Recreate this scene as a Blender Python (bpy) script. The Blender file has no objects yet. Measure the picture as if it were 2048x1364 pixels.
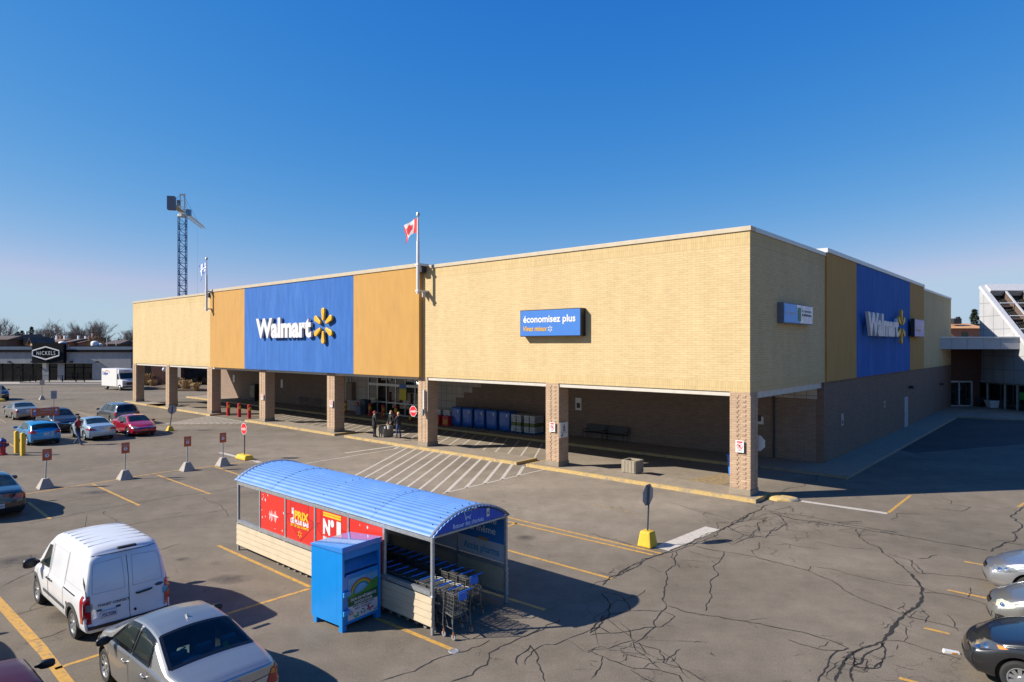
import bpy, bmesh, math, random
from mathutils import Vector, Matrix
from mathutils.bvhtree import BVHTree
from mathutils.geometry import delaunay_2d_cdt
random.seed(11)
R = math.radians
sc = bpy.context.scene
COL = sc.collection
F, HZ, CX, H = 1301.0, 692.0, 1024.0, 6.4
# ------------------------------------------------------------------ ground survey: where a sight line meets a level plane
def G(px, py, z=0.0):
    d = F*(H-z)/(py-HZ)
    return Vector(((px-CX)/F*d, d, z))
UX = Vector((.7503, -.6611, 0)); UY = Vector((.6611, .7503, 0))      # store axes: along the front (to the corner), and inwards
BROT = math.atan2(UX.y, UX.x)
CORNER = G(1500, 993, .15); CORNER.z = 0
def BW(x, y, z=0): return CORNER + UX*x + UY*y + Vector((0, 0, z))
def BL(p):
    d = p - CORNER; d.z = 0
    return Vector((d.dot(UX), d.dot(UY), p.z))
def fx(px, y=0.0):
    r = (px-CX)/F; o = CORNER + UY*y
    return (r*o.y - o.x)/(UX.x - r*UX.y)
def sy(px, x=0.0):
    r = (px-CX)/F; o = CORNER + UX*x
    return (r*o.y - o.x)/(UY.x - r*UY.y)
def zat(p, py): return H - (py-HZ)*p.y/F
def fz(px, py, y=0.0): return zat(BW(fx(px, y), y), py)
def sz(px, py, x=0.0): return zat(BW(x, sy(px, x)), py)

# ------------------------------------------------------------------ materials
MATS = {}
def nn(t, kind, **kw):
    n = t.nodes.new(kind)
    for k, v in kw.items(): setattr(n, k, v)
    return n
def base_mat(name):
    m = bpy.data.materials.new(name); m.use_nodes = True
    t = m.node_tree; b = t.nodes['Principled BSDF']
    return m, t, b
def c4(c): return (c[0], c[1], c[2], 1)
def pm(name, col, rough=.5, metal=0, var=.12, scale=6, bump=0, bscale=60, coat=0, spec=.5, stretch=None, dirt=None, dscale=2.0):
    if name in MATS: return MATS[name]
    m, t, b = base_mat(name)
    b.inputs['Roughness'].default_value = rough; b.inputs['Metallic'].default_value = metal
    b.inputs['Specular IOR Level'].default_value = spec
    b.inputs['Coat Weight'].default_value = coat; b.inputs['Coat Roughness'].default_value = .04
    tc = nn(t, 'ShaderNodeTexCoord'); src = tc.outputs['Object']
    if stretch:
        mp = nn(t, 'ShaderNodeMapping'); mp.inputs['Scale'].default_value = stretch
        t.links.new(src, mp.inputs['Vector']); src = mp.outputs['Vector']
    nz = nn(t, 'ShaderNodeTexNoise'); nz.inputs['Scale'].default_value = scale; nz.inputs['Detail'].default_value = 5
    t.links.new(src, nz.inputs['Vector'])
    mr = nn(t, 'ShaderNodeMapRange'); mr.inputs['From Min'].default_value = .25; mr.inputs['From Max'].default_value = .75
    mr.inputs['To Min'].default_value = 1-var; mr.inputs['To Max'].default_value = 1+var
    t.links.new(nz.outputs['Fac'], mr.inputs['Value'])
    mx = nn(t, 'ShaderNodeVectorMath', operation='SCALE'); mx.inputs[0].default_value = col[:3]
    t.links.new(mr.outputs['Result'], mx.inputs['Scale'])
    out = mx.outputs[0]
    if dirt:
        n2 = nn(t, 'ShaderNodeTexNoise'); n2.inputs['Scale'].default_value = dscale; n2.inputs['Detail'].default_value = 8; n2.inputs['Roughness'].default_value = .65
        t.links.new(src, n2.inputs['Vector'])
        m2 = nn(t, 'ShaderNodeMapRange'); m2.inputs['From Min'].default_value = dirt[1]; m2.inputs['From Max'].default_value = dirt[2]
        t.links.new(n2.outputs['Fac'], m2.inputs['Value'])
        mm = nn(t, 'ShaderNodeMix', data_type='RGBA'); mm.inputs['B'].default_value = c4(dirt[0])
        t.links.new(m2.outputs['Result'], mm.inputs['Factor']); t.links.new(out, mm.inputs['A']); out = mm.outputs['Result']
    t.links.new(out, b.inputs['Base Color'])
    if bump:
        n3 = nn(t, 'ShaderNodeTexNoise'); n3.inputs['Scale'].default_value = bscale; n3.inputs['Detail'].default_value = 3
        t.links.new(src, n3.inputs['Vector'])
        bp = nn(t, 'ShaderNodeBump'); bp.inputs['Strength'].default_value = bump; bp.inputs['Distance'].default_value = .02
        t.links.new(n3.outputs['Fac'], bp.inputs['Height']); t.links.new(bp.outputs['Normal'], b.inputs['Normal'])
    MATS[name] = m
    return m
def brick_mat(name, c1, c2, mortar, bw=.40, bh=.102, ms=.010, streak=.09, tile=False, bump=.14):
    if name in MATS: return MATS[name]
    m, t, b = base_mat(name); b.inputs['Roughness'].default_value = .85; b.inputs['Specular IOR Level'].default_value = .25
    tc = nn(t, 'ShaderNodeTexCoord'); sp = nn(t, 'ShaderNodeSeparateXYZ'); t.links.new(tc.outputs['Object'], sp.inputs[0])
    ad = nn(t, 'ShaderNodeMath', operation='ADD'); t.links.new(sp.outputs['X'], ad.inputs[0]); t.links.new(sp.outputs['Y'], ad.inputs[1])
    cb = nn(t, 'ShaderNodeCombineXYZ'); t.links.new(ad.outputs[0], cb.inputs['X']); t.links.new(sp.outputs['Z'], cb.inputs['Y'])
    br = nn(t, 'ShaderNodeTexBrick'); br.offset = 0 if tile else .5
    for k, v in (('Color1', c4(c1)), ('Color2', c4(c2)), ('Mortar', c4(mortar)), ('Scale', 1), ('Mortar Size', ms), ('Mortar Smooth', .3), ('Bias', 0), ('Brick Width', bw), ('Row Height', bh)):
        br.inputs[k].default_value = v
    t.links.new(cb.outputs[0], br.inputs['Vector'])
    # brick-to-brick and weathering variation
    mp = nn(t, 'ShaderNodeMapping'); mp.inputs['Scale'].default_value = (.9, .22, 1); t.links.new(cb.outputs[0], mp.inputs['Vector'])
    nz = nn(t, 'ShaderNodeTexNoise'); nz.inputs['Scale'].default_value = 1.1; nz.inputs['Detail'].default_value = 8; nz.inputs['Roughness'].default_value = .62
    t.links.new(mp.outputs[0], nz.inputs['Vector'])
    mp2 = nn(t, 'ShaderNodeMapping'); mp2.inputs['Scale'].default_value = (1/bw*.9, 1/bh*.9, 1); t.links.new(cb.outputs[0], mp2.inputs['Vector'])
    n2 = nn(t, 'ShaderNodeTexNoise'); n2.inputs['Scale'].default_value = 1.0; n2.inputs['Detail'].default_value = 2; t.links.new(mp2.outputs[0], n2.inputs['Vector'])
    mr = nn(t, 'ShaderNodeMapRange'); mr.inputs['From Min'].default_value = .3; mr.inputs['From Max'].default_value = .7; mr.inputs['To Min'].default_value = 1-streak; mr.inputs['To Max'].default_value = 1+streak*.4
    t.links.new(nz.outputs['Fac'], mr.inputs['Value'])
    m2 = nn(t, 'ShaderNodeMapRange'); m2.inputs['From Min'].default_value = .3; m2.inputs['From Max'].default_value = .7; m2.inputs['To Min'].default_value = .94; m2.inputs['To Max'].default_value = 1.05
    t.links.new(n2.outputs['Fac'], m2.inputs['Value'])
    mu = nn(t, 'ShaderNodeMath', operation='MULTIPLY'); t.links.new(mr.outputs[0], mu.inputs[0]); t.links.new(m2.outputs[0], mu.inputs[1])
    vs = nn(t, 'ShaderNodeVectorMath', operation='SCALE'); t.links.new(br.outputs['Color'], vs.inputs[0]); t.links.new(mu.outputs[0], vs.inputs['Scale'])
    t.links.new(vs.outputs[0], b.inputs['Base Color'])
    bp = nn(t, 'ShaderNodeBump', invert=True); bp.inputs['Strength'].default_value = bump; bp.inputs['Distance'].default_value = .012
    t.links.new(br.outputs['Fac'], bp.inputs['Height']); t.links.new(bp.outputs['Normal'], b.inputs['Normal'])
    MATS[name] = m
    return m
def glass_mat(name, col=(.012, .016, .018), rough=.03, spec=.6):
    if name in MATS: return MATS[name]
    m, t, b = base_mat(name); b.inputs['Roughness'].default_value = rough; b.inputs['Specular IOR Level'].default_value = spec
    tc = nn(t, 'ShaderNodeTexCoord'); nz = nn(t, 'ShaderNodeTexNoise'); nz.inputs['Scale'].default_value = 3.0; nz.inputs['Detail'].default_value = 3
    t.links.new(tc.outputs['Object'], nz.inputs['Vector'])
    rp = nn(t, 'ShaderNodeValToRGB'); rp.color_ramp.elements[0].position = .4; rp.color_ramp.elements[1].position = .7
    rp.color_ramp.elements[0].color = c4([x*.5 for x in col]); rp.color_ramp.elements[1].color = c4([x*1.8 for x in col])
    t.links.new(nz.outputs['Fac'], rp.inputs[0]); t.links.new(rp.outputs[0], b.inputs['Base Color'])
    MATS[name] = m
    return m

# ------------------------------------------------------------------ mesh collector
class MB:
    def __init__(s): s.v = []; s.f = []; s.mi = []; s.cur = 0
    def quad(s, *p, mi=None):
        i = len(s.v); s.v += [Vector(q) for q in p]; s.f.append(tuple(range(i, i+len(p)))); s.mi.append(s.cur if mi is None else mi)
    def box(s, a, b, M=None, mi=None):
        x0, y0, z0 = a; x1, y1, z1 = b
        if x0 > x1: x0, x1 = x1, x0
        if y0 > y1: y0, y1 = y1, y0
        if z0 > z1: z0, z1 = z1, z0
        P = [Vector(q) for q in ((x0,y0,z0),(x1,y0,z0),(x1,y1,z0),(x0,y1,z0),(x0,y0,z1),(x1,y0,z1),(x1,y1,z1),(x0,y1,z1))]
        if M: P = [M @ q for q in P]
        i = len(s.v); s.v += P
        for f in ((3,2,1,0),(4,5,6,7),(0,1,5,4),(1,2,6,5),(2,3,7,6),(3,0,4,7)):
            s.f.append(tuple(i+k for k in f)); s.mi.append(s.cur if mi is None else mi)
        return s
    def frustum(s, a, b, za, zb, c=(0, 0), mi=None, n=4, rot=None):
        # square (n=4: half sizes a, b) or round taper
        i = len(s.v); k = n
        for (r, z) in ((a, za), (b, zb)):
            rx, ry = (r if isinstance(r, tuple) else (r, r))
            for j in range(k):
                if n == 4: sx, sy_ = ((-1,-1),(1,-1),(1,1),(-1,1))[j]; p = Vector((c[0]+sx*rx, c[1]+sy_*ry, z))
                else:
                    an = 2*math.pi*j/k + (rot or 0); p = Vector((c[0]+rx*math.cos(an), c[1]+ry*math.sin(an), z))
                s.v.append(p)
        for j in range(k):
            q = (j+1) % k; s.f.append((i+j, i+q, i+k+q, i+k+j)); s.mi.append(s.cur if mi is None else mi)
        s.f.append(tuple(i+j for j in reversed(range(k)))); s.mi.append(s.cur if mi is None else mi)
        s.f.append(tuple(i+k+j for j in range(k))); s.mi.append(s.cur if mi is None else mi)
        return s
    def tube(s, pts, r, n=6, mi=None, cap=True, r2=None):
        pts = [Vector(p) for p in pts]; i0 = len(s.v); m = len(pts)
        up = Vector((0, 0, 1))
        for k, p in enumerate(pts):
            d = (pts[min(k+1, m-1)] - pts[max(k-1, 0)])
            d = d.normalized() if d.length > 1e-9 else Vector((0, 0, 1))
            a = d.cross(up if abs(d.z) < .95 else Vector((1, 0, 0))).normalized(); b = d.cross(a)
            rr = r if r2 is None else r + (r2-r)*k/max(1, m-1)
            for j in range(n):
                an = 2*math.pi*(j+.5)/n; s.v.append(p + a*(rr*math.cos(an)) + b*(rr*math.sin(an)))
        g = s.cur if mi is None else mi
        for k in range(m-1):
            for j in range(n):
                q = (j+1) % n; s.f.append((i0+k*n+j, i0+k*n+q, i0+(k+1)*n+q, i0+(k+1)*n+j)); s.mi.append(g)
        if cap:
            s.f.append(tuple(i0+j for j in reversed(range(n)))); s.mi.append(g)
            s.f.append(tuple(i0+(m-1)*n+j for j in range(n))); s.mi.append(g)
        return s
    def lathe(s, prof, n=24, axis='z', o=(0, 0, 0), mi=None):
        # prof: (radius, height) list, open chain
        i0 = len(s.v); o = Vector(o); m = len(prof); g = s.cur if mi is None else mi
        for (r, h) in prof:
            for j in range(n):
                an = 2*math.pi*j/n; c, d = r*math.cos(an), r*math.sin(an)
                s.v.append(o + (Vector((c, d, h)) if axis == 'z' else Vector((c, h, d)) if axis == 'y' else Vector((h, c, d))))
        for k in range(m-1):
            for j in range(n):
                q = (j+1) % n; s.f.append((i0+k*n+j, i0+k*n+q, i0+(k+1)*n+q, i0+(k+1)*n+j)); s.mi.append(g)
        return s
    def prism(s, poly, o, ex, ey, ez, d0, d1, mi=None):
        # 2D polygon in (ex, ey) extruded along ez from d0 to d1
        o, ex, ey, ez = map(Vector, (o, ex, ey, ez)); i = len(s.v); n = len(poly); g = s.cur if mi is None else mi
        for d in (d0, d1):
            for (a, b) in poly: s.v.append(o + ex*a + ey*b + ez*d)
        s.f.append(tuple(i+k for k in reversed(range(n)))); s.mi.append(g)
        s.f.append(tuple(i+n+k for k in range(n))); s.mi.append(g)
        for k in range(n):
            q = (k+1) % n; s.f.append((i+k, i+q, i+n+q, i+n+k)); s.mi.append(g)
        return s
    def add(s, me, M=None, mi=None):
        i = len(s.v)
        for v in me.vertices: s.v.append(M @ v.co if M else v.co.copy())
        for p in me.polygons: s.f.append(tuple(i+k for k in p.vertices)); s.mi.append(p.material_index if mi is None else mi)
        return s
    def mesh(s, name, mats, smooth=None, fix=True):
        me = bpy.data.meshes.new(name); me.from_pydata([tuple(v) for v in s.v], [], s.f); 
        mats = mats if isinstance(mats, (list, tuple)) else [mats]
        for m in mats: me.materials.append(m)
        me.polygons.foreach_set('material_index', s.mi)
        if fix:
            bm = bmesh.new(); bm.from_mesh(me); bmesh.ops.recalc_face_normals(bm, faces=bm.faces); bm.to_mesh(me); bm.free()
        if smooth is not None:
            me.polygons.foreach_set('use_smooth', [True]*len(me.polygons)); me.set_sharp_from_angle(angle=R(smooth))
        me.update()
        return me
    def build(s, name, mats, parent=None, smooth=None, label=None, bevel=0, fix=True):
        me = s.mesh(name, mats, smooth, fix)
        return link(name, me, parent, label, bevel)
def link(name, me, parent=None, label=None, bevel=0):
    o = bpy.data.objects.new(name, me); COL.objects.link(o)
    if parent: o.parent = parent
    if label: o['label'] = label
    if bevel:
        b = o.modifiers.new('Bevel', 'BEVEL'); b.width = bevel; b.segments = 2; b.limit_method = 'ANGLE'; b.angle_limit = R(40)
    return o
def thing(name, label, cat, loc=(0, 0, 0), rz=0, group=None):
    o = bpy.data.objects.new(name, None); COL.objects.link(o); o.location = loc; o.rotation_euler = (0, 0, rz)
    o.empty_display_size = .2
    return tag(o, label, cat, group)
def tag(o, label, cat, group=None):
    o['label'] = label; o['category'] = cat
    if group: o['group'] = group
    return o
def struct(o, kind='structure'):
    o['kind'] = kind; return o
def dup(root, loc, rz, label=None, skip=None):
    r = root.copy(); COL.objects.link(r); r.location = loc; r.rotation_euler = (0, 0, rz)
    if label: r['label'] = label
    for ch in list(root.children):
        if skip and ch.name.startswith(skip): continue
        c = ch.copy(); COL.objects.link(c); c.parent = r
        for g in list(ch.children):
            d = g.copy(); COL.objects.link(d); d.parent = c
    return r

# ------------------------------------------------------------------ lettering
def text_mesh(s, w=None, h=None, ext=.01, bold=0.0, shear=0, align='LEFT', spacing=1.0):
    cu = bpy.data.curves.new('t', 'FONT'); cu.body = s; cu.extrude = ext; cu.offset = bold; cu.shear = shear; cu.size = 1; cu.space_character = spacing
    cu.resolution_u = 3
    ob = bpy.data.objects.new('t', cu); COL.objects.link(ob)
    dg = bpy.context.evaluated_depsgraph_get(); dg.update()
    me = bpy.data.meshes.new_from_object(ob.evaluated_get(dg)); bpy.data.objects.remove(ob); bpy.data.curves.remove(cu)
    if not me.vertices: return me
    xs = [v.co.x for v in me.vertices]; ys = [v.co.y for v in me.vertices]
    x0, x1, y0, y1 = min(xs), max(xs), min(ys), max(ys)
    kx = w/(x1-x0) if w else None; ky = h/(y1-y0) if h else None
    kx = kx or ky; ky = ky or kx
    dx = {'LEFT': -x0, 'CENTER': -(x0+x1)/2, 'RIGHT': -x1}[align]
    for v in me.vertices: v.co = Vector(((v.co.x+dx)*kx, (v.co.y-y0)*ky, v.co.z+ext))
    return me
def frame(o, ex, ey):
    ex = Vector(ex).normalized(); ey = Vector(ey).normalized(); ez = ex.cross(ey); o = Vector(o)
    return Matrix(((ex.x, ey.x, ez.x, o.x), (ex.y, ey.y, ez.y, o.y), (ex.z, ey.z, ez.z, o.z), (0, 0, 0, 1)))
FRONT = lambda x, z, y=0: frame((x, y, z), (1, 0, 0), (0, 0, 1))     # a frame on a wall facing -Y
SIDE = lambda y, z, x=0: frame((x, y, z), (0, 1, 0), (0, 0, 1))      # a frame on a wall facing +X
def petal_poly(r0, r1, w, a, n=5):
    # rounded wedge pointing outwards, one ray of a spark
    P = []
    for k in range(n+1):
        t = math.pi*(k/n) - math.pi/2; P.append((r1-w/2 + w/2*math.cos(t), w/2*math.sin(t)))
    w2 = w*.55
    for k in range(n+1):
        t = math.pi/2 + math.pi*(k/n); P.append((r0+w2/2 + w2/2*math.cos(t), w2/2*math.sin(t)))
    c, s_ = math.cos(a), math.sin(a)
    return [(x*c-y*s_, x*s_+y*c) for x, y in P]
def oct_poly(r): return [(r*math.cos(R(22.5+45*k)), r*math.sin(R(22.5+45*k))) for k in range(8)]
def circ(r, n=20, c=(0, 0), a0=0, a1=360): return [(c[0]+r*math.cos(R(a0+(a1-a0)*k/n)), c[1]+r*math.sin(R(a0+(a1-a0)*k/n))) for k in range(n if a1-a0 == 360 else n+1)]

# ------------------------------------------------------------------ camera, sun, sky
cam = bpy.data.cameras.new('camera'); co = bpy.data.objects.new('camera', cam); COL.objects.link(co)
cam.sensor_width = 36; cam.lens = F/2048*36; cam.shift_y = 10/2048; cam.clip_end = 6000; cam.clip_start = .1
co.location = (0, 0, H); co.rotation_euler = (R(90), 0, 0); sc.camera = co
SUN_EL, SUN_AZ = R(34.4), R(8.5)         # light travels towards +X, slightly +Y
L = Vector((math.cos(SUN_EL)*math.cos(SUN_AZ), math.cos(SUN_EL)*math.sin(SUN_AZ), -math.sin(SUN_EL)))
sl = bpy.data.lights.new('sun', 'SUN'); sl.energy = 5.0; sl.angle = R(.53); sl.color = (1, .93, .82)
so = bpy.data.objects.new('sun', sl); COL.objects.link(so); so.rotation_euler = L.to_track_quat('-Z', 'Y').to_euler(); so.location = (0, 0, 60)
w = bpy.data.worlds.new('World'); sc.world = w; w.use_nodes = True; wt = w.node_tree
sk = wt.nodes.new('ShaderNodeTexSky'); sk.sky_type = 'NISHITA'; sk.sun_disc = False; sk.sun_elevation = SUN_EL
sk.sun_rotation = math.atan2(-L.x, -L.y)
sk.altitude = 0; sk.air_density = 1.0; sk.dust_density = .1; sk.ozone_density = 3.0
bg = wt.nodes['Background']; bg.inputs['Strength'].default_value = .1
EXPO = .8
# clear polarised spring sky: one power curve per channel on the physical sky
sep = wt.nodes.new('ShaderNodeSeparateColor'); cmb = wt.nodes.new('ShaderNodeCombineColor'); wt.links.new(sk.outputs[0], sep.inputs[0])
for ch, (a_, g_) in zip(('Red', 'Green', 'Blue'), ((2.67, 2.018), (.866, .884), (.857, .311))):
    m1 = nn(wt, 'ShaderNodeMath', operation='MULTIPLY'); m1.inputs[1].default_value = .1
    m2 = nn(wt, 'ShaderNodeMath', operation='POWER'); m2.inputs[1].default_value = g_
    m3 = nn(wt, 'ShaderNodeMath', operation='MULTIPLY'); m3.inputs[1].default_value = a_*10/2**EXPO
    mc = nn(wt, 'ShaderNodeMath', operation='MINIMUM'); mc.inputs[1].default_value = {'Red': .172, 'Green': .70, 'Blue': .9}[ch]
    wt.links.new(sep.outputs[ch], m1.inputs[0]); wt.links.new(m1.outputs[0], m2.inputs[0]); wt.links.new(m2.outputs[0], mc.inputs[0]); wt.links.new(mc.outputs[0], m3.inputs[0]); wt.links.new(m3.outputs[0], cmb.inputs[ch])
wt.links.new(cmb.outputs[0], bg.inputs['Color'])
vs_ = sc.view_settings; vs_.view_transform = 'Standard'; vs_.look = 'None'; vs_.gamma = 1; vs_.exposure = EXPO; vs_.use_curve_mapping = False
sc.cycles.use_denoising = True
# ================================================================== GROUND
def asphalt_mat(name, col, var=.16, patch=True):
    m, t, b = base_mat(name); b.inputs['Roughness'].default_value = .9; b.inputs['Specular IOR Level'].default_value = .12
    tc = nn(t, 'ShaderNodeTexCoord'); P = tc.outputs['Object']
    def noise(sc_, det, rough=.55, vec=None):
        n = nn(t, 'ShaderNodeTexNoise'); n.inputs['Scale'].default_value = sc_; n.inputs['Detail'].default_value = det; n.inputs['Roughness'].default_value = rough
        t.links.new(vec or P, n.inputs['Vector']); return n.outputs['Fac']
    def rng(src, a, b_, c, d):
        n = nn(t, 'ShaderNodeMapRange'); n.inputs['From Min'].default_value = a; n.inputs['From Max'].default_value = b_; n.inputs['To Min'].default_value = c; n.inputs['To Max'].default_value = d
        t.links.new(src, n.inputs['Value']); return n.outputs[0]
    def mul(a, b_):
        n = nn(t, 'ShaderNodeMath', operation='MULTIPLY'); t.links.new(a, n.inputs[0]); t.links.new(b_, n.inputs[1]); return n.outputs[0]
    # long worn wheel tracks along the aisle
    mp = nn(t, 'ShaderNodeMapping'); mp.inputs['Rotation'].default_value = (0, 0, R(41.4)); mp.inputs['Scale'].default_value = (.05, .32, 1); t.links.new(P, mp.inputs['Vector'])
    f = mul(rng(noise(.16, 6, .6), .3, .7, 1-var, 1+var), rng(noise(1.3, 7, .7), .3, .7, .84, 1.14))
    f = mul(f, rng(noise(1.0, 6, .6, mp.outputs[0]), .3, .7, .86, 1.12))
    f = mul(f, rng(noise(26, 5, .75), .3, .7, .74, 1.26))
    f = mul(f, rng(noise(110, 2, .6), .3, .7, .70, 1.3))
    # the lane along the store front is worn paler than the bays
    def dotp(v, off):
        n = nn(t, 'ShaderNodeVectorMath', operation='DOT_PRODUCT'); n.inputs[1].default_value = v; t.links.new(P, n.inputs[0])
        m_ = nn(t, 'ShaderNodeMath', operation='ADD'); m_.inputs[1].default_value = off; t.links.new(n.outputs['Value'], m_.inputs[0]); return m_.outputs[0]
    wob = nn(t, 'ShaderNodeMath', operation='MULTIPLY_ADD'); wob.inputs[1].default_value = 3.0; t.links.new(noise(.35, 4), wob.inputs[0]); t.links.new(dotp(tuple(UY), -CORNER.dot(UY)-1.5), wob.inputs[2])
    lane = mul(rng(wob.outputs[0], -10.5, -7.5, 0, 1), rng(dotp(tuple(UX), -CORNER.dot(UX)), -36, -22, 0, 1)); lane = mul(lane, rng(dotp(tuple(UX), -CORNER.dot(UX)), -1.5, .5, 1, 0))
    f = mul(f, rng(lane, 0, 1, .97, 1.28))
    f = mul(f, rng(noise(.75, 9, .72), .60, .75, 1.0, .72))         # oil and damp marks
    vs = nn(t, 'ShaderNodeVectorMath', operation='SCALE'); vs.inputs[0].default_value = col; t.links.new(f, vs.inputs['Scale'])
    # hairline crazing
    dn = nn(t, 'ShaderNodeTexNoise'); dn.inputs['Scale'].default_value = .8; dn.inputs['Detail'].default_value = 5; t.links.new(P, dn.inputs['Vector'])
    wm = nn(t, 'ShaderNodeMix', data_type='VECTOR'); wm.inputs['Factor'].default_value = .24; t.links.new(P, wm.inputs['A']); 
    sc2 = nn(t, 'ShaderNodeVectorMath', operation='SCALE'); sc2.inputs['Scale'].default_value = 4.0; t.links.new(dn.outputs['Color'], sc2.inputs[0])
    av = nn(t, 'ShaderNodeVectorMath', operation='ADD'); t.links.new(P, av.inputs[0]); t.links.new(sc2.outputs[0], av.inputs[1])
    vo = nn(t, 'ShaderNodeTexVoronoi', feature='DISTANCE_TO_EDGE'); vo.inputs['Scale'].default_value = .19; t.links.new(av.outputs[0], vo.inputs['Vector'])
    ck = rng(vo.outputs['Distance'], .0008, .0035, 1, 0)
    ck = mul(ck, rng(noise(.35, 3), .46, .56, 0, .55))
    mx = nn(t, 'ShaderNodeMix', data_type='RGBA'); mx.inputs['B'].default_value = (.022, .02, .018, 1)
    t.links.new(ck, mx.inputs['Factor']); t.links.new(vs.outputs[0], mx.inputs['A']); t.links.new(mx.outputs['Result'], b.inputs['Base Color'])
    bp = nn(t, 'ShaderNodeBump'); bp.inputs['Strength'].default_value = .35; bp.inputs['Distance'].default_value = .012
    t.links.new(noise(55, 4, .7), bp.inputs['Height']); t.links.new(bp.outputs['Normal'], b.inputs['Normal'])
    MATS[name] = m; return m
ASPH = asphalt_mat('asphalt', (.166, .139, .108))
ASPH2 = asphalt_mat('asphalt_dark', (.085, .075, .066))
def paint_mat(name, col, wear=(.50, .66), under=(.15, .128, .104), scale=5, rough=.7):
    return pm(name, col, rough, var=.12, scale=9, dirt=(under, wear[0], wear[1]), dscale=scale)
YEL = paint_mat('yellow_line_paint', (.46, .25, .045), wear=(.50, .68), scale=7)
YELF = paint_mat('faded_yellow_paint', (.33, .22, .085), wear=(.40, .62), scale=6)
WHT = paint_mat('white_line_paint', (.43, .39, .34), wear=(.54, .76), scale=6)
KERB = paint_mat('yellow_kerb_paint', (.44, .30, .11), wear=(.49, .66), under=(.24, .2, .15), scale=3.5)
CONC = pm('concrete', (.235, .19, .14), .85, var=.16, scale=3, bump=.3, bscale=40, dirt=((.15, .125, .1), .56, .8), dscale=1.2)
CONC_L = pm('pale_concrete', (.30, .27, .235), .85, var=.12, scale=5, bump=.25, bscale=40)
g = MB(); S = 2600
g.quad((-S, -200, 0), (S, -200, 0), (S, S*2, 0), (-S, S*2, 0))
struct(g.build('ground', ASPH, fix=False))

def seg(mb, a, b, w, z, n=1, jit=0):
    a = Vector((a[0], a[1], 0)); b = Vector((b[0], b[1], 0)); d = (b-a).normalized(); s = Vector((-d.y, d.x, 0))*(w/2); z_ = Vector((0, 0, z))
    mb.quad(a-s+z_, b-s+z_, b+s+z_, a+s+z_)
def pl(mb, w, pts, z=.004):
    P = [G(*p) for p in pts]
    for a, b in zip(P, P[1:]): seg(mb, a, b, w, z)
yl = MB(); yf = MB()
for pts in [
    [(52, 988), (322, 945)], [(322, 945), (514, 921)], [(185, 968), (279, 1011)], [(315, 950), (420, 988)], [(429, 933), (488, 953)], [(56, 1004), (100, 1038)],
    [(436, 1091), (620, 1174)], [(620, 1177), (463, 1225)], [(463, 1225), (110, 1338)],
    [(752, 1236), (914, 1303)], [(955, 1178), (1090, 1220)], [(1013, 1100), (1225, 1158)],
    [(1012, 1034), (1322, 1107)], [(1006, 1041), (1306, 1110)], [(1012, 1054), (1034, 1046)],
    [(1776, 1026), (1821, 991)], [(1928, 1123), (1990, 1134)], [(1895, 1180), (1985, 1199)], [(1848, 1256), (1900, 1268)], [(1798, 1356), (1900, 1384)], [(2036, 1014), (2060, 1000)]]:
    pl(yl, .115, pts)
pl(yl, .22, [(-20, 1185), (85, 1300)]); pl(yl, .2, [(85, 1300), (140, 1372)])
pl(yl, .10, [(0, 878), (30, 894)]); 
for pts in [[(160, 940), (355, 912)], [(1185, 1010), (1272, 1026)], [(60, 822), (160, 818)], [(85, 797), (150, 794)], [(150, 822), (185, 834)], [(0, 838), (12, 846)], [(118, 885), (140, 890)], [(60, 800), (82, 806)]]:
    pl(yf, .10, pts)
pl(yf, .12, [(145, 820), (187, 832)])
struct(yl.build('parking_lines', YEL, fix=False)); struct(yf.build('faded_lines', YELF, fix=False))
wl = MB()
pl(wl, .55, [(1322, 1098), (1425, 1056)]); pl(wl, .30, [(1594, 1001), (1775, 1027)]); pl(wl, .28, [(440, 905), (520, 925)])
pl(wl, .22, [(690, 906), (800, 891)]); pl(wl, .10, [(612, 927), (815, 894)]); pl(wl, .10, [(885, 987), (1088, 939)])
# hatched crossing in front of the doors: parallel stripes between the two edge lines
def isect(p, d, a, b):
    e = b-a; den = d.x*e.y - d.y*e.x
    t = ((a.x-p.x)*e.y - (a.y-p.y)*e.x)/den; return p + d*t, ((a.x-p.x)*d.y-(a.y-p.y)*d.x)/den
HD = Vector((.13, .99, 0)).normalized()
A1, B1 = G(612, 927), G(812, 894); A2, B2 = G(885, 987), G(1088, 939)
kf = lambda x: BW(x, -.42)
def hatch(x0, x1, step, back=None, lo=None, hi=None):
    k = x0
    while k < x1:
        p = kf(k); ends = [p]
        c = []
        for (a, b) in ((A1, B1), (A2, B2)):
            q, u = isect(p, HD, a, b)
            if -.02 <= u <= 1.02 and (q-p).dot(HD) < -.2: c.append(q)
        if c:
            q = max(c, key=lambda q: -(q-p).length)
            seg(wl, p, q, .165, .004)
        else:
            q = p - HD*9.0
            # stop at the shelter side
            seg(wl, p, p - HD*min(9.3, 9.3), .13, .004)
        k += step
xa, xb = fx(805), fx(1075)
hatch(xa+.2, xb, .80)
# left hatch by the far stop sign
HA, HB = G(262, 850), G(520, 832)
for k in range(13):
    x = fx(425)+.5+k*.62
    p = BW(x, -.5)
    seg(wl, p, p-HD*(6.2 - k*.42), .15, .004)
seg(wl, BW(fx(423), -.5), BW(fx(505), -.5), .12, .005)
seg(wl, BW(fx(423)+.3, -.5)-HD*6.4, BW(fx(505), -.9), .10, .005)
struct(wl.build('crossing_lines', WHT, fix=False))
# worn traffic lane (darker patches) and seams
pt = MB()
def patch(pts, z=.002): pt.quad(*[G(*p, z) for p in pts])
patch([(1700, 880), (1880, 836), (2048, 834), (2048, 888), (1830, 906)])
struct(pt.build('asphalt_patch', ASPH2, fix=False))

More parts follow.
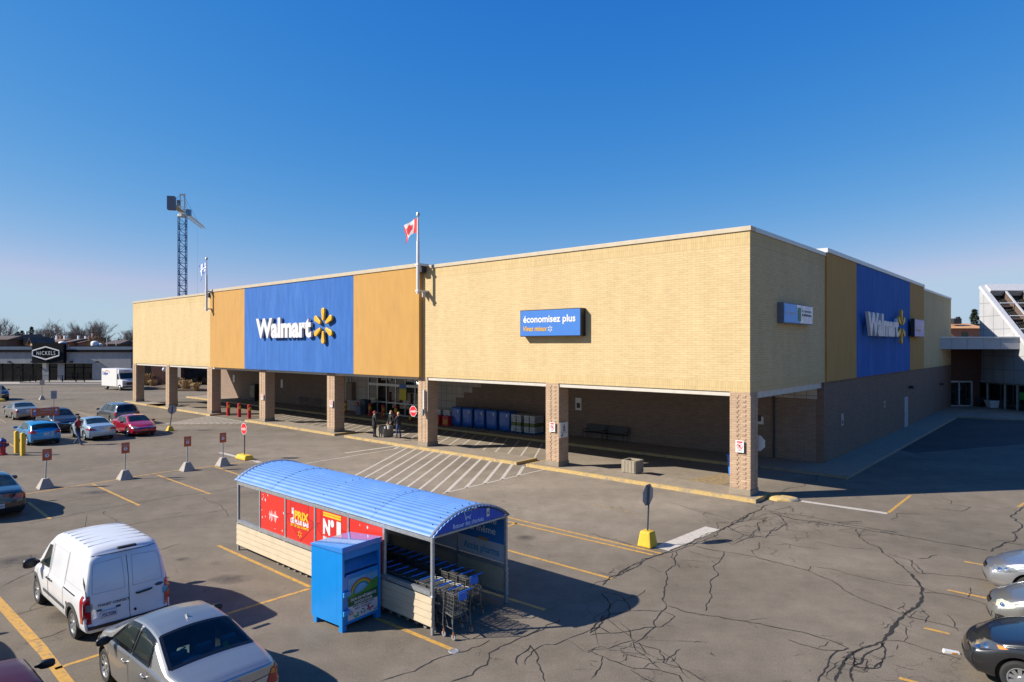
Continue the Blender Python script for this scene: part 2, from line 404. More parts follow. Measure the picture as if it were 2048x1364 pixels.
# ------------------------------------------------------------------ cracks traced on the lot
CRK = pm('crack', (.016, .014, .012), .9, var=.3)
ck = MB(); rc = random.Random(5); branches = []
def crack(pts, w=.035, rough=.10, branch=True):
    P = [G(*p) for p in pts]; Q = [P[0]]
    def sub(a, b, d):
        l = (b-a).length
        if l < .16 or d == 0: Q.append(b); return
        m = (a+b)/2; n = Vector((-(b-a).y, (b-a).x, 0)).normalized(); m += n*rc.gauss(0, rough*l*.8)
        sub(a, m, d-1); sub(m, b, d-1)
    for a, b in zip(P, P[1:]): sub(a, b, 6)
    if branch and w > .014:
        for i in range(3, len(Q)-3):
            if rc.random() < .016:
                a = Q[i]; d = Q[i+1]-Q[i-1]; an = math.atan2(d.y, d.x)+rc.choice((-1, 1))*rc.uniform(.5, 1.3); l = rc.uniform(.25, 1.1); B = [a]
                for k in range(4): an += rc.gauss(0, .35); B.append(B[-1]+Vector((math.cos(an), math.sin(an), 0))*l/4)
                branches.append(B)
    strip_(Q, w)
def strip_(Q, w):
    n = len(Q); prev = None
    for i, p in enumerate(Q):
        d = Q[min(i+1, n-1)]-Q[max(i-1, 0)]
        if d.length < 1e-6: continue
        s_ = Vector((-d.y, d.x, 0)).normalized()*(w*.5*rc.uniform(.45, 1.35)*(1 if 0 < i < n-1 else .3))
        a, b = p-s_, p+s_
        if prev: ck.quad((*prev[0].xy, .006), (*prev[1].xy, .006), (*b.xy, .006), (*a.xy, .006))
        prev = (a, b)
def Z8(L_): return [(1180+x*.4238, 940+y*.424) for x, y in L_]
for wd, l in [
    (.05, [(0,770),(60,690),(190,665),(140,590),(40,575)]), (.04, [(0,550),(110,510),(230,440),(390,385),(500,345),(610,290),(700,235),(760,205)]),
    (.07, [(60,545),(170,480),(270,420),(370,385),(455,355),(610,285),(720,230),(760,205),(840,165)]),
    (.05, [(500,360),(630,385),(800,415),(960,455),(1030,475),(1140,520),(1240,590),(1370,640),(1480,685)]),
    (.045, [(630,385),(620,420),(580,455),(570,520),(575,600),(545,665)]), (.05, [(410,385),(405,450),(355,480),(350,580),(340,610),(360,640)]),
    (.045, [(360,640),(320,690),(310,740),(240,800),(210,815)]), (.05, [(360,640),(450,670),(600,690),(740,715),(860,740),(1000,765),(1120,800),(1220,840)]),
    (.04, [(195,665),(340,665),(400,690),(340,740),(190,760),(90,770),(0,780)]), (.04, [(140,720),(190,770),(210,815),(330,850),(345,910),(440,940),(545,1000)]),
    (.045, [(0,855),(60,880),(200,935),(330,945),(420,970),(440,1005)]), (.035, [(190,940),(260,985),(310,1005)]), (.03, [(60,880),(30,960),(0,990)]),
    (.04, [(205,815),(215,850),(330,940)]), (.035, [(330,855),(420,925),(470,985)]), (.06, [(95,770),(40,740),(0,755)]), (.05, [(50,580),(95,640),(90,690),(0,770)]),
    (.08, [(850,200),(970,235),(1130,255),(1270,275),(1420,300),(1560,325),(1700,350),(1880,380)]), (.05, [(840,190),(900,205),(1010,215),(1150,245),(1260,262),(1480,300)]),
    (.06, [(1260,280),(1290,330),(1380,390),(1450,440),(1520,490)]), (.125, [(1520,490),(1555,540),(1570,600),(1540,650),(1480,685)]), (.13, [(1480,685),(1430,740),(1400,780),(1380,810)]),
    (.05, [(1400,395),(1510,425),(1550,460),(1575,490)]), (.05, [(1550,420),(1600,415),(1640,400)]), (.04, [(1520,425),(1530,470),(1560,490),(1700,500),(1900,525)]),
    (.04, [(1570,580),(1700,590),(1790,610),(1890,640)]), (.035, [(1030,475),(1040,455),(1150,470),(1300,510),(1450,540),(1560,550),(1640,580)]),
    (.09, [(1380,810),(1290,840),(1220,880),(1185,930),(1160,1000)]), (.07, [(1390,815),(1300,870),(1250,920),(1240,1000)]), (.05, [(1380,810),(1390,860),(1370,930),(1290,945)]),
    (.05, [(1240,860),(1250,930),(1340,935),(1385,900)]), (.05, [(1220,840),(1165,855),(1130,890),(1100,960),(1075,1000)]), (.035, [(930,800),(1000,825),(1100,850),(1200,850)]),
    (.04, [(1400,805),(1480,810),(1600,850),(1720,885),(1760,900)]), (.04, [(1480,685),(1600,715),(1740,750)]), (.035, [(1560,650),(1600,690),(1580,720)]), (.03, [(1680,680),(1720,720),(1740,760)]),
    (.05, [(770,200),(690,250),(650,270),(690,290),(760,320),(870,310)]), (.06, [(900,215),(930,255),(850,290),(830,320),(770,310),(700,340)]), (.05, [(840,220),(790,250),(780,285),(755,315)]),
    (.04, [(870,190),(950,170),(960,200)]), (.035, [(800,340),(760,380),(800,420),(880,440)]), (.03, [(880,335),(980,360),(1100,375)]), (.03, [(1060,340),(1200,365),(1330,375)]),
    (.035, [(1420,235),(1450,205),(1560,210)]), (.035, [(1650,130),(1700,160),(1800,175),(1750,195),(1600,180)]), (.03, [(1800,170),(1960,190)]), (.09, [(2048,170),(2040,270),(1890,385)]), (.05, [(1950,340),(2048,355)]),
    (.035, [(360,145),(450,175),(560,205),(660,235)]), (.05, [(0,300),(90,325),(200,355)]), (.03, [(230,430),(150,480),(60,530)]), (.03, [(270,450),(330,480),(350,480)]), (.03, [(460,380),(560,410),(620,420)]),
    (.035, [(390,390),(410,440),(430,465)]), (.03, [(560,690),(520,680),(480,670)]), (.035, [(1490,740),(1500,790),(1480,810)]), (.03, [(1790,550),(1800,580),(1780,600)])]:
    crack(Z8(l), wd*.6, .07)
def Z2(L_): return [(x*.3621, 870+y*.3621) for x, y in L_]
for wd, l in [(.03, [(580,420),(640,470),(700,500),(850,470),(1000,450),(1150,430),(1250,410)]), (.03, [(1120,340),(1200,380),(1260,450)]), (.03, [(870,640),(990,600)]), (.025, [(170,660),(190,700),(205,720)]),
    (.03, [(0,840),(100,790),(200,745)]), (.03, [(60,1000),(200,960),(350,920)]), (.035, [(150,1140),(280,1110),(370,1070)]), (.04, [(155,490),(500,420),(900,350),(1360,280)]), (.025, [(160,400),(300,380),(600,330),(900,265),(1100,220)]), (.025, [(200,180),(300,165)])]:
    crack(Z2(l), wd*.6, .05)
for wd, l in [(.03, [(1050, 1330), (1180, 1260), (1290, 1180)]), (.05, [(1035, 1330), (1060, 1290), (1090, 1364)]), (.05, [(900, 1364), (1010, 1290), (1120, 1240)]), (.04, [(760, 1364), (900, 1310), (980, 1280)]), (.03, [(300, 905), (480, 890), (600, 880)]), (.03, [(560, 880), (640, 860), (700, 868)]),
    (.045, [(1500, 1000), (1560, 985), (1640, 950), (1700, 915), (1790, 870)]), (.04, [(1640, 950), (1800, 952), (1950, 960), (2048, 955)]), (.04, [(1720, 860), (1820, 905), (1960, 930), (2048, 925)]), (.04, [(1880, 845), (1930, 880), (2048, 900)])]:
    crack(l, wd*.6)
# dense alligator patches near the sign and on the bend
for (cx, cy, n, sp) in [(1545, 1055, 26, 60), (1700, 1310, 22, 60), (1290, 1300, 18, 70), (1800, 1235, 10, 40), (1560, 1030, 14, 40)]:
    for k in range(n):
        x = cx+rc.gauss(0, sp); y = cy+rc.gauss(0, sp*.35); a = rc.uniform(0, 6.28); l = rc.uniform(12, 34)
        crack([(x, y), (x+l*.6*math.cos(a)+rc.gauss(0, 5), y+l*.3*math.sin(a)), (x+l*1.5*math.cos(a), y+l*.55*math.sin(a+.3))], .012, .11)
def network(c, rx, ry, n, keep=.5, w=.012):
    pts = [Vector((rc.gauss(c[0], rx*.5), rc.gauss(c[1], ry*.5))) for _ in range(n)]
    W_ = [G(*p) for p in pts]
    vv, ee, ff, *_ = delaunay_2d_cdt([Vector((q.x, q.y)) for q in W_], [], [], 0, 1e-4)
    for f in ff:
        for a, b in zip(f, f[1:]+f[:1]):
            if a < b and rc.random() < keep:
                A_, B_ = Vector((*vv[a], 0)), Vector((*vv[b], 0))
                if (A_-B_).length < 1.6: m_ = (A_+B_)/2+Vector((rc.gauss(0, .07), rc.gauss(0, .07), 0)); strip_([A_, A_.lerp(m_, .5)+Vector((rc.gauss(0, .03), rc.gauss(0, .03), 0)), m_, m_.lerp(B_, .5)+Vector((rc.gauss(0, .03), rc.gauss(0, .03), 0)), B_], w*rc.uniform(.7, 1.5))
for c, rx, ry, n in (((1545, 1048), 80, 20, 34), ((1700, 1318), 80, 22, 18), ((1290, 1300), 150, 46, 15), ((1808, 1238), 26, 40, 11), ((1640, 1048), 80, 7, 26), ((1760, 1066), 90, 7, 22), ((1440, 1080), 60, 14, 14), ((1250, 1140), 60, 14, 10)): network(c, rx, ry, n)
for B in branches: strip_(B, .013)
struct(ck.build('asphalt_cracks', CRK, fix=False))
# oil stains with ragged outlines
OIL, t_, b_ = base_mat('oil_stain'); b_.inputs['Base Color'].default_value = (.045, .04, .036, 1); b_.inputs['Roughness'].default_value = .6
at_ = nn(t_, 'ShaderNodeAttribute', attribute_name='fall'); tc_ = nn(t_, 'ShaderNodeTexCoord'); nz_ = nn(t_, 'ShaderNodeTexNoise'); nz_.inputs['Scale'].default_value = 2.6; nz_.inputs['Detail'].default_value = 8; nz_.inputs['Roughness'].default_value = .68
t_.links.new(tc_.outputs['Object'], nz_.inputs['Vector']); ml_ = nn(t_, 'ShaderNodeMath', operation='MULTIPLY'); t_.links.new(at_.outputs['Fac'], ml_.inputs[0]); t_.links.new(nz_.outputs['Fac'], ml_.inputs[1])
mr_ = nn(t_, 'ShaderNodeMapRange'); mr_.inputs['From Min'].default_value = .22; mr_.inputs['From Max'].default_value = .62; mr_.inputs['To Max'].default_value = .62; t_.links.new(ml_.outputs[0], mr_.inputs['Value']); t_.links.new(mr_.outputs[0], b_.inputs['Alpha'])
ol = MB(); fall = []
for (px, py, rx, ry) in [(460, 1158, .8, .32), (365, 1118, .3, .15), (190, 985, 1.0, .3), (350, 960, .8, .25), (1050, 1075, .5, .3), (620, 1010, .6, .4), (140, 1230, .7, .4), (840, 1060, .7, .3), (260, 1075, .5, .3), (30, 1120, .8, .4)]:
    c = G(px, py, .003); n_ = 24; i0 = len(ol.v)
    ol.v.append(c); fall.append(1.0)
    for r_, f_ in ((.45, .66), (1, 0)):
        for k in range(n_): a = 2*math.pi*k/n_; ol.v.append(c+Vector((math.cos(a)*rx*r_*1.3, math.sin(a)*ry*r_*2.2, 0))); fall.append(f_)
    for k in range(n_):
        q = (k+1) % n_; ol.f.append((i0, i0+1+k, i0+1+q)); ol.mi.append(0); ol.f.append((i0+1+k, i0+1+n_+k, i0+1+n_+q, i0+1+q)); ol.mi.append(0)
oo = ol.build('oil_stains', OIL, fix=False); fa = oo.data.attributes.new('fall', 'FLOAT', 'POINT'); fa.data.foreach_set('value', fall); struct(oo)

# ------------------------------------------------------------------ sidewalks and kerbs under the store front (store axes)
sw = MB(); kb = MB()
def island(x0, x1, y0=-.42, y1=1.35, h=.15, k=.16):
    sw.box((x0+k, y0+k, 0), (x1-k, y1, h))
    kb.box((x0, y0, 0), (x1, y0+k-.003, h+.004)); kb.box((x0, y0+k, 0), (x0+k-.003, y1, h+.004)); kb.box((x1-k+.003, y0+k, 0), (x1, y1, h+.004))
ISL = [(fx(266)-1.5, fx(330)-.5), (fx(301), fx(424)+.5), (fx(499), fx(674)+.3), (fx(698), fx(1043)), (fx(1062), fx(1512)+.15)]
for a, b in ISL: island(a, b)
LEFT = fx(266)
ysw = 7.0
x_sw = -2.4
sw.box((LEFT-3, ysw+.16, 0), (x_sw, 10.6, .149)); 
kb.box((LEFT-3, ysw, 0), (x_sw-.01, ysw+.157, .152))
sw.box((x_sw+.003, ysw+.3, 0), (1.9, 52, .147)); 
swo = sw.build('sidewalk', CONC); swo.location = CORNER; swo.rotation_euler = (0, 0, BROT); struct(swo)
kbo = kb.build('kerb', KERB); kbo.location = CORNER; kbo.rotation_euler = (0, 0, BROT); struct(kbo)
# worn yellow ramp paint beside the corner column, and the crossing stripes under the canopy
rp = MB(); q = [BL(G(*p, 0)) for p in ((1362, 962), (1452, 946), (1478, 962), (1418, 977))]
rp.quad(*[(v.x, v.y, .006) for v in q]); 
rpo = rp.build('ramp_paint', YELF, fix=False); rpo.location = CORNER; rpo.rotation_euler = (0, 0, BROT); struct(rpo)
us = MB(); x = fx(505)
while x < fx(1110):
    p = BW(x, 1.5); c = p + HD*6.2; q = BL(c)
    seg(us, p, BW(q.x, min(q.y, 6.8)), .11, .004); x += 1.02
struct(us.build('walkway_stripes', WHT, fix=False))
# ================================================================== THE STORE
BRK = brick_mat('yellow_brick', (.55, .415, .225), (.515, .38, .20), (.395, .295, .155))
BRN = brick_mat('brown_brick', (.46, .325, .215), (.39, .27, .18), (.26, .18, .125), bw=.4, bh=.1)
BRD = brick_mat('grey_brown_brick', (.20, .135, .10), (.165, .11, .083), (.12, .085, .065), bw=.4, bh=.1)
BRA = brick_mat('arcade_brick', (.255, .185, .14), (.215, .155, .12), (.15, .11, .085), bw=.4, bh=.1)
TILE = brick_mat('white_block', (.45, .42, .37), (.42, .39, .345), (.22, .2, .18), bw=.62, bh=.62, ms=.02, tile=True, streak=.15)
SOLD = brick_mat('soldier_brick', (.535, .40, .205), (.495, .365, .18), (.39, .295, .15), bw=.105, bh=.42, tile=True)
OCH = pm('ochre_stucco', (.43, .235, .062), .9, var=.07, scale=1.2, bump=.5, bscale=70, stretch=(2.2, 2.2, .5), dirt=((.37, .2, .055), .5, .8), dscale=.8)
BLU = pm('blue_stucco', (.016, .098, .34), .9, var=.15, scale=1.2, bump=.5, bscale=70, stretch=(2.6, 2.6, .35), dirt=((.036, .14, .41), .46, .75), dscale=.9)
COPE = pm('metal_coping', (.42, .35, .25), .5, metal=.0, var=.1, scale=3)
COPG = pm('grey_coping', (.46, .46, .46), .4, metal=.3, var=.08, scale=3)
TRIM = pm('white_trim', (.48, .44, .38), .6, var=.12, scale=3, dirt=((.4, .34, .28), .55, .8), dscale=1.5)
SOFF = pm('soffit_board', (.34, .31, .27), .8, var=.1, scale=2)
DARK = pm('dark_metal', (.02, .02, .022), .5, var=.2)
STEEL = pm('galvanised_steel', (.42, .43, .44), .45, metal=.7, var=.2, scale=14)
GREYP = pm('grey_paint', (.30, .31, .32), .55, var=.1)
WHITE = pm('white_paint', (.56, .55, .54), .45, var=.05)
ALU = pm('aluminium', (.55, .55, .55), .4, metal=.4, var=.08)
GLS = glass_mat('shop_glass')
GLD = glass_mat('dark_glass', (.006, .008, .009), .05, .5)
BLACKP = pm('black_plastic', (.012, .012, .013), .45, var=.2)
RED = pm('red_sign_paint', (.50, .02, .016), .45, var=.08)
YELP = pm('yellow_plastic', (.60, .33, .012), .45, var=.08)
BLUS = pm('blue_sign_face', (.035, .15, .46), .4, var=.05)
WHS = pm('white_sign_face', (.6, .6, .59), .4, var=.04)

store = thing('store_building', 'large flat-roofed store of yellow brick with blue and ochre wall panels above a brick-columned arcade', 'store', CORNER, BROT)
Z0, ZT = 4.47, zat(BW(0, 0), 461)
zc = .2                      # coping height
XL = LEFT; YB = sy(1902, 0)  # far left end, far back end of the side wall
YD = sy(1648, 0)             # depth of the open arcade
PX0, PX1, PX2, PX3 = fx(420, -.3), fx(489, -.3), fx(707, -.3), fx(838, -.3)
PZ0 = fz(707, 748, -.3); PZT = fz(838, 534, -.3)
SY0, SY1, SY2, SY3 = sy(1654, .1), sy(1713, .1), sy(1820, .1), sy(1848, .1)
# upper walls: front and side brick boxes, with a soldier course top and bottom
mb = MB(); mb.box((XL, 0, Z0+.44), (0, .45, ZT-.55)); mb.box((-.45, .453, Z0+.44), (0, YB, ZT-.55)); mb.box((XL, .453, Z0+.44), (XL+.45, YB, ZT-.55))
mb.box((XL+.453, YB-.45, Z0+.44), (-.453, YB, ZT-.55))
mb.build('upper_wall', BRK, store)
mb = MB(); 
for z0, z1 in ((Z0, Z0+.437), (ZT-.547, ZT)):
    mb.box((XL, -.004, z0), (.004, .45, z1)); mb.box((-.45, .453, z0), (.004, YB, z1)); mb.box((XL-.004, .453, z0), (XL+.45, YB, z1))
mb.build('soldier_course', SOLD, store)
mb = MB(); mb.box((XL-.06, -.06, ZT+.003), (.06, .5, ZT+zc)); mb.build('coping', COPE, store, bevel=.01)
mb = MB(); mb.box((-.5, .503, ZT+.003), (.06, YB, ZT+zc)); mb.box((XL-.06, .503, ZT+.003), (XL+.5, YB, ZT+zc)); mb.box((XL+.503, YB-.5, ZT+.003), (-.503, YB+.06, ZT+zc)); mb.build('coping', COPG, store, bevel=.01)
mb = MB(); mb.box((XL+.46, .46, ZT-.5), (-.46, YB-.46, ZT-.3)); mb.build('roof', GREYP, store)
# raised stucco panels
for nm, x0, x1, m in (('stucco_panel', PX0, PX1, OCH), ('stucco_panel', PX1+.02, PX2-.02, BLU), ('stucco_panel', PX2, PX3, OCH)):
    mb = MB(); mb.box((x0, -.3, PZ0), (x1, -.006, PZT)); mb.build(nm, m, store, label=('blue' if m is BLU else 'ochre')+' stucco panel on the front')
mb = MB(); mb.box((PX0-.04, -.36, PZT+.003), (PX3+.04, .5, PZT+.24)); mb.build('coping', COPE, store, bevel=.01)
mb = MB(); mb.box((PX0+.02, .0, ZT+zc+.003), (PX3-.02, .44, PZT)); mb.build('parapet', OCH, store)
SZ0 = Z0+.02
for y0, y1, m in ((SY0, SY1, OCH), (SY1+.02, SY2-.02, BLU), (SY2, SY3, OCH)):
    mb = MB(); mb.box((.006, y0, SZ0), (.1, y1, ZT+.2)); mb.build('stucco_panel', m, store, label=('blue' if m is BLU else 'ochre')+' stucco panel on the side')
mb = MB(); mb.box((-.44, SY0-.04, ZT+.203), (.16, SY3+.04, ZT+.44)); mb.build('coping', COPG, store, bevel=.01)
# lintels and soffit
cols = [(1460, 1500), (1092, 1117), (836.7, 854.7), (654, 668.6), (519, 530), (415, 423.5), (332, 338), (266, 272)]
CXs = []
for a, b in cols:
    x1 = min(0, fx(b, 0)); x0 = fx(a, 0); CXs.append((max(x0, x1-.9), x1))
mb = MB()
for (l, r) in zip(CXs[1:], CXs): mb.box((l[1]+.003, .05, Z0-.2), (r[0]-.003, .42, Z0-.003))
mb.box((-.42, .9, Z0-.3), (-.05, YD-.3, Z0-.003))
mb.build('lintel', TRIM, store, bevel=.01)
mb = MB(); mb.box((XL+.46, .455, Z0+.02), (-.46, YD, Z0+.1)); mb.build('soffit', SOFF, store)
for k in range(14):
    mb = MB(); x = XL+3+k*4.9; mb.box((x, 1.6, Z0-.06), (x+1.3, 1.95, Z0+.017)); mb.build('ceiling_light', DARK, store)
# columns: brown brick, toothed brick relief, concrete foot
for i, (x0, x1) in enumerate(CXs):
    y0, y1 = 0, .85
    mb = MB(); mb.box((x0, y0, .4), (x1, y1, Z0-.003)); c = mb.build('column', BRN, store)
    f = MB(); f.box((x0-.03, y0-.03, .15), (x1+.03, y1+.03, .397)); f.build('column_foot', CONC, c, bevel=.015)
    t = MB(); z = .45; k = 0; W = x1-x0
    while z < Z0-.12:
        o = .0 if k % 2 else .07
        t.box((x0+.0, y0-.022, z), (x0+W*.36+o, y0-.003, z+.098))
        if k % 2 == 0: t.box((x0+W*.62, y0-.02, z), (x0+W*.80, y0-.003, z+.098))
        # relief on the side facing the corner
        t.box((x1+.003, y0+.0, z), (x1+.022, y0+(y1-y0)*.30+o, z+.098))
        if k % 2 == 0: t.box((x1+.003, y0+.55, z), (x1+.02, y0+.72, z+.098))
        z += .1; k += 1
    t.build('brick_relief', BRN, c)
# back wall of the arcade, white block bay around the doors
DX0, DX1 = fx(738, YD), fx(872, YD)
TX0, TX1 = fx(690, YD), fx(912, YD)
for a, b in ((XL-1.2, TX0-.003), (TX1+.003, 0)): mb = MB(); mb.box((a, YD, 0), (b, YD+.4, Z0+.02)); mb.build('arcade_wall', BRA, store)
mb = MB(); mb.box((TX0, YD-.02, 0), (DX0-.003, YD+.4, Z0+.02)); mb.build('block_wall', TILE, store); mb = MB(); mb.box((DX1+.003, YD-.02, 0), (TX1, YD+.4, Z0+.02))
for k in range(5): mb.box((TX1+.003+k*.95, YD-.02, 2.2+k*.46), (TX1+.95+k*.95, YD-.004, Z0+.02))
mb.build('block_wall', TILE, store); mb = MB(); mb.box((-5.8, YD-.02, 3.55), (-.35, YD-.004, Z0+.02))
mb.build('block_wall', TILE, store)
# lower side wall
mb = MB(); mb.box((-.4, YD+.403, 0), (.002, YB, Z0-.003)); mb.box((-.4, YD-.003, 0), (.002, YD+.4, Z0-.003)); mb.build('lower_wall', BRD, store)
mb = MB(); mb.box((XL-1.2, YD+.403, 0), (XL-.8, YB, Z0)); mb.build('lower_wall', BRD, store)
# entrance doors
dr = MB(); ZH = 4.3; ZD = 2.75
n = 7; bw_ = (DX1-DX0)/n
dr.box((DX0, YD-.06, ZD), (DX1, YD+.06, ZD+.22)); dr.box((DX0, YD-.06, ZH-.1), (DX1, YD+.06, ZH))
for k in range(n+1):
    x = DX0 + bw_*k; dr.box((x-.05, YD-.055, .15), (x+.05, YD+.055, ZH-.103))
for z in (.15, 1.2): dr.box((DX0+.06, YD-.045, z), (DX1-.06, YD+.045, z+.12))
ent = dr.build('entrance_frame', ALU, store)
gp = MB(); gp.box((DX0, YD-.01, .15), (DX1, YD+.01, ZH)); gp.build('glazing', GLS, ent)
tx = MB()
for s, px0, px1, py0, py1 in (('Entrée', 765, 784, 772, 757), ('Sortie', 816, 838, 773, 757)):
    x0, x1 = fx(px0, YD), fx(px1, YD); z0 = fz(px0, py0-1, YD); 
    tx.add(text_mesh(s, x1-x0, .62, .02, .02), FRONT(x0, 3.28, YD-.08))
tx.build('lettering', WHS, ent)
ps = MB(); x = fx(800, YD); ps.box((x, YD-.075, 1.6), (x+.95, YD-.05, 2.6)); ps.build('notice', pm('yellow_notice', (.62, .5, .03), .5), ent)
ps = MB(); ps.box((x, YD-.075, 2.61), (x+.95, YD-.05, 3.0)); ps.build('notice', BLUS, ent)
# side details: steel door, lamps, small plates, wall pipe
y = sy(1808, 0); mb = MB(); mb.box((.005, y, .15), (.04, y+1.3, 2.45)); dd = mb.build('service_door', GREYP, store); 
mb = MB(); mb.box((.043, y+.12, 1.1), (.09, y+.2, 1.25)); mb.build('handle', STEEL, dd)
for px, py in ((1817, 774), (1879, 768)):
    y = sy(px, 0); z = sz(px, py, 0); mb = MB(); mb.box((.004, y, z-.12), (.35, y+.5, z+.1)); mb.build('wall_lamp', DARK, store, bevel=.04)
mb = MB(); x = fx(1548, YD); mb.tube([(x, YD-.06, .15), (x, YD-.06, Z0)], .05, 8); mb.build('downpipe', DARK, store)
mb = MB(); x = fx(697, YD)
for o in (0, .5): mb.tube([(x+o, YD-.1, 2.2), (x+o, YD-.1, Z0)], .05, 6)
mb.build('conduit', STEEL, store)
x = fx(701, YD); mb = MB(); mb.box((x, YD-.5, 1.2), (x+.9, YD-.025, 2.9)); mb.build('meter_box', pm('brown_paint', (.2, .15, .11), .6), store, bevel=.02)
x = fx(516, YD)
for px, py in ((468, 757), (564, 767)):
    x = fx(px, YD); z = fz(px, py, YD); mb = MB(); mb.box((x-.22, YD-.04, z-.45), (x+.22, YD-.005, z+.45)); mb.build('wall_plate', WHS, store)

# ------------------------------------------------------------------ wall signs (things of their own, hung on the store)
def on_store(name, label, cat, p, rz=0, group=None): return thing(name, label, cat, BW(*p), BROT+rz, group)
LETW = pm('white_letter', (.56, .55, .56), .4, var=.04); RET = pm('dark_return', (.05, .055, .075), .5)
def bigsign(fr, w, h, sr, sx, root, gap=.08, ext=.18):
    # fr: frame with origin at the word's lower left corner
    t = MB(); me = text_mesh('Walmart', w, h, ext/2, .045)
    t.add(me, fr @ Matrix.Translation((0, 0, gap)))
    o = t.build('lettering', [LETW], root)
    for k in range(6):
        p = MB(); P = petal_poly(sr*.28, sr, sr*.34, math.pi/2+k*math.pi/3)
        M = fr @ Matrix.Translation((sx, h*.52, gap))
        p.prism(P, M.to_translation(), M.col[0].xyz, M.col[1].xyz, M.col[2].xyz, 0, ext)
        p.build('spark_ray', YELP, root, bevel=.04)
x0, x1 = fx(511, -.6), fx(621, -.6); zb = fz(566, 676, -.6); zt = fz(566, 634.5, -.6)
s1 = on_store('wall_sign', 'large white Walmart channel letters and yellow spark on the blue front panel', 'sign', (x0, -.3, zb))
sc_x = fx(644, -.6)
bigsign(frame((0, 0, 0), (1, 0, 0), (0, 0, 1)), x1-x0, zt-zb, (fz(644, 615, -.6)-fz(644, 688, -.6))/2, sc_x-x0, s1)
y0, y1 = sy(1738, .6), sy(1799, .6); zb2 = sz(1770, 673, .6); zt2 = sz(1770, 628, .6)
s2 = on_store('wall_sign', 'shaded white Walmart letters and yellow spark on the side wall\'s blue panel', 'sign', (.3, y0, zb2))
bigsign(frame((0, 0, 0), (0, 1, 0), (0, 0, 1)), y1-y0, zt2-zb2, (sz(1806, 617, .6)-sz(1806, 686, .6))/2, sy(1806, .6)-y0, s2)
# light box with the slogan
yb = -.42
x0, x1 = fx(1040, yb), fx(1161.5, yb); z0, z1 = fz(1040, 673.5, yb), fz(1040, 621, yb)
s3 = on_store('light_box_sign', 'blue light box reading économisez plus on the front yellow brick', 'sign', (x0, 0, z0))
W, Hh = x1-x0, z1-z0
mb = MB(); mb.box((0, yb+.02, 0), (W, -.006, Hh)); mb.build('cabinet', BLACKP, s3)
mb = MB(); mb.box((.04, yb, .04), (W-.04, yb+.017, Hh-.04)); mb.build('face', BLUS, s3)
t = MB(); t.add(text_mesh('économisez plus', W*.86, .95*Hh*.36, .004, .024), FRONT(W*.06, Hh*.44, yb-.003)); t.build('lettering', WHS, s3)
t = MB(); t.add(text_mesh('Vivez mieux', W*.41, Hh*.19, .004, .022, .25), FRONT(W*.06, Hh*.20, yb-.003)); t.build('lettering', YELP, s3)
t = MB()
for k in range(6): t.prism(petal_poly(.05, .16, .05, math.pi/2+k*math.pi/3), (W*.515, yb-.003, Hh*.28), (1, 0, 0), (0, 0, 1), (0, -1, 0), 0, .004)
t.build('spark_mark', WHS, s3)
# pharmacy light box on the side
xs = .30
y0, y1 = sy(1568, xs), sy(1626, xs); z0, z1 = sz(1568, 646, xs), sz(1568, 604, xs)
s4 = on_store('light_box_sign', 'pharmacy light box, half blue half silver with green patch, on the side brick', 'sign', (0, y0, z0))
W, Hh = y1-y0, z1-z0
mb = MB(); mb.box((.006, 0, 0), (xs-.02, W, Hh)); mb.build('cabinet', pm('slate_cabinet', (.10, .13, .17), .5), s4)
SILV = pm('crumpled_foil', (.62, .64, .70), .25, var=.35, scale=2.2)
mb = MB(); mb.prism([(.05, .05), (W*.52, .05), (W*.40, Hh-.05), (.05, Hh-.05)], (xs-.018, 0, 0), (0, 1, 0), (0, 0, 1), (1, 0, 0), 0, .018); mb.build('face', pm('sky_blue_face', (.05, .33, .75), .4), s4)
mb = MB(); mb.prism([(W*.53, .05), (W-.05, .05), (W-.05, Hh-.05), (W*.41, Hh-.05)], (xs-.018, 0, 0), (0, 1, 0), (0, 0, 1), (1, 0, 0), 0, .018); mb.build('face', SILV, s4)
mb = MB(); mb.box((xs+.003, W*.46, Hh*.15), (xs+.008, W*.56, Hh*.82)); mb.build('patch', pm('green_patch', (.04, .19, .07), .5), s4)
t = MB(); t.add(text_mesh('Accès pharma', W*.36, Hh*.2, .003, .0), SIDE(W*.05, Hh*.42, xs+.004)); t.build('lettering', WHS, s4)
t = MB()
for s, z in (('Centre', .62), ('& Médecine', .42)): t.add(text_mesh(s, W*.34, Hh*.13, .003, .01), SIDE(W*.6, Hh*z, xs+.004))
t.build('lettering', DARK, s4)
xs = .55
y0, y1 = sy(1829, xs), sy(1848, xs); z0, z1 = sz(1840, 674, xs), sz(1840, 639, xs)
s5 = on_store('light_box_sign', 'small violet blue light box right of the side wall spark', 'sign', (.3, y0, z0))
W, Hh = y1-y0, z1-z0
mb = MB(); mb.box((.006, 0, 0), (.25, W, Hh)); mb.build('cabinet', BLACKP, s5)
mb = MB(); mb.box((.253, .05, .05), (.27, W-.05, Hh-.05)); mb.build('face', pm('violet_face', (.16, .19, .50), .4), s5)
t = MB(); t.add(text_mesh('économisez', W*.8, Hh*.14, .003, .02), SIDE(W*.08, Hh*.55, .274)); t.build('lettering', WHS, s5)
t = MB(); t.add(text_mesh('Vivez mieux', W*.6, Hh*.1, .003, .02), SIDE(W*.08, Hh*.33, .274)); t.build('lettering', YELP, s5)

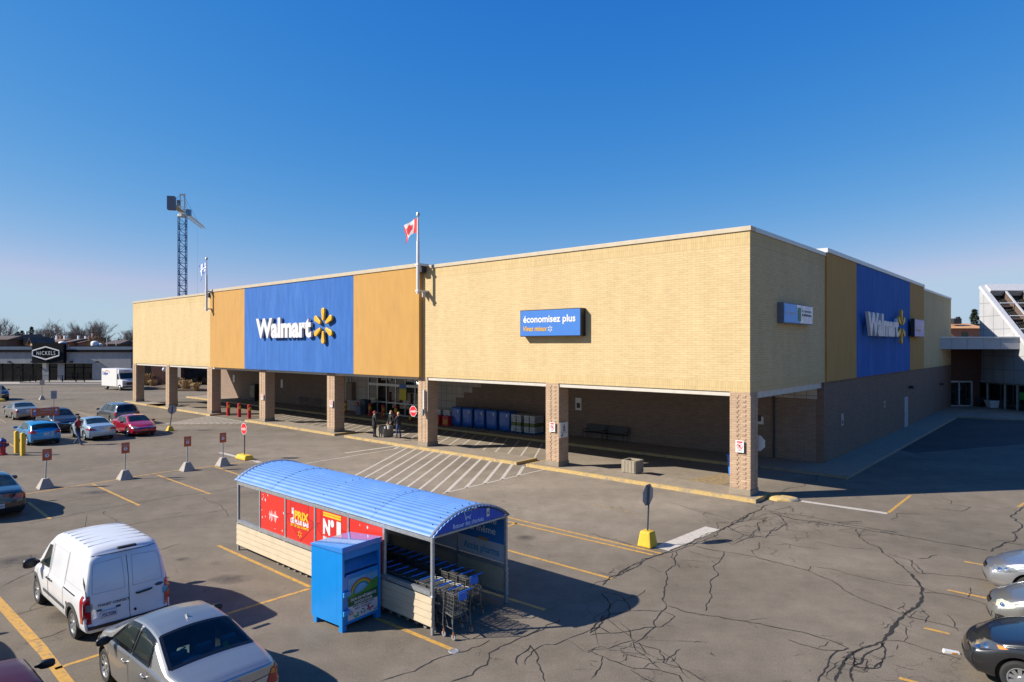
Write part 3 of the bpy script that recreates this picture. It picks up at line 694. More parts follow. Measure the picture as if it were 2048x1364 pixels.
# flags on bracketed poles
def flag(px, py_top, py_bot, pfy0, pfy1, label, colors, kind, wpx):
    y = -.75; x = fx(px, y); zt, zb = fz(px, py_top, y), fz(px, py_bot, y)
    r = on_store('flagpole', label, 'flag', (x, 0, 0))
    mb = MB(); mb.lathe([(.0, zb), (.1, zb), (.1, zb+3.2), (.075, zb+3.3), (.055, zt-.25), (0, zt-.24)], 10, o=(0, y, 0)); mb.build('pole', WHITE, r, smooth=40)
    mb = MB(); mb.lathe([(0, zt-.22), (.11, zt-.18), (.13, zt-.05), (.08, zt+.06), (0, zt+.08)], 10, o=(0, y, 0)); mb.build('finial', STEEL, r, smooth=40)
    for z in (zb+.15, zb+1.75):
        mb = MB(); mb.box((-.13, y-.12, z), (.13, -.02, z+.1)); mb.box((-.13, -.02-.3, z-.3), (-.07, -.02, z)); mb.build('bracket', WHITE, r)
    # cloth: a grid hanging limp to the left with folds
    z1, z0 = fz(px, pfy0, y), fz(px, pfy1, y); h = z1-z0; Wf = wpx; NX, NZ = 26, 14
    mats = [pm('flag_'+k, c, .8, var=.06) for k, c in colors.items()]; names = list(colors)
    mb = MB(); P = {}
    for i in range(NX+1):
        u = i/NX
        for j in range(NZ+1):
            v = j/NZ
            xx = -.1 - Wf*u*(1-.1*math.sin(v*3)); yy = y + .22*math.sin(u*7+v*2)*u - .15*u
            zz = z1 - h*v - (.75*u*u*h)*(.9+.15*math.sin(3*v)) + .05*math.sin(u*9)*h
            P[i, j] = Vector((xx, yy, zz))
    for i in range(NX):
        for j in range(NZ):
            u, v = (i+.5)/NX, (j+.5)/NZ
            mb.quad(P[i, j], P[i, j+1], P[i+1, j+1], P[i+1, j], mi=names.index(kind(u, v)))
    mb.build('flag', mats, r, fix=False)
def maple(u, v):
    if u < .25 or u > .75: return 'red'
    a, b = (u-.5)/.25*.95, (v-.5)
    return 'red' if (abs(a)*.6+abs(b) < .40 or (abs(a) < .75 and abs(b+.02) < .16) or (abs(a) < .06 and 0 < b < .36)) else 'white'
def fleur(u, v):
    if abs(u-.5) < .07 or abs(v-.5) < .09: return 'white_cloth'
    for a in (.22, .78):
        for b in (.24, .76):
            if abs(u-a) < .035 and abs(v-b) < .14 or abs(u-a) < .09 and abs(v-b) < .035: return 'white_cloth'
    return 'blue'
flag(836, 427, 588, 437, 466, 'tall white flagpole with a red and white maple leaf flag', {'red': (.55, .02, .03), 'white': (.55, .54, .53)}, maple, 1.2)
flag(413, 516, 622, 522, 546, 'smaller white flagpole with a blue and white cross flag, near the crane', {'blue': (.03, .10, .42), 'white_cloth': (.72, .73, .75)}, fleur, 1.2)
# floodlights standing at the ends of the raised panel
for px, py, nm in ((845, 538, 'dark floodlight at the parapet beside the tall flagpole'), (421, 590, 'dark floodlight at the parapet beside the small flagpole')):
    x = fx(px, -.2); z = fz(px, py, -.2)
    r = on_store('floodlight', nm, 'floodlight', (x, 0, z))
    mb = MB(); mb.box((-.22, -.45, -.25), (.22, -.05, .2)); mb.build('housing', DARK, r, bevel=.04)
    mb = MB(); mb.box((-.06, -.047, -.1), (.06, -.008, .1)); mb.build('bracket', STEEL, r)
# ================================================================== VEHICLES
def lerp(a, b, t): return a+(b-a)*t
def prof(pts, x, sm=.0):
    def f(x):
        if x <= pts[0][0]: return pts[0][1]
        for (a, b), (c, d) in zip(pts, pts[1:]):
            if x <= c: return b+(d-b)*(x-a)/(c-a) if c > a else d
        return pts[-1][1]
    if not sm: return f(x)
    return sum(f(x+sm*k/3) for k in range(-3, 4))/7
def car_paint(name, col, metal=.0, rough=.32, coat=.8):
    return pm(name, col, rough, metal=metal, var=.05, scale=2, coat=coat, spec=.5)
TYRE = pm('tyre_rubber', (.016, .016, .016), .85, var=.25, scale=20)
RIMS = pm('silver_rim', (.40, .41, .42), .35, metal=.75, var=.1)
RIMD = pm('dark_rim', (.05, .05, .055), .4, metal=.5, var=.1)
CGL = glass_mat('car_glass', (.010, .016, .016), .03, .4)
CGL2 = glass_mat('tinted_glass', (.005, .006, .007), .03, .5)
LAMPR = pm('red_lamp', (.34, .008, .012), .12, var=.25, scale=22, coat=.6)
LAMPW = pm('clear_lamp', (.19, .20, .21), .10, metal=.35, var=.4, scale=12, coat=1)
LAMPA = pm('amber_lamp', (.55, .17, .02), .15, var=.15, scale=22, coat=.6)
TRIMB = pm('black_trim', (.014, .014, .015), .5, var=.2)
TRIMG = pm('grey_trim', (.055, .057, .06), .6, var=.15)
CHROME = pm('chrome', (.62, .62, .63), .12, metal=1, var=.05)
PLATE = pm('plate_white', (.42, .45, .50), .4, var=.04)
PLTX = pm('plate_blue_ink', (.02, .05, .22), .5)
GAP = pm('panel_gap', (.01, .01, .011), .8)

class Car:
    def __init__(s, sp):
        s.__dict__.update(dict(zb=.2, tum=.42, crown=.05, R=.32, rimr=.215, tw=.2, glass=CGL, rim=RIMS, bowF=.28, bowR=.12, sm=.06, rr=.13, well=.07, wid=None, nosepow=2, spokes=7, dlo=.11, ledge=.035))
        s.__dict__.update(sp)
        if s.wid is None: s.wid = [(0, .90), (.25, .955), (.9, 1), (s.L-1.3, 1), (s.L-.55, .965), (s.L, .86)]
    def hw(s, x): return s.W/2*prof(s.wid, x, .12)
    def zt(s, x): return prof(s.top, x, s.sm)
    def zbelt(s, x): return min(prof(s.belt, x, .15), s.zt(x)-.015)
    def wglass(s, x): 
        h = s.zt(x)-s.zbelt(x); return s.hw(x)*.972 - s.ledge*min(1, h/.2)
    def wroof(s, x):
        h = s.zt(x)-s.zbelt(x); return s.wglass(x) - s.tum*h
    def section(s, x):
        w = s.hw(x); zb = prof(s.bot, x, .1) if hasattr(s, 'bot') else s.zb
        be, zt = s.zbelt(x), s.zt(x); h = max(zt-be, .015)
        zm = zb+(be-zb)*.52
        P = [(0, zb), (w*.5, zb), (w*.86, zb), (w*.94, zb+.03), (w*.972, zb+.09), (w*.985, lerp(zb, zm, .55)), (w*.997, zm), (w, lerp(zm, be, .4)), (w*.995, lerp(zm, be, .75)), (w*.985, be-.03), (w*.972, be)]
        wg = s.wglass(x); wr = s.wroof(x); r = min(s.rr, h*.6)
        a = Vector((wg, be+.012)); b = Vector((wr, zt)); 
        d = (b-a); ln = max(d.length, 1e-4); e = a + d*max(0, (ln-r)/ln)
        cr = s.crown*min(1, h/.3+.35); f = Vector((max(wr-r*1.25, wr*.5), zt-cr*(.8)**2))
        for t in (0, .33, .66, 1): q = a.lerp(e, t); P.append((q.x, q.y))
        c = Vector((wr, zt-cr*.9))
        for t in (.25, .5, .75, 1):
            q = e*(1-t)**2 + c*(2*t*(1-t)) + f*t*t; P.append((q.x, q.y))
        for t in (.75, .5, .25, 0):
            P.append((f.x*t, zt - cr*(.8*t)**2))
        return P
    def warp(s, x, y, z):
        # fore-and-aft outline by height, and plan curvature of nose and tail
        w = s.W/2
        tr = max(0, 1-x/s.rampR); tf = max(0, 1-(s.L-x)/s.rampF)
        dx = (prof(s.rear, z, .05) + s.bowR*abs(y/w)**2.6)*tr**1.3 - (prof(s.front, z, .05) + s.bowF*abs(y/w)**s.nosepow)*tf**1.3
        return x+dx
    def body(s):
        xs = sorted(set([round(k*s.L/56, 4) for k in range(57)] + [.03, .06, .1, s.L-.03, s.L-.06, s.L-.1]))
        V = []; n = None; Fc = []
        rings = []
        for x in xs:
            P = s.section(x); rings.append((x, P))
        def capring(x, P, k, out):
            zc = (P[0][1]+P[-1][1])/2; return [(y*k, zc+(z-zc)*k) for y, z in P], x+out
        seq = []
        for k, o in ((.0, .05), (.3, .05), (.6, .05), (.82, .046), (.93, .036), (.975, .018)):
            P, x = capring(rings[0][0], rings[0][1], k, -o); seq.append((x, P))
        seq += rings
        for k, o in ((.975, .018), (.93, .036), (.82, .046), (.6, .05), (.3, .05), (.0, .05)):
            P, x = capring(rings[-1][0], rings[-1][1], k, o); seq.append((x, P))
        m = len(seq[0][1]); full = 2*m-2
        for x, P in seq:
            ring = [(y, z) for y, z in P] + [(-y, z) for y, z in P[-2:0:-1]]
            for y, z in ring:
                xx = s.warp(min(max(x, 0), s.L), y, z) + (x-min(max(x, 0), s.L)); V.append((xx, y, z))
        for i in range(len(seq)-1):
            for j in range(full):
                q = (j+1) % full; Fc.append((i*full+j, i*full+q, (i+1)*full+q, (i+1)*full+j))
        me = bpy.data.meshes.new('body'); me.from_pydata(V, [], Fc)
        bm = bmesh.new(); bm.from_mesh(me); bmesh.ops.remove_doubles(bm, verts=bm.verts, dist=.0008)
        bmesh.ops.dissolve_degenerate(bm, dist=.0005, edges=bm.edges)
        bmesh.ops.recalc_face_normals(bm, faces=bm.faces); bm.to_mesh(me)
        s.bvh = BVHTree.FromBMesh(bm); bm.free(); return me
    def conform(s, mb, poly, view, off=.006, step=.09, mi=0):
        # lay a flat outline on the body: view 'L' / 'R' (x, z), 'B' / 'F' (y, z), 'T' (x, y)
        pts = [Vector(p) for p in poly]; n = len(pts); edges = []; co_ = []
        for i in range(n):
            a, b = pts[i], pts[(i+1) % n]; k = max(1, int((b-a).length/step))
            for t in range(k): co_.append(a.lerp(b, t/k))
        n = len(co_); edges = [(i, (i+1) % n) for i in range(n)]
        x0, x1 = min(p.x for p in pts), max(p.x for p in pts); y0, y1 = min(p.y for p in pts), max(p.y for p in pts)
        def inside(p):
            c = False; j = n-1
            for i in range(n):
                a, b = co_[i], co_[j]
                if (a.y > p.y) != (b.y > p.y) and p.x < (b.x-a.x)*(p.y-a.y)/(b.y-a.y)+a.x: c = not c
                j = i
            return c
        ext = list(co_)
        i = 1
        while x0+i*step < x1:
            k = 1
            while y0+k*step < y1:
                p = Vector((x0+i*step, y0+k*step))
                if inside(p) and min((p-q).length for q in co_) > step*.35: ext.append(p)
                k += 1
            i += 1
        vv, ee, ff, *_ = delaunay_2d_cdt(ext, edges, [list(range(n))], 1, 1e-5)
        d = {'L': Vector((0, -1, 0)), 'R': Vector((0, 1, 0)), 'B': Vector((1, 0, 0)), 'F': Vector((-1, 0, 0)), 'T': Vector((0, 0, -1))}[view]
        Q = []
        for p in vv:
            o = {'L': (p.x, 3, p.y), 'R': (p.x, -3, p.y), 'B': (-3, p.x, p.y), 'F': (s.L+3, p.x, p.y), 'T': (p.x, p.y, 5)}[view]
            hit, nr, idx, ds = s.bvh.ray_cast(Vector(o), d)
            if hit is not None and ((view in 'LR' and abs(hit.y) < s.W*.27) or (view == 'B' and hit.x > 1.3) or (view == 'F' and hit.x < s.L-1.3)): hit = None
            Q.append(None if hit is None else hit + (nr if nr.dot(d) < 0 else -nr)*off)
        base = len(mb.v); mp = {}
        for i, q in enumerate(Q):
            if q is not None: mp[i] = len(mb.v); mb.v.append(q)
        for f in ff:
            if all(i in mp for i in f) and max((Q[f[a]]-Q[f[a-1]]).length for a in range(len(f))) < max(.3, step*4): mb.f.append(tuple(mp[i] for i in f)); mb.mi.append(mi)
    def patch(s, name, polys, mat, off=.006, parent=None, step=.09, label=None):
        mb = MB()
        for poly, view in polys: s.conform(mb, poly, view, off, step)
        if not mb.f: return None
        # face outward
        me = mb.mesh(name, mat, 60, fix=True)
        return link(name, me, parent or s.root, label)
    def strip(s, pts, view, w=.012):
        out = []
        for a, b in zip(pts, pts[1:]):
            a, b = Vector(a), Vector(b); d = (b-a).normalized(); q = Vector((-d.y, d.x))*(w/2); e = d*.003
            out.append(([a-q-e, b-q+e, b+q+e, a+q-e], view))
        return out
    def side_glass(s, x0, x1, lean0=0, lean1=0, top=None, bot=.035, n=8):
        # outline of a side window between two pillars
        top = s.dlo if top is None else top
        B = []; T = []
        for k in range(n+1):
            x = lerp(x0, x1, k/n); B.append((x, s.zbelt(x)+bot))
        for k in range(n+1):
            x = lerp(x0+lean0, x1+lean1, k/n); T.append((x, max(s.zt(x)-top, s.zbelt(x)+bot+.004)))
        return B + T[::-1]
    def top_glass(s, x0, x1, inset=.07, n=6):
        L_ = []
        for k in range(n+1):
            x = lerp(x0, x1, k/n); L_.append((x, s.wroof(x)-inset))
        return L_ + [(x, -y) for x, y in L_[::-1]]
    def build(s, name, label, cat, loc, rz, group):
        s.root = thing(name, label, cat, loc, rz, group)
        me = s.body()
        me.materials.append(s.paint); me.materials.append(TRIMB)
        bo = link('body', me, s.root)
        cut = MB(); 
        for ax in s.axles:
            for sd in (1, -1):
                y0, y1 = sd*(s.W/2-.28), sd*(s.W/2+.4)
                cut.lathe([(.0005, y0), (s.R+s.well, y0), (s.R+s.well, y1), (.0005, y1)], 28, 'y', (ax, 0, s.R+.005))
        cm = cut.mesh('cut', TRIMB); bmq = bmesh.new(); bmq.from_mesh(cm); bmesh.ops.remove_doubles(bmq, verts=bmq.verts, dist=.001); bmesh.ops.recalc_face_normals(bmq, faces=bmq.faces); bmq.to_mesh(cm); bmq.free()
        co_ = bpy.data.objects.new('cut', cm); COL.objects.link(co_)
        md = bo.modifiers.new('b', 'BOOLEAN'); md.operation = 'DIFFERENCE'; md.object = co_; md.solver = 'EXACT'
        bo.parent = None
        dg = bpy.context.evaluated_depsgraph_get(); dg.update()
        nm = bpy.data.meshes.new_from_object(bo.evaluated_get(dg)); bo.modifiers.clear(); 
        if len(nm.polygons) > 200: bo.data = nm
        bo.parent = s.root; bpy.data.objects.remove(co_)
        nm = bo.data; mis = []
        if len(nm.materials) < 2: nm.materials.clear(); nm.materials.append(s.paint); nm.materials.append(TRIMB)
        for p in nm.polygons:
            c = p.center; k = 0
            for ax in s.axles:
                if math.hypot(c.x-ax, c.z-s.R-.005) < s.R+s.well-.012 or (abs(math.hypot(c.x-ax, c.z-s.R-.005)-(s.R+s.well)) < .02 and abs(p.normal.y) < .5 and abs(c.y) < s.W/2-.02 and c.z < s.R*2+s.well+.05 and p.normal.z < .1): k = 1
            if p.normal.z < -.8: k = 1
            mis.append(k)
        nm.polygons.foreach_set('material_index', mis); nm.polygons.foreach_set('use_smooth', [True]*len(nm.polygons)); nm.set_sharp_from_angle(angle=R(38)); nm.update()
        s.bodyo = bo
        # wheels
        for ax in s.axles:
            for sd in (1, -1): s.wheel(ax, sd)
        s.dress(s)
        return s.root
    def wheel(s, ax, sd):
        R_, w, rr = s.R, s.tw, s.rimr
        yc = sd*(s.W/2-.025-w/2); mb = MB()
        h = w/2
        mb.lathe([(rr, -h*.9), (rr+.03, -h), (R_-.035, -h), (R_-.01, -h*.75), (R_, -h*.4), (R_, h*.4), (R_-.01, h*.75), (R_-.035, h), (rr+.03, h), (rr, h*.9), (rr-.01, h*.3), (rr-.01, -h*.3), (rr, -h*.9)], 32, 'y', (0, 0, 0))
        t = mb.build('wheel', TYRE, s.root, smooth=40); t.location = (ax, yc, R_)
        rb = MB(); f = sd*h*.72
        rb.lathe([(rr-.002, sd*h*.92), (rr-.02, sd*h*.93), (rr-.035, f*.9)], 28, 'y')
        rb.lathe([(0, f+sd*.012), (.05, f+sd*.012), (.065, f), (.07, f-sd*.03)], 16, 'y')
        for k in range(s.spokes):
            a = 2*math.pi*k/s.spokes + .2; c, d = math.cos(a), math.sin(a)
            def pt(r, o, y): return Vector((c*r-d*o, y, d*r+c*o))
            w0, w1 = .026, .034 if s.spokes > 6 else .05
            a0, b0, a1, b1 = pt(.05, w0, f), pt(.05, -w0, f), pt(rr-.018, w1, f+sd*.012), pt(rr-.018, -w1, f+sd*.012)
            q = Vector((0, -sd*.03, 0))
            rb.quad(a0, b0, b1, a1); rb.quad(a0, a1, a1+q, a0+q); rb.quad(b0, b0+q, b1+q, b1)
        rb.lathe([(0.001, -f*.2), (rr-.015, -f*.2)], 24, 'y', mi=1)
        rb.build('rim', [s.rim, TRIMB], t, smooth=35)
    # ---- common dressing
    def mirror(s, x, z, sd, mat=None, L_=.10, W_=.21, H_=.15):
        y = sd*(s.hw(x)-.02); mb = MB()
        n = 12
        for (yy, k) in ((0, .25), (.05, .5), (.09, .92), (.14, 1), (.20, 1), (.26, .86), (.285, .55)):
            for j in range(n):
                a = 2*math.pi*j/n; cx_ = abs(math.cos(a))**.7*math.copysign(1, math.cos(a)); sz_ = abs(math.sin(a))**.7*math.copysign(1, math.sin(a))
                mb.v.append(Vector((x+L_/2*k*cx_ - .02*(yy/.2), y+sd*yy*W_/.21, z+.03+H_/2*k*sz_)))
        for i in range(6):
            for j in range(n):
                q = (j+1) % n; mb.f.append((i*n+j, i*n+q, (i+1)*n+q, (i+1)*n+j)); mb.mi.append(0)
        mb.f.append(tuple(range(n))); mb.mi.append(0); mb.f.append(tuple(range(6*n, 7*n))); mb.mi.append(0)
        return mb.build('mirror', mat or s.paint, s.root, smooth=50)
    def handle(s, x, z, sd, mat=None):
        hit = s.bvh.ray_cast(Vector((x, sd*3, z)), Vector((0, -sd, 0)))[0]
        if hit is None: return
        mb = MB(); y = hit.y
        mb.tube([(x-.09, y, z), (x-.07, y+sd*.03, z), (x+.07, y+sd*.032, z), (x+.09, y, z)], .014, 6)
        mb.build('door_handle', mat or s.paint, s.root, smooth=50)
    def plate(s, z, view='B', text=None, y=0, w=.31, h=.155, mat=None):
        mb = MB(); d = Vector((1, 0, 0)) if view == 'B' else Vector((-1, 0, 0))
        hit = s.bvh.ray_cast(Vector((-3 if view == 'B' else s.L+3, y, z)), d)[0]
        x = hit.x - d.x*.025
        mb.box((x-.008, y-w/2, z-h/2), (x+.008, y+w/2, z+h/2)); p = mb.build('license_plate', mat or PLATE, s.root, bevel=.004)
        if text:
            t = MB(); M = frame((x-d.x*.011, y, z-h*.28), (0, -d.x, 0), (0, 0, 1)); t.add(text_mesh(text, w*.84, h*.5, .001, .012, align='CENTER'), M); t.build('lettering', PLTX, p)
    def seams(s, sides, extra=()):
        L_ = []
        for v in ('L', 'R'):
            for pts in sides: L_ += s.strip(pts, v)
        for pts, v in extra: L_ += s.strip(pts, v)
        return s.patch('panel_gap', L_, GAP, .004, step=.12)

def sedan_dress(s):
    # windscreen, rear window, door windows, lamps, seams
    t = s.top; d = s.d
    s.patch('windscreen', [(s.top_glass(d['ws'][0], d['ws'][1]), 'T')], s.glass)
    if d.get('rg'): s.patch('rear_window', [(s.top_glass(d['rg'][0], d['rg'][1], d.get('rgi', .07)), 'T')], s.glass)
    if d.get('rgb'): s.patch('rear_window', [(d['rgb'], 'B')], s.glass)
    for v in 'LR':
        for w in d['win']: s.patch('side_window', [(s.side_glass(*w), v)], s.glass, .005)
        if d.get('pillar'): s.patch('window_trim', [(s.side_glass(*w), v) for w in d['pillar']], TRIMB, .004)
    for sd in (1, -1):
        m = lambda P: [(y*sd, z) for y, z in P]
        v = 'L' if sd > 0 else 'R'
        s.patch('taillight', [(m(d['tail']), 'B')] + ([(d['tail_side'], v)] if d.get('tail_side') else []), d.get('tailm', LAMPR), .010, step=.06)
        if d.get('tail2'): s.patch('indicator', [(m(d['tail2']), 'B')], d.get('tail2m', LAMPA), .013, step=.05)
        hl = s.patch('headlight', ([(m(d['head']), 'F')] if d.get('head') else []) + ([(d['head_side'], v)] if d.get('head_side') else []), d.get('headm', LAMPW), .010, step=.05 if d.get('head') else .03)
        for (rx, rz_, rr_) in d.get('refl', ()): s.patch('reflector', [([(rx+rr_*math.cos(a), rz_+rr_*.8*math.sin(a)) for a in [k*.57 for k in range(11)]], v)], CHROME, .014, step=.03, parent=hl)
        if d.get('head2'): s.patch('indicator', [(d['head2'], v)], LAMPA, .013, step=.05)
        if d.get('fog'): s.patch('fog_light', [(m(d['fog']), 'F')], TRIMB, .008, step=.05)
        s.mirror(d['mir'][0], d['mir'][1], sd, d.get('mirm'))
        for x, z in d['hand']: s.handle(x, z, sd, d.get('handm'))
    if d.get('grille'): s.patch('grille', [(P, 'F') for P in d['grille']], TRIMB, .008, step=.06)
    if d.get('gtrim'): s.patch('grille_trim', sum([s.strip(P, 'F', .03) for P in d['gtrim']], []), CHROME, .014, step=.08)
    if d.get('seam'): s.seams(d['seam'], d.get('seamx', ()))
    if d.get('valance'): s.patch('bumper_trim', [(P, 'B') for P in d['valance']], TRIMB, .007, step=.08)
    if d.get('sill'): s.patch('sill_trim', [(P, v) for P in d['sill'] for v in 'LR'], d.get('sillm', TRIMB), .008, step=.1)
    if d.get('plate'): s.plate(*d['plate'])
    if d.get('badge'):
        y, z, v = d['badge']; dx = 1 if v == 'B' else -1
        hit = s.bvh.ray_cast(Vector((-3 if v == 'B' else s.L+3, y, z)), Vector((dx, 0, 0)))[0]
        mb = MB(); 
        for k in range(18):
            a, b = 2*math.pi*k/18, 2*math.pi*(k+1)/18
            mb.tube([hit+Vector((-dx*.012, .075*math.cos(a), .05*math.sin(a))), hit+Vector((-dx*.012, .075*math.cos(b), .05*math.sin(b)))], .007, 5)
        mb.tube([hit+Vector((-dx*.012, -.05, .012)), hit+Vector((-dx*.012, .05, .012))], .007, 5); mb.tube([hit+Vector((-dx*.012, 0, -.04)), hit+Vector((-dx*.012, 0, .04))], .006, 5)
        mb.build('badge', CHROME, s.root, smooth=60)
    if d.get('fin'):
        x = d['fin']; z = s.zt(x); mb = MB(); mb.prism([(-.07, -.01), (.09, -.01), (-.045, .055)], (x, -.015, z), (1, 0, 0), (0, 0, 1), (0, 1, 0), 0, .03); mb.build('antenna', d.get('finm', s.paint), s.root, bevel=.008)
    if d.get('extra'): d['extra'](s)
TAIL_S = [(.42, .56), (.86, .60), (.84, .84), (.52, .86), (.44, .74)]
def sedan(paint, L_=4.55, W=1.77, Hh=1.46, **kw):
    k = Hh/1.46; q = L_/4.55
    top = [(0, .98*k), (.10*q, 1.03*k), (.45*q, 1.065*k), (.80*q, 1.09*k), (1.62*q, 1.415*k), (2.0*q, 1.455*k), (2.35*q, 1.46*k), (2.75*q, 1.425*k), (3.55*q, 1.02*k), (3.8*q, .965*k), (4.3*q, .84*k), (4.5*q, .74*k), (4.55*q, .68*k)]
    belt = [(0, .86*k), (.6*q, .94*k), (1.4*q, .965*k), (2.6*q, .93*k), (3.5*q, .89*k), (4.1*q, .78*k), (4.55*q, .62*k)]
    sp = dict(L=L_, W=W, paint=paint, top=top, belt=belt, axles=(.97*q, 3.57*q), rampR=.9, rampF=.9,
              rear=[(.2, .10), (.35, .02), (.6, .0), (.72, .03), (.85, .06), (1.0, .05), (1.1, .02)], front=[(.2, .12), (.32, .02), (.5, .0), (.65, .06), (.75, .14), (.9, .1)], dress=sedan_dress)
    d = dict(ws=(3.48*q, 2.78*q), rg=(.86*q, 1.60*q), win=[(2.28*q, 3.24*q, .02, -.46), (1.45*q, 2.20*q, .10, .0)], pillar=[(1.36*q, 3.30*q, .20, -.46, .095, .02, 14)],
             tail=TAIL_S, head=[(.36, .60), (.74, .62), (.78, .74), (.50, .72)], head_side=[(L_-.50, .63), (L_-.16, .60), (L_-.2, .72), (L_-.5, .77)],
             mir=(3.06*q, .98*k), hand=[(2.42*q, .80*k), (1.52*q, .83*k)], grille=[[(-.42, .56), (.42, .56), (.46, .64), (-.46, .64)], [(-.55, .28), (.55, .28), (.5, .40), (-.5, .40)]], gtrim=[[(-.45, .65), (.45, .65)]],
             seam=[[(2.25*q, .34), (2.25*q, .92*k)], [(3.22*q, .34), (3.30*q, .6), (3.26*q, .9*k)], [(1.30*q, .62), (1.38*q, .93*k)]], plate=(.80, 'B'), valance=[[(-.7, .22), (.7, .22), (.6, .33), (-.6, .33)]])
    d.update(kw.pop('d', {})); sp.update(kw); sp['d'] = d
    return Car(sp)
def hatch(paint, L_=4.36, W=1.82, Hh=1.48, **kw):
    q = L_/4.36; k = Hh/1.48
    top = [(0, .96*k), (.05*q, 1.02*k), (.13*q, 1.10*k), (.50*q, 1.38*k), (.75*q, 1.42*k), (1.5*q, 1.475*k), (2.1*q, 1.48*k), (2.5*q, 1.44*k), (3.35*q, 1.03*k), (3.6*q, .97*k), (4.1*q, .86*k), (4.3*q, .75*k), (4.36*q, .68*k)]
    belt = [(0, .90*k), (.5*q, 1.02*k), (1.2*q, 1.0*k), (2.4*q, .94*k), (3.3*q, .89*k), (3.9*q, .78*k), (4.36*q, .62*k)]
    sp = dict(L=L_, W=W, paint=paint, top=top, belt=belt, axles=(.80*q, 3.45*q), rampR=.7, rampF=.9,
              rear=[(.2, .08), (.35, .02), (.55, .0), (.8, .05), (1.0, .06), (1.4, .0)], front=[(.2, .12), (.32, .02), (.5, .0), (.65, .06), (.75, .14), (.9, .1)], dress=sedan_dress)
    d = dict(ws=(3.28*q, 2.52*q), rg=(.17*q, .50*q), rgi=.02, win=[(2.02*q, 3.0*q, .02, -.5), (1.12*q, 1.95*q, .1, .0), (.72*q, 1.04*q, .22, .06)], pillar=[(.70*q, 3.05*q, .25, -.5, .10, .02, 14)],
             tail=[(.52, .74), (.84, .78), (.84, .96), (.62, .96), (.5, .84)], tail_side=[(.10, .78), (.42, .84), (.36, .96), (.1, .98)], head=[(.40, .60), (.76, .64), (.80, .76), (.5, .72)], head_side=[(L_-.55, .70), (L_-.16, .62), (L_-.2, .74), (L_-.6, .82)],
             mir=(2.86*q, .99*k), hand=[(2.15*q, .82*k), (1.25*q, .86*k)], grille=[[(-.5, .30), (.5, .30), (.6, .48), (-.6, .48)]],
             seam=[[(1.98*q, .34), (1.98*q, .92*k)], [(3.0*q, .34), (3.06*q, .6), (3.02*q, .9*k)]], plate=(.74, 'B'), valance=[[(-.75, .22), (.75, .22), (.66, .40), (-.66, .40)]])
    d.update(kw.pop('d', {})); sp.update(kw); sp['d'] = d
    return Car(sp)
def suv(paint, L_=4.75, W=1.93, Hh=1.72, **kw):
    q = L_/4.75; k = Hh/1.72
    top = [(0, 1.02*k), (.06, 1.1*k), (.16, 1.2*k), (.42, 1.62*k), (.7*q, 1.69*k), (1.8*q, 1.72*k), (2.5*q, 1.70*k), (2.85*q, 1.64*k), (3.55*q, 1.20*k), (3.8*q, 1.14*k), (4.45*q, 1.03*k), (4.68*q, .9*k), (4.75*q, .8*k)]
    belt = [(0, 1.0*k), (.6, 1.08*k), (2.6*q, 1.06*k), (3.5*q, 1.03*k), (4.3*q, .92*k), (4.75*q, .74*k)]
    sp = dict(L=L_, W=W, paint=paint, top=top, belt=belt, axles=(.95*q, 3.78*q), R=.36, rimr=.235, rampR=.6, rampF=.8, zb=.26, rr=.15,
              rear=[(.2, .08), (.35, .02), (.6, .0), (.9, .05), (1.2, .05), (1.7, .0)], front=[(.2, .12), (.4, .02), (.6, .0), (.8, .04), (.95, .1), (1.1, .1)], dress=sedan_dress)
    d = dict(ws=(3.48*q, 2.88*q), rgb=[(-.62, 1.14*k), (.62, 1.14*k), (.52, 1.55*k), (-.52, 1.55*k)], win=[(2.2*q, 3.2*q, .02, -.42), (1.25*q, 2.12*q, .03, .0), (.5*q, 1.17*q, .2, .0)], pillar=[(.46*q, 3.26*q, .22, -.42, .10, .02, 14)],
             tail=[(.62, .82), (.88, .84), (.86, 1.08), (.66, 1.06)], tail_side=[(.08, .84), (.3, .88), (.26, 1.06), (.08, 1.06)], head=[(.42, .76), (.82, .80), (.86, .92), (.5, .90)], head_side=[(L_-.5, .84), (L_-.16, .78), (L_-.2, .92), (L_-.5, .98)],
             mir=(3.05*q, 1.12*k), hand=[(2.35*q, .95*k), (1.4*q, .98*k)], grille=[[(-.40, .62), (.40, .62), (.46, .88), (-.46, .88)], [(-.6, .34), (.6, .34), (.6, .5), (-.6, .5)]], gtrim=[[(-.46, .89), (.46, .89)], [(-.42, .76), (0, .70), (.42, .76)]],
             seam=[[(2.16*q, .4), (2.16*q, 1.02*k)], [(3.25*q, .4), (3.28*q, 1.0*k)]], valance=[[(-.8, .28), (.8, .28), (.75, .5), (-.75, .5)]])
    d.update(kw.pop('d', {})); sp.update(kw); sp['d'] = d
    return Car(sp)
HU = math.atan2(-UX.y, -UX.x)            # heading along the store, away from the corner
HR = math.atan2(UX.y, UX.x)              # heading towards the corner
def park(c, wheel, which, rz, name, label, cat='car', group='cars parked in the lot'):
    # put the car so that one wheel's foot stands at a surveyed point; which = (axle index, side)
    ax, sd = which; lx, ly = c.axles[ax], sd*(c.W/2-.03)
    ca, sa = math.cos(rz), math.sin(rz)
    return c.build(name, label, cat, (wheel.x-(lx*ca-ly*sa), wheel.y-(lx*sa+ly*ca), 0), rz, group)

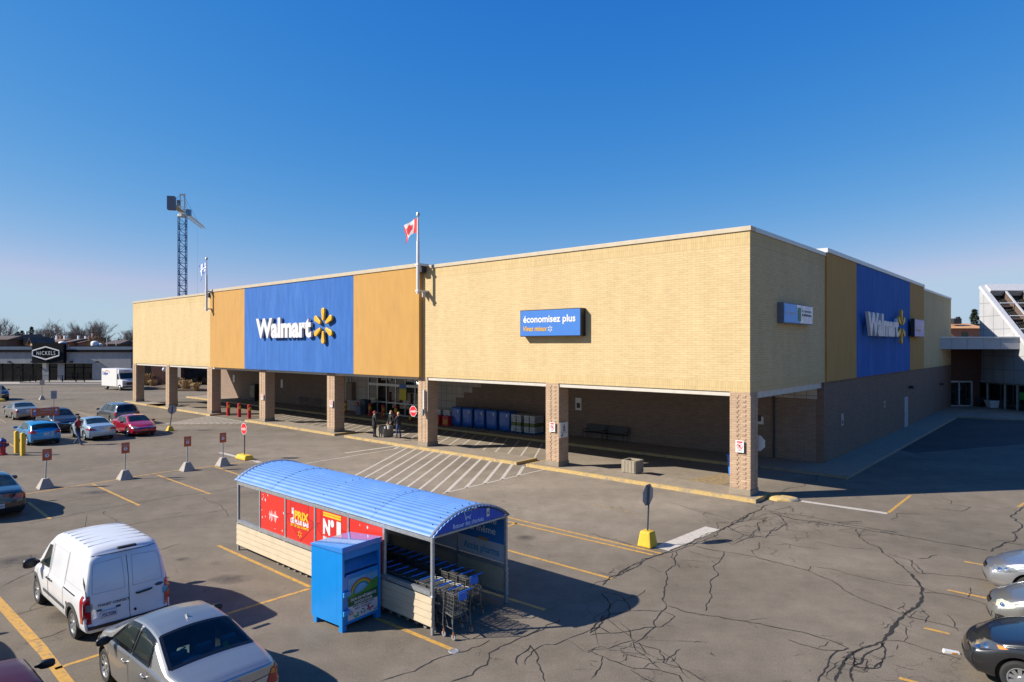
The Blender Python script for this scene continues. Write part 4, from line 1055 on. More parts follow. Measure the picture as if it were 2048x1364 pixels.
# --- white high-roof cargo van
VW = car_paint('van_white', (.56, .565, .58), rough=.4, coat=.5)
def van_dress(s):
    s.patch('windscreen', [(s.top_glass(3.68, 3.02, .05), 'T')], s.glass)
    for v in 'LR':
        s.patch('side_window', [([(2.72, 1.12), (3.36, 1.08), (3.28, 1.22), (2.98, 1.62), (2.78, 1.64)], v)], CGL, .007)
        s.patch('side_window', [([(3.36, 1.08), (3.52, 1.07), (3.30, 1.22)], v)], TRIMB, .007)
        s.patch('side_rail', [([(.62, .98), (1.42, .98), (1.42, 1.01), (.62, 1.01)], v)], TRIMB, .006)
        s.patch('side_moulding', [([(1.36, .52), (3.05, .52), (3.05, .60), (1.36, .60)], v)], TRIMG, .012)
        for ax in s.axles:
            r0, r1 = s.R+s.well-.005, s.R+s.well+.085; P = [(ax+r1*math.cos(R(a)), s.R+r1*math.sin(R(a))) for a in range(-12, 193, 8)] + [(ax+r0*math.cos(R(a)), s.R+r0*math.sin(R(a))) for a in range(192, -13, -8)]
            s.patch('wheel_arch_trim', [(P, v)], TRIMG, .014, step=.07)
        s.patch('fuel_cap', [([(1.18+.05*math.cos(a), .70+.05*math.sin(a)) for a in [k*.63 for k in range(10)]], v)], GAP, .005)
    for sd in (1, -1):
        v = 'L' if sd > 0 else 'R'
        s.patch('taillight', [([(y*sd, z) for y, z in [(.72, .50), (.86, .50), (.86, 1.06), (.74, 1.08)]], 'B'), ([(.14, .52), (.24, .50), (.28, 1.0), (.24, 1.08), (.18, 1.06)], v)], LAMPR, .012, step=.06)
        s.patch('reversing_light', [([(y*sd, z) for y, z in [(.70, .76), (.82, .76), (.82, .90), (.70, .90)]], 'B')], LAMPW, .016, step=.06)
        s.patch('headlight', [([(y*sd, z) for y, z in [(.5, .72), (.84, .74), (.8, 1.0), (.56, .9)]], 'F')], LAMPW, .01)
        s.mirror(3.38, 1.12, sd, BLACKP, .16, .26, .24)
        for x in (2.62, 2.38): s.handle(x, .93, sd, BLACKP)
    z = s.zt(.3)
    ext = [([(.0, .44), (.0, 1.86)], 'B'), ([(-.80, 1.15), (-.76, 1.84), (.76, 1.84), (.80, 1.15)], 'B'), ([(-.8, 1.15), (-.8, .46)], 'B'), ([(.8, 1.15), (.8, .46)], 'B')]
    emb = []
    for a in (-1, 1): emb.append(([(a*.08, 1.10), (a*.70, 1.10), (a*.66, 1.62), (a*.62, 1.70), (a*.1, 1.74), (a*.08, 1.10)], 'B'))
    s.patch('pressed_line', sum([s.strip(P, v, .014) for P, v in emb], []) + sum([s.strip(P, v, .012) for v in 'LR' for P in ([(1.5, 1.70), (2.58, 1.70)], [(1.5, 1.70), (1.5, 1.12)], [(2.58, 1.12), (2.58, 1.70)], [(.35, 1.15), (1.42, 1.15)])], []), pm('pressed_grey', (.36, .37, .40), .5), .004, step=.12)
    s.seams([[(2.66, .36), (2.66, 1.1), (2.74, 1.72)], [(1.46, .46), (1.46, 1.74)], [(3.62, .55), (3.5, 1.06)], [(2.62, .5), (2.62, 1.7)]], ext)
    mb = MB()
    for a in (-.55, -.33, -.11, .11, .33, .55):
        mb.tube([(.55+.0, a, s.zt(.55)-s.crown*.64*(a/.6)**2+.002), (1.2, a, s.zt(1.2)-s.crown*.64*(a/.6)**2+.004), (2.5, a, s.zt(2.5)-s.crown*.64*(a/.6)**2+.002)], .016, 6)
    # cross ribs pressed into the roof
    mb = MB()
    for x in (.75, 1.05, 1.35, 1.65, 1.95, 2.25, 2.5):
        mb.tube([(x, y, s.zt(x)-s.crown*(.8*y/.62)**2-.008) for y in [-.6+.1*k for k in range(13)]], .012, 6)
    mb.build('roof_rib', s.paint, s.root, smooth=60)
    mb = MB(); mb.box((.14, -.19, s.zt(.2)-.015), (.24, .19, s.zt(.2)+.035)); mb.build('brake_light', TRIMB, s.root, bevel=.015)
    mb = MB()
    x = s.bvh.ray_cast(Vector((-3, 0, .43)), Vector((1, 0, 0)))[0].x
    s.patch('bumper_step', [([(-.80, .385), (.80, .385), (.80, .455), (-.80, .455)], 'B')], TRIMB, .016)
    s.patch('bumper_light', [([(.72*a, .30), (.84*a, .30), (.84*a, .345), (.72*a, .345)], 'B') for a in (1, -1)], LAMPR, .012)
    s.plate(.64, 'B', 'FSC9286', .40)
    def lab(txt, y, z, w, h, m, nm):
        hit = s.bvh.ray_cast(Vector((-3, y-w/2, z)), Vector((1, 0, 0)))[0]; t = MB(); t.add(text_mesh(txt, w, h, .002, .015), frame((hit.x-.012, y, z), (0, -1, 0), (0, 0, 1))); t.build(nm, m, s.root)
    lab('TRANSIT CONNECT', .62, .82, .62, .055, TRIMG, 'lettering')
    for y, z, w in ((.58, .745, .09), (.22, .745, .09)):
        s.patch('lamp', [([(y-w/2, z-.02), (y+w/2, z-.02), (y+w/2, z+.02), (y-w/2, z+.02)], 'B')], TRIMB, .014)
    hit = s.bvh.ray_cast(Vector((-3, -.3, .92)), Vector((1, 0, 0)))[0]
    mb = MB(); mb.tube([hit+Vector((-.01, .16, 0)), hit+Vector((-.045, .12, 0)), hit+Vector((-.045, -.12, .02)), hit+Vector((-.01, -.16, .02))], .022, 6); mb.build('rear_handle', BLACKP, s.root, smooth=50)
    s.patch('badge', [([(-.62+.09*math.cos(a), .99+.035*math.sin(a)) for a in [k*.45 for k in range(14)]], 'B')], pm('badge_blue', (.02, .03, .08), .3), .014, step=.05)
    s.patch('lock', [([(-.11+.03*math.cos(a), .58+.03*math.sin(a)) for a in [k*.6 for k in range(10)]], 'B')], GAP, .01, step=.05)
    mb = MB(); mb.tube([(2.75, .1, s.zt(2.75)), (2.6, .1, s.zt(2.7)+.3)], .006, 5); mb.build('antenna', TRIMB, s.root)
van = Car(dict(L=4.58, W=1.795, paint=VW, R=.335, rimr=.22, axles=(.82, 3.73), zb=.30, sm=.05, tum=.17, rr=.16, ledge=.015, dlo=.2, crown=.035, well=.05,
    top=[(0, 1.86), (.10, 1.93), (.4, 1.985), (1.4, 2.01), (2.3, 2.0), (2.75, 1.93), (3.1, 1.72), (3.66, 1.20), (3.85, 1.12), (4.35, 1.0), (4.53, .88), (4.58, .80)],
    belt=[(0, 1.02), (2.6, 1.02), (3.5, 1.0), (4.2, .9), (4.58, .74)], wid=[(0, .96), (.2, .985), (.7, 1), (3.5, 1), (4.1, .96), (4.58, .84)],
    rear=[(.25, .04), (.34, 0), (.45, .0), (.50, .06), (1.0, .10), (1.4, .16), (1.9, .33)], front=[(.2, .1), (.4, .0), (.6, .0), (.85, .08), (1.2, .1)], rampR=.8, rampF=.9, bowR=.05, bowF=.22, spokes=9, dress=van_dress))
park(van, G(145, 1278), (0, 1), HU, 'cargo_van', 'white high-roof cargo van with blank panel sides and plain rear doors', 'van')

# --- silver sedan right behind the van
SILV_P = car_paint('silver_paint', (.355, .35, .34), metal=.8, rough=.34, coat=.5)
CLEAR = None
def clear_glass():
    m, t, b = base_mat('clear_glass'); nt = t.nodes; out = nt['Material Output']
    tr = nn(t, 'ShaderNodeBsdfTransparent'); tr.inputs['Color'].default_value = (.62, .72, .70, 1); gl = nn(t, 'ShaderNodeBsdfGlossy'); gl.inputs['Roughness'].default_value = .02
    fr = nn(t, 'ShaderNodeFresnel'); fr.inputs['IOR'].default_value = 1.5; mx = nn(t, 'ShaderNodeMixShader'); t.links.new(fr.outputs[0], mx.inputs[0]); t.links.new(tr.outputs[0], mx.inputs[1]); t.links.new(gl.outputs[0], mx.inputs[2]); t.links.new(mx.outputs[0], out.inputs['Surface'])
    nt.remove(b); return m
CLEAR = clear_glass()
def inpoly(p, P):
    c = False; j = len(P)-1
    for i in range(len(P)):
        a, b = P[i], P[j]
        if (a[1] > p[1]) != (b[1] > p[1]) and p[0] < (b[0]-a[0])*(p[1]-a[1])/(b[1]-a[1])+a[0]: c = not c
        j = i
    return c
FRIT = pm('black_frit', (.006, .006, .007), .12, var=.05)
def open_glass(s, polys, frit=.028):
    # cut the body behind each pane, and band the pane's edge in black
    bm = bmesh.new(); bm.from_mesh(s.bodyo.data); bmesh.ops.subdivide_edges(bm, edges=[e for e in bm.edges if max(v.co.z for v in e.verts) > s.zbelt(2)-.05], cuts=3, use_grid_fill=True)
    rm = []
    for f in bm.faces:
        c = f.calc_center_median(); n = f.normal
        for P, v in polys:
            if v == 'T' and n.z > .3 and inpoly((c.x, c.y), P): rm.append(f); break
            if v == 'L' and n.y > .4 and inpoly((c.x, c.z), P): rm.append(f); break
            if v == 'R' and n.y < -.4 and inpoly((c.x, c.z), P): rm.append(f); break
    bmesh.ops.delete(bm, geom=rm, context='FACES'); bm.to_mesh(s.bodyo.data); bm.free(); s.bodyo.data.set_sharp_from_angle(angle=R(38))
    for P, v in polys:
        e = []
        for a, b in zip(P, P[1:]+P[:1]):
            if (Vector(a)-Vector(b)).length > .01: e += s.strip([a, b], v, frit*2)
        s.patch('window_trim', e, FRIT, .008, step=.05)
SEATF = pm('seat_fabric', (.16, .19, .21), .9, var=.15, scale=14); CABIN = pm('cabin_trim', (.028, .030, .032), .85, var=.15)
def corolla_extra(s):
    d = s.d; polys = [(s.top_glass(*d['rg'], d['rgi']), 'T'), (s.top_glass(*d['ws']), 'T')] + [(s.side_glass(*w), v) for w in d['win'] for v in 'LR']
    open_glass(s, polys)
    hw = s.W/2-.17
    mb = MB(); mb.box((.95, -hw, .30), (3.55, hw, .34)); mb.box((.95, -hw-.02, .34), (3.5, -hw, .90)); mb.box((.95, hw, .34), (3.5, hw+.02, .90)); mb.box((.86, -hw, .34), (.94, hw, .98)); mb.box((3.3, -hw, .34), (3.5, hw, .93)); mb.build('cabin_lining', CABIN, s.root)
    mb = MB(); mb.box((.60, -hw+.05, .975), (1.28, hw-.05, .99)); mb.build('parcel_shelf', pm('shelf_grey', (.07, .085, .085), .9, var=.1), s.root)
    def rb(nm, a, b, bev=.05): m_ = MB(); m_.box(a, b); return m_.build(nm, SEATF, s.root, bevel=bev)
    rb('seat', (1.30, -hw+.03, .36), (1.85, hw-.03, .56)); rb('backrest', (1.16, -hw+.03, .56), (1.31, hw-.03, 1.02))
    for y in (-.43, 0, .43): rb('headrest', (1.16, y-.14, 1.03), (1.27, y+.14, 1.19), .04)
    for y in (-.36, .36): rb('seat', (2.2, y-.24, .36), (2.75, y+.24, .58)); rb('backrest', (2.05, y-.23, .58), (2.2, y+.23, 1.10)); rb('headrest', (2.03, y-.13, 1.12), (2.13, y+.13, 1.29), .04)
    mb = MB(); mb.tube([(3.05+.02*math.sin(a), .36+.17*math.cos(a), .92+.15*math.sin(a)) for a in [k*math.pi/8 for k in range(17)]], .014, 5); mb.build('steering_wheel', TRIMB, s.root)
    mb = MB(); mb.prism([(-.07, 0), (.07, 0), (.05, .10), (-.03, .12)], (1.1, -.35, .995), (0, 1, 0), (.4, 0, 1), (1, 0, 0), 0, .01); mb.build('yellow_tag', pm('tag_yellow', (.55, .42, .05), .6), s.root)
    mb = MB(); mb.box((.98, .1, .995), (1.15, .4, 1.03)); mb.build('tissue_box', pm('pale_blue_cloth', (.3, .38, .46), .8), s.root)
cor = sedan(SILV_P, 4.54, 1.76, 1.465, glass=CLEAR, d=dict(plate=(.74, 'B', '036 ENS', .02), badge=(0, .90, 'B'), fin=1.95, tail=[(.50, .66), (.66, .62), (.86, .66), (.88, .90), (.66, .88)], tailm=LAMPR, tail2=[(.60, .80), (.70, .78), (.72, .87), (.64, .87)],
    tail_side=[(.10, .68), (.30, .72), (.34, .88), (.12, .92)], extra=corolla_extra, mirm=TRIMB, head2=[(4.08, .70), (4.2, .69), (4.2, .75), (4.1, .76)], rgi=.055,
    seamx=[([(-.62, .98), (-.60, .80), (.60, .80), (.62, .98)], 'B')]), spokes=8)
park(cor, G(209, 1366), (1, 1), HU, 'parked_car', 'silver sedan in the foreground with a yellow tag behind its rear window')
MAR = car_paint('maroon_paint', (.055, .005, .009), metal=.0, rough=.4, coat=.25)
mar = sedan(MAR, d=dict(mirm=TRIMB))
p = G(85, 1330, 1.0)
mar_rz = HU; ca, sa = math.cos(HU), math.sin(HU)
lx, ly = 3.06, -.98
mar.build('parked_car', 'maroon car of which the roof edge and black mirror show at the corner', 'car', (p.x-(lx*ca-ly*sa), p.y-(lx*sa+ly*ca), 0), HU, 'cars parked in the lot')
BLK = car_paint('black_paint', (.012, .013, .016), rough=.2, coat=1)
vw = sedan(BLK, 4.7, 1.83, 1.47, d=dict(tail=[(.40, .72), (.86, .74), (.86, .86), (.5, .87)], plate=(.52, 'B', 'A42 KWE'), badge=(0, .90, 'B'), gtrim=None, seamx=[([(-.7, .30), (.7, .30)], 'B')]))
rc_ = G(53, 1031)
lx, ly = .1, -.85
vw.build('parked_car', 'black sedan seen from behind, cut by the edge beside the orange numbered signs', 'car', (rc_.x-(lx*ca-ly*sa), rc_.y-(lx*sa+ly*ca), 0), HU, 'cars parked in the lot')
BLU_P = car_paint('blue_paint', (.004, .20, .44), metal=.2, rough=.22, coat=1)
park(hatch(BLU_P, d=dict(glass=1)), G(53, 891), (0, 1), HU, 'parked_car', 'bright blue hatchback parked behind two yellow bollards')
ICE = car_paint('ice_blue_paint', (.33, .42, .50), metal=.4, rough=.28)
park(sedan(ICE, 4.6, 1.79, 1.47, d=dict(tail=[(.36, .70), (.86, .72), (.86, .86), (.5, .85)], tail_side=[(.1, .72), (.34, .76), (.3, .86), (.1, .87)], fin=1.9, plate=(.86, 'B'))), G(167.5, 881), (0, 1), HU, 'parked_car', 'pale ice blue sedan with the walking man in front of it')
REDP = car_paint('red_paint', (.36, .008, .03), metal=.25, rough=.22, coat=1)
park(sedan(REDP, 4.6, 1.8, 1.44), G(254.5, 873), (1, -1), HR, 'parked_car', 'bright red sedan with its bonnet towards the crossing')
GRP = car_paint('graphite_paint', (.10, .105, .115), metal=.5, rough=.28)
mv = suv(GRP, 5.1, 1.98, 1.75, zb=.24, top=[(0, 1.02), (.06, 1.15), (.18, 1.35), (.36, 1.66), (.7, 1.73), (2.0, 1.75), (2.9, 1.72), (3.3, 1.62), (4.1, 1.14), (4.3, 1.08), (4.8, .92), (5.04, .8), (5.1, .72)],
    d=dict(win=[(2.55, 3.6, .02, -.5), (1.5, 2.47, .03, .0), (.5, 1.42, .14, .0)], pillar=[(.44, 3.66, .16, -.5, .10, .02, 14)], ws=(4.0, 3.32), rgb=[(-.72, 1.10), (.72, 1.10), (.62, 1.60), (-.62, 1.60)], tail=[(.74, .78), (.93, .8), (.93, 1.08), (.76, 1.05)], mir=(3.5, 1.12), mirm=TRIMB))
park(mv, G(221, 850), (0, 1), HU, 'parked_car', 'graphite minivan seen from behind next to the red sedan', 'minivan')
DGR = car_paint('dark_grey_paint', (.020, .021, .025), metal=.1, rough=.35, coat=.35)
sv = suv(DGR); p = G(134, 866); ca2, sa2 = math.cos(HR), math.sin(HR)
sv.build('parked_car', 'dark grey SUV facing out behind the long orange sign', 'SUV', (p.x-4.72*ca2, p.y-4.72*sa2, 0), HR, 'cars parked in the lot')
BEI = car_paint('pewter_paint', (.24, .22, .20), metal=.55, rough=.3)
park(sedan(BEI, 4.85, 1.82, 1.46, d=dict(tail=[(.62, .66), (.87, .68), (.86, .88), (.66, .88)])), G(25, 840), (0, 1), HU, 'parked_car', 'pewter beige sedan left of the small parking sign, seen from behind')
sv2 = suv(DGR, 4.9, 1.95, 1.78); p = G(18, 801)
sv2.build('parked_car', 'dark SUV farthest left, nose out in front of the restaurant', 'SUV', (p.x-4.9*ca2-.8*sa2*-1, p.y-4.9*sa2+.8*ca2*-1, 0), HR, 'cars parked in the lot')
# --- the three noses on the right
FDG = car_paint('charcoal_paint', (.013, .0135, .015), metal=.2, rough=.25, coat=1)
fw = G(2042, 1396)
fd = hatch(FDG, 4.5, 1.84, 1.48, rim=RIMS, spokes=10, d=dict(head=None, headm=pm('smoked_lamp', (.05, .055, .065), .06, var=.3, scale=9, coat=1), refl=((4.22, .70, .045), (4.08, .74, .04)), head_side=[(3.72, .81), (3.9, .75), (4.1, .69), (4.3, .64), (4.4, .66), (4.34, .73), (4.2, .79), (4.0, .84), (3.8, .855)], head2=[(3.75, .81), (3.88, .775), (3.92, .825), (3.80, .84)], fog=[(.50, .32), (.78, .34), (.78, .56), (.6, .52)]))
park(fd, fw, (1, 1), HU, 'parked_car', 'charcoal car with slanted headlight, nearest of the three on the right')
PRL = car_paint('pearl_paint', (.28, .275, .26), metal=.7, rough=.3)
q = fw + UY*2.85 + UX*.22
HAZY = pm('hazy_lamp', (.42, .44, .34), .25, var=.2, scale=18, coat=.5)
pr = sedan(PRL, 4.8, 1.82, 1.46, d=dict(headm=HAZY, head=None, refl=((4.48, .67, .045),), head_side=[(4.24, .69), (4.36, .64), (4.5, .605), (4.6, .63), (4.6, .69), (4.5, .745), (4.36, .765), (4.26, .75)], sill=[[(4.3, .25), (4.8, .25), (4.8, .48), (4.45, .46)]]))
park(pr, q, (1, 1), HU, 'parked_car', 'pearl beige sedan with clouded headlight between the charcoal and silver cars')
SL2 = car_paint('silver_white_paint', (.42, .43, .45), metal=.8, rough=.32)
q2 = q + UY*2.85 - UX*.35
park(sedan(SL2, 4.75, 1.84, 1.45, d=dict(head=None, refl=((4.36, .68, .05), (4.22, .71, .045)), head_side=[(4.0, .72), (4.15, .66), (4.35, .615), (4.5, .60), (4.54, .66), (4.46, .73), (4.25, .78), (4.05, .79)])), q2, (1, 1), HU, 'parked_car', 'silver sedan farthest of the three noses on the right')
# a dark car standing just outside the frame, whose shadow falls on the thick yellow line
oc = sedan(BLK); p = Vector((-12.9, 12.9, 0)); oc.build('parked_car', 'dark car outside the left edge throwing its shadow on the thick line', 'car', (p.x-2.2*ca, p.y-2.2*sa, 0), HU, 'cars parked in the lot')

# --- white delivery truck by the restaurant
tw_ = G(236, 779)
tr = thing('delivery_truck', 'white step van with blue and red lettering by the restaurant', 'truck', (tw_.x, tw_.y, 0), R(-34), 'vehicles by the restaurant')
TWH = pm('truck_white', (.56, .555, .54), .45, var=.04, dirt=((.4, .38, .34), .62, .85), dscale=1)
mb = MB(); mb.prism([(-2.6, .55), (2.0, .55), (2.0, 3.0), (1.85, 3.1), (-2.5, 3.1), (-2.6, 3.0)], (0, 0, 0), (1, 0, 0), (0, 0, 1), (0, 1, 0), -1.1, 1.1); mb.build('body', TWH, tr, bevel=.04)
mb = MB(); mb.prism([(2.003, .5), (3.5, .5), (3.55, .7), (3.5, 1.45), (2.75, 1.62), (2.40, 2.55), (2.55, 2.62), (2.5, 3.0), (2.003, 3.02)], (0, 0, 0), (1, 0, 0), (0, 0, 1), (0, 1, 0), -1.04, 1.04); cab = mb.build('cab', TWH, tr, bevel=.05)
mb = MB(); e = Vector((2.40-2.75, 0, 2.55-1.62)); nrm = Vector((e.z, 0, -e.x)).normalized()*.012
a = Vector((2.75, 0, 1.62))+e*.06+nrm; b = Vector((2.75, 0, 1.62))+e*.95+nrm
mb.quad(a+Vector((0, -.92, 0)), a+Vector((0, .92, 0)), b+Vector((0, .88, 0)), b+Vector((0, -.88, 0))); mb.build('windscreen', CGL2, cab)
for sd in (-1, 1):
    mb = MB(); mb.prism([(2.05, 1.6), (2.62, 1.6), (2.36, 2.4), (2.05, 2.4)], (0, sd*1.043, 0), (1, 0, 0), (0, 0, 1), (0, sd, 0), 0, .006); mb.build('side_window', CGL2, cab)
    mb = MB(); mb.box((3.52, sd*.6, .85), (3.57, sd*.9, 1.1)); mb.build('headlight', LAMPW, cab)
    for x in (-1.3, 2.75):
        mb = MB(); mb.lathe([(.0, -.14), (.24, -.14), (.42, -.13), (.44, 0), (.42, .13), (.24, .14), (0, .14)], 20, 'y'); wo = mb.build('wheel', TYRE, tr, smooth=40); wo.location = (x, sd*.95, .44)
        mb = MB(); mb.lathe([(0, sd*.15), (.2, sd*.152), (.22, sd*.14)], 14, 'y'); mb.build('rim', RIMS, wo)
mb = MB(); mb.box((3.515, -.5, .78), (3.56, .5, 1.2)); mb.build('grille', TRIMB, cab)
mb = MB(); mb.box((3.45, -1.05, .4), (3.7, 1.05, .62)); mb.build('bumper', TRIMB, tr)
t = MB(); t.add(text_mesh('Canpar', 1.75, .62, .004, .02), frame((-2.3, -1.108, 2.05), (1, 0, 0), (0, 0, 1))); t.build('lettering', pm('logo_blue', (.02, .04, .28), .5), tr)
t = MB(); P = [(-.9+1.0*math.cos(R(a)), 2.12+.72*math.sin(R(a))) for a in range(30, 135, 8)]; Q = [(-.9+1.0*math.cos(R(a)), 2.05+.70*math.sin(R(a))) for a in range(134, 29, -8)]
t.prism(P+Q, (0, -1.105, 0), (1, 0, 0), (0, 0, 1), (0, -1, 0), 0, .008); t.build('swoosh', RED, tr)
t = MB(); t.add(text_mesh('Canpar', .8, .16, .004, .02, align='CENTER'), frame((2.56, 0, 2.72), (0, 1, 0), (0, 0, 1))); t.build('lettering', pm('logo_blue', (.02, .04, .28), .5), tr)
# ================================================================== CART SHELTER, CARTS, DONATION BIN
ROOFB = pm('blue_roof_sheet', (.085, .20, .46), .5, metal=.0, var=.1, scale=2.5, dirt=((.15, .28, .52), .56, .85), dscale=1.5)
SIDING = pm('beige_siding', (.47, .39, .27), .6, var=.07, scale=3, dirt=((.38, .31, .21), .56, .85), dscale=2)
REDB = pm('red_board', (.56, .022, .012), .5, var=.05, scale=3); REDD = pm('dark_red_print', (.30, .006, .006), .5)
YELB = pm('yellow_print', (.66, .40, .015), .5, var=.03); WHB = pm('white_print', (.60, .60, .60), .5, var=.04)
GREYB = pm('grey_board', (.34, .36, .40), .6, var=.06); GABLE = pm('gable_blue', (.012, .075, .46), .45, var=.12, scale=5)
P0 = G(865, 1270); WD, LN, EV = 2.43, 9.08, 2.16
cs = thing('cart_shelter', 'cart return shelter with blue corrugated barrel roof and red price boards', 'cart shelter', P0, BROT)
BX = [0, -1.71, -3.16, -4.70, -6.23, -7.70, -9.08]
arc = lambda t: (lerp(-.06, WD+.06, t), EV+.02 + .44*(1-(2*t-1)**2)**.85)
N = 23*6; up = []
for k in range(N+1):
    t = k/N; y, z = arc(t); up.append((y, z + .009*math.sin(2*math.pi*23*t)))
mb = MB(); secs = [.10, -2.2, -4.72, -7.0, -9.2]
for a, b in zip(secs, secs[1:]):
    o = .006 if secs.index(a) % 2 else 0
    for (y0, z0), (y1, z1) in zip(up, up[1:]):
        mb.quad((a, y0, z0+o), (b-.05, y0, z0+o), (b-.05, y1, z1+o), (a, y1, z1+o))
mb.build('roof', ROOFB, cs, smooth=70)
mb = MB()
for x in (-.2, -2.3, -4.6, -7, -8.9):
    for k in range(1, 11):
        y, z = arc(k/11+.004); mb.box((x-.009, y-.009, z), (x+.009, y+.009, z+.028))
mb.build('roof_screws', DARK, cs)
for x in BX:
    for y in (0, WD):
        if y and x not in (0, BX[-1], BX[3], BX[1]): continue
        w_ = .034; mb = MB(); mb.box((x-w_, y-w_, 0 if x in (0, BX[-1]) else .17), (x+w_, y+w_, EV)); mb.build('post', STEEL, cs, bevel=.006)
mb = MB()
for y in (0, WD):
    mb.box((BX[-1]+.036, y-.03, EV-.10), (-.036, y+.03, EV-.003)); mb.box((BX[-1]+.036, y-.045, .86), (-.036, y+.045, .965)); mb.box((BX[-1]+.036, y-.03, .17), (-.036, y+.03, .215))
    for x in BX: mb.box((x-.05, y-.06, .84), (x+.05, y+.06, .855))
mb.build('rail', STEEL, cs)
def clad(y, name='siding'):
    mb = MB(); n = 4; z0, z1 = .19, .838
    sg = 1 if y > 1 else -1
    for k in range(n):
        a, b = lerp(z0, z1, k/n), lerp(z0, z1, (k+1)/n)
        mb.prism([(0, a), (.010, a), (.026, a+.010), (.026, a+.026), (.012, b-.003), (0, b-.003)], (0, y+sg*.037, 0), (0, sg, 0), (0, 0, 1), (1, 0, 0), BX[-1]-.03, .03)
    return mb.build(name, SIDING, cs)
clad(.0); clad(WD)
# red boards on the car-park side
ZB0, ZB1 = .975, EV-.105
def boards():
    for i in range(1, 5):
        a, b = BX[i+1]+.04, BX[i]-.04
        mb = MB(); mb.box((a, -.012, ZB0), (b, .012, ZB1)); bd = mb.build('price_board' if i in (2, 3) else 'blank_board', REDB, cs)
        w_ = b-a; hb = ZB1-ZB0
        def put(txt, u, v, w, h, m, bold=.03, rot=0):
            t = MB(); fr = FRONT(a+u*w_, ZB0+v*hb, -.016)
            if rot: fr = fr @ Matrix.Rotation(rot, 4, 'Z')
            t.add(text_mesh(txt, w*w_, h*hb, .002, bold), fr); t.build('lettering', m, bd)
        def arrow(dx):
            t = MB(); L_ = [(.16, 1), (.16, .66), (.03, .62), (.06, .50), (.52, .03), (.97, .50), (.96, .62), (.80, .66), (.80, 1)]
            for p, q in zip(L_, L_[1:]):
                p, q = Vector((a+p[0]*w_, -.014, ZB0+p[1]*hb)), Vector((a+q[0]*w_, -.014, ZB0+q[1]*hb)); d = (q-p).normalized(); s_ = Vector((-d.z, 0, d.x))*.012
                t.quad(p-s_, q-s_, q+s_, p+s_)
            t.build('arrow_outline', REDD, bd, fix=False)
        def arrowfill():
            t = MB(); t.quad(*[(a+u*w_, -.0135, ZB0+v*hb) for u, v in [(.16, .995), (.80, .995), (.80, .66), (.96, .62), (.97, .5), (.52, .03), (.06, .5), (.03, .62), (.16, .66)]]); t.build('arrow', pm('mid_red_print', (.50, .014, .010), .5), bd, fix=False)
        if i == 3:
            arrowfill(); arrow(0); put('LE', .285, .505, .24, .10, WHB, .05, math.pi/2); put('PRIX', .31, .56, .50, .215, YELB, .05); put('LE PLUS BAS', .17, .43, .64, .115, WHB, .05); put('EST CE QUI COMPTE', .17, .34, .64, .07, YELB, .04)
            t = MB()
            for k in range(6): t.prism(petal_poly(.035, .105, .035, math.pi/2+k*math.pi/3), (a+.5*w_, -.016, ZB0+.2*hb), (1, 0, 0), (0, 0, 1), (0, -1, 0), 0, .004)
            t.build('spark_mark', YELB, bd)
        if i == 2:
            arrowfill(); arrow(0); put('N°', .24, .42, .35, .40, WHB, .05); put('1', .67, .42, .13, .40, WHB, .05); put('EN MATIÈRE', .24, .29, .56, .10, WHB, .04); put("D'ÉCONOMIES", .24, .18, .56, .09, YELB, .04)
            t = MB()
            for v in (.86, .92): t.box((a+.24*w_, -.017, ZB0+v*hb), (a+.80*w_, -.0125, ZB0+(v+.045)*hb))
            t.build('print_strip', YELB, bd)
        if i in (1, 4):
            t = MB(); rr = random.Random(3+i)
            spots = [(.1, .93), (.12, .86), (.07, .8), (.3, .95), (.2, .8), (.05, .5), (.07, .3), (.2, .35), (.6, .1), (.9, .12), (.95, .6)] if i == 4 else [(.32, .9), (.55, .9)]
            for u, v in spots:
                c = Vector((a+u*w_, -.0145, ZB0+v*hb)); r = rr.uniform(.012, .03)
                t.quad(*[c+Vector((r*rr.uniform(.5, 1.2)*math.cos(k), 0, r*rr.uniform(.8, 2)*math.sin(k))) for k in [2*math.pi*j/7 for j in range(7)]])
            if i == 4:
                for k in range(9):
                    x = a+(.38+.035*k)*w_; z = ZB0+.44*hb; h0, h1 = rr.uniform(.03, .2), rr.uniform(.05, .16); w2 = rr.uniform(.006, .016)
                    t.quad((x-w2, -.0145, z-h0), (x+w2, -.0145, z-h0*.8), (x+w2*.7, -.0145, z+h1), (x-w2*.6, -.0145, z+h1*.9))
                z = ZB0+.44*hb; t.quad((a+.33*w_, -.0147, z+.02), (a+.5*w_, -.0147, z-.01), (a+.74*w_, -.0147, z-.015), (a+.72*w_, -.0147, z+.02), (a+.5*w_, -.0147, z+.025))
            t.build('scuffs', WHB, bd, fix=False)
boards()
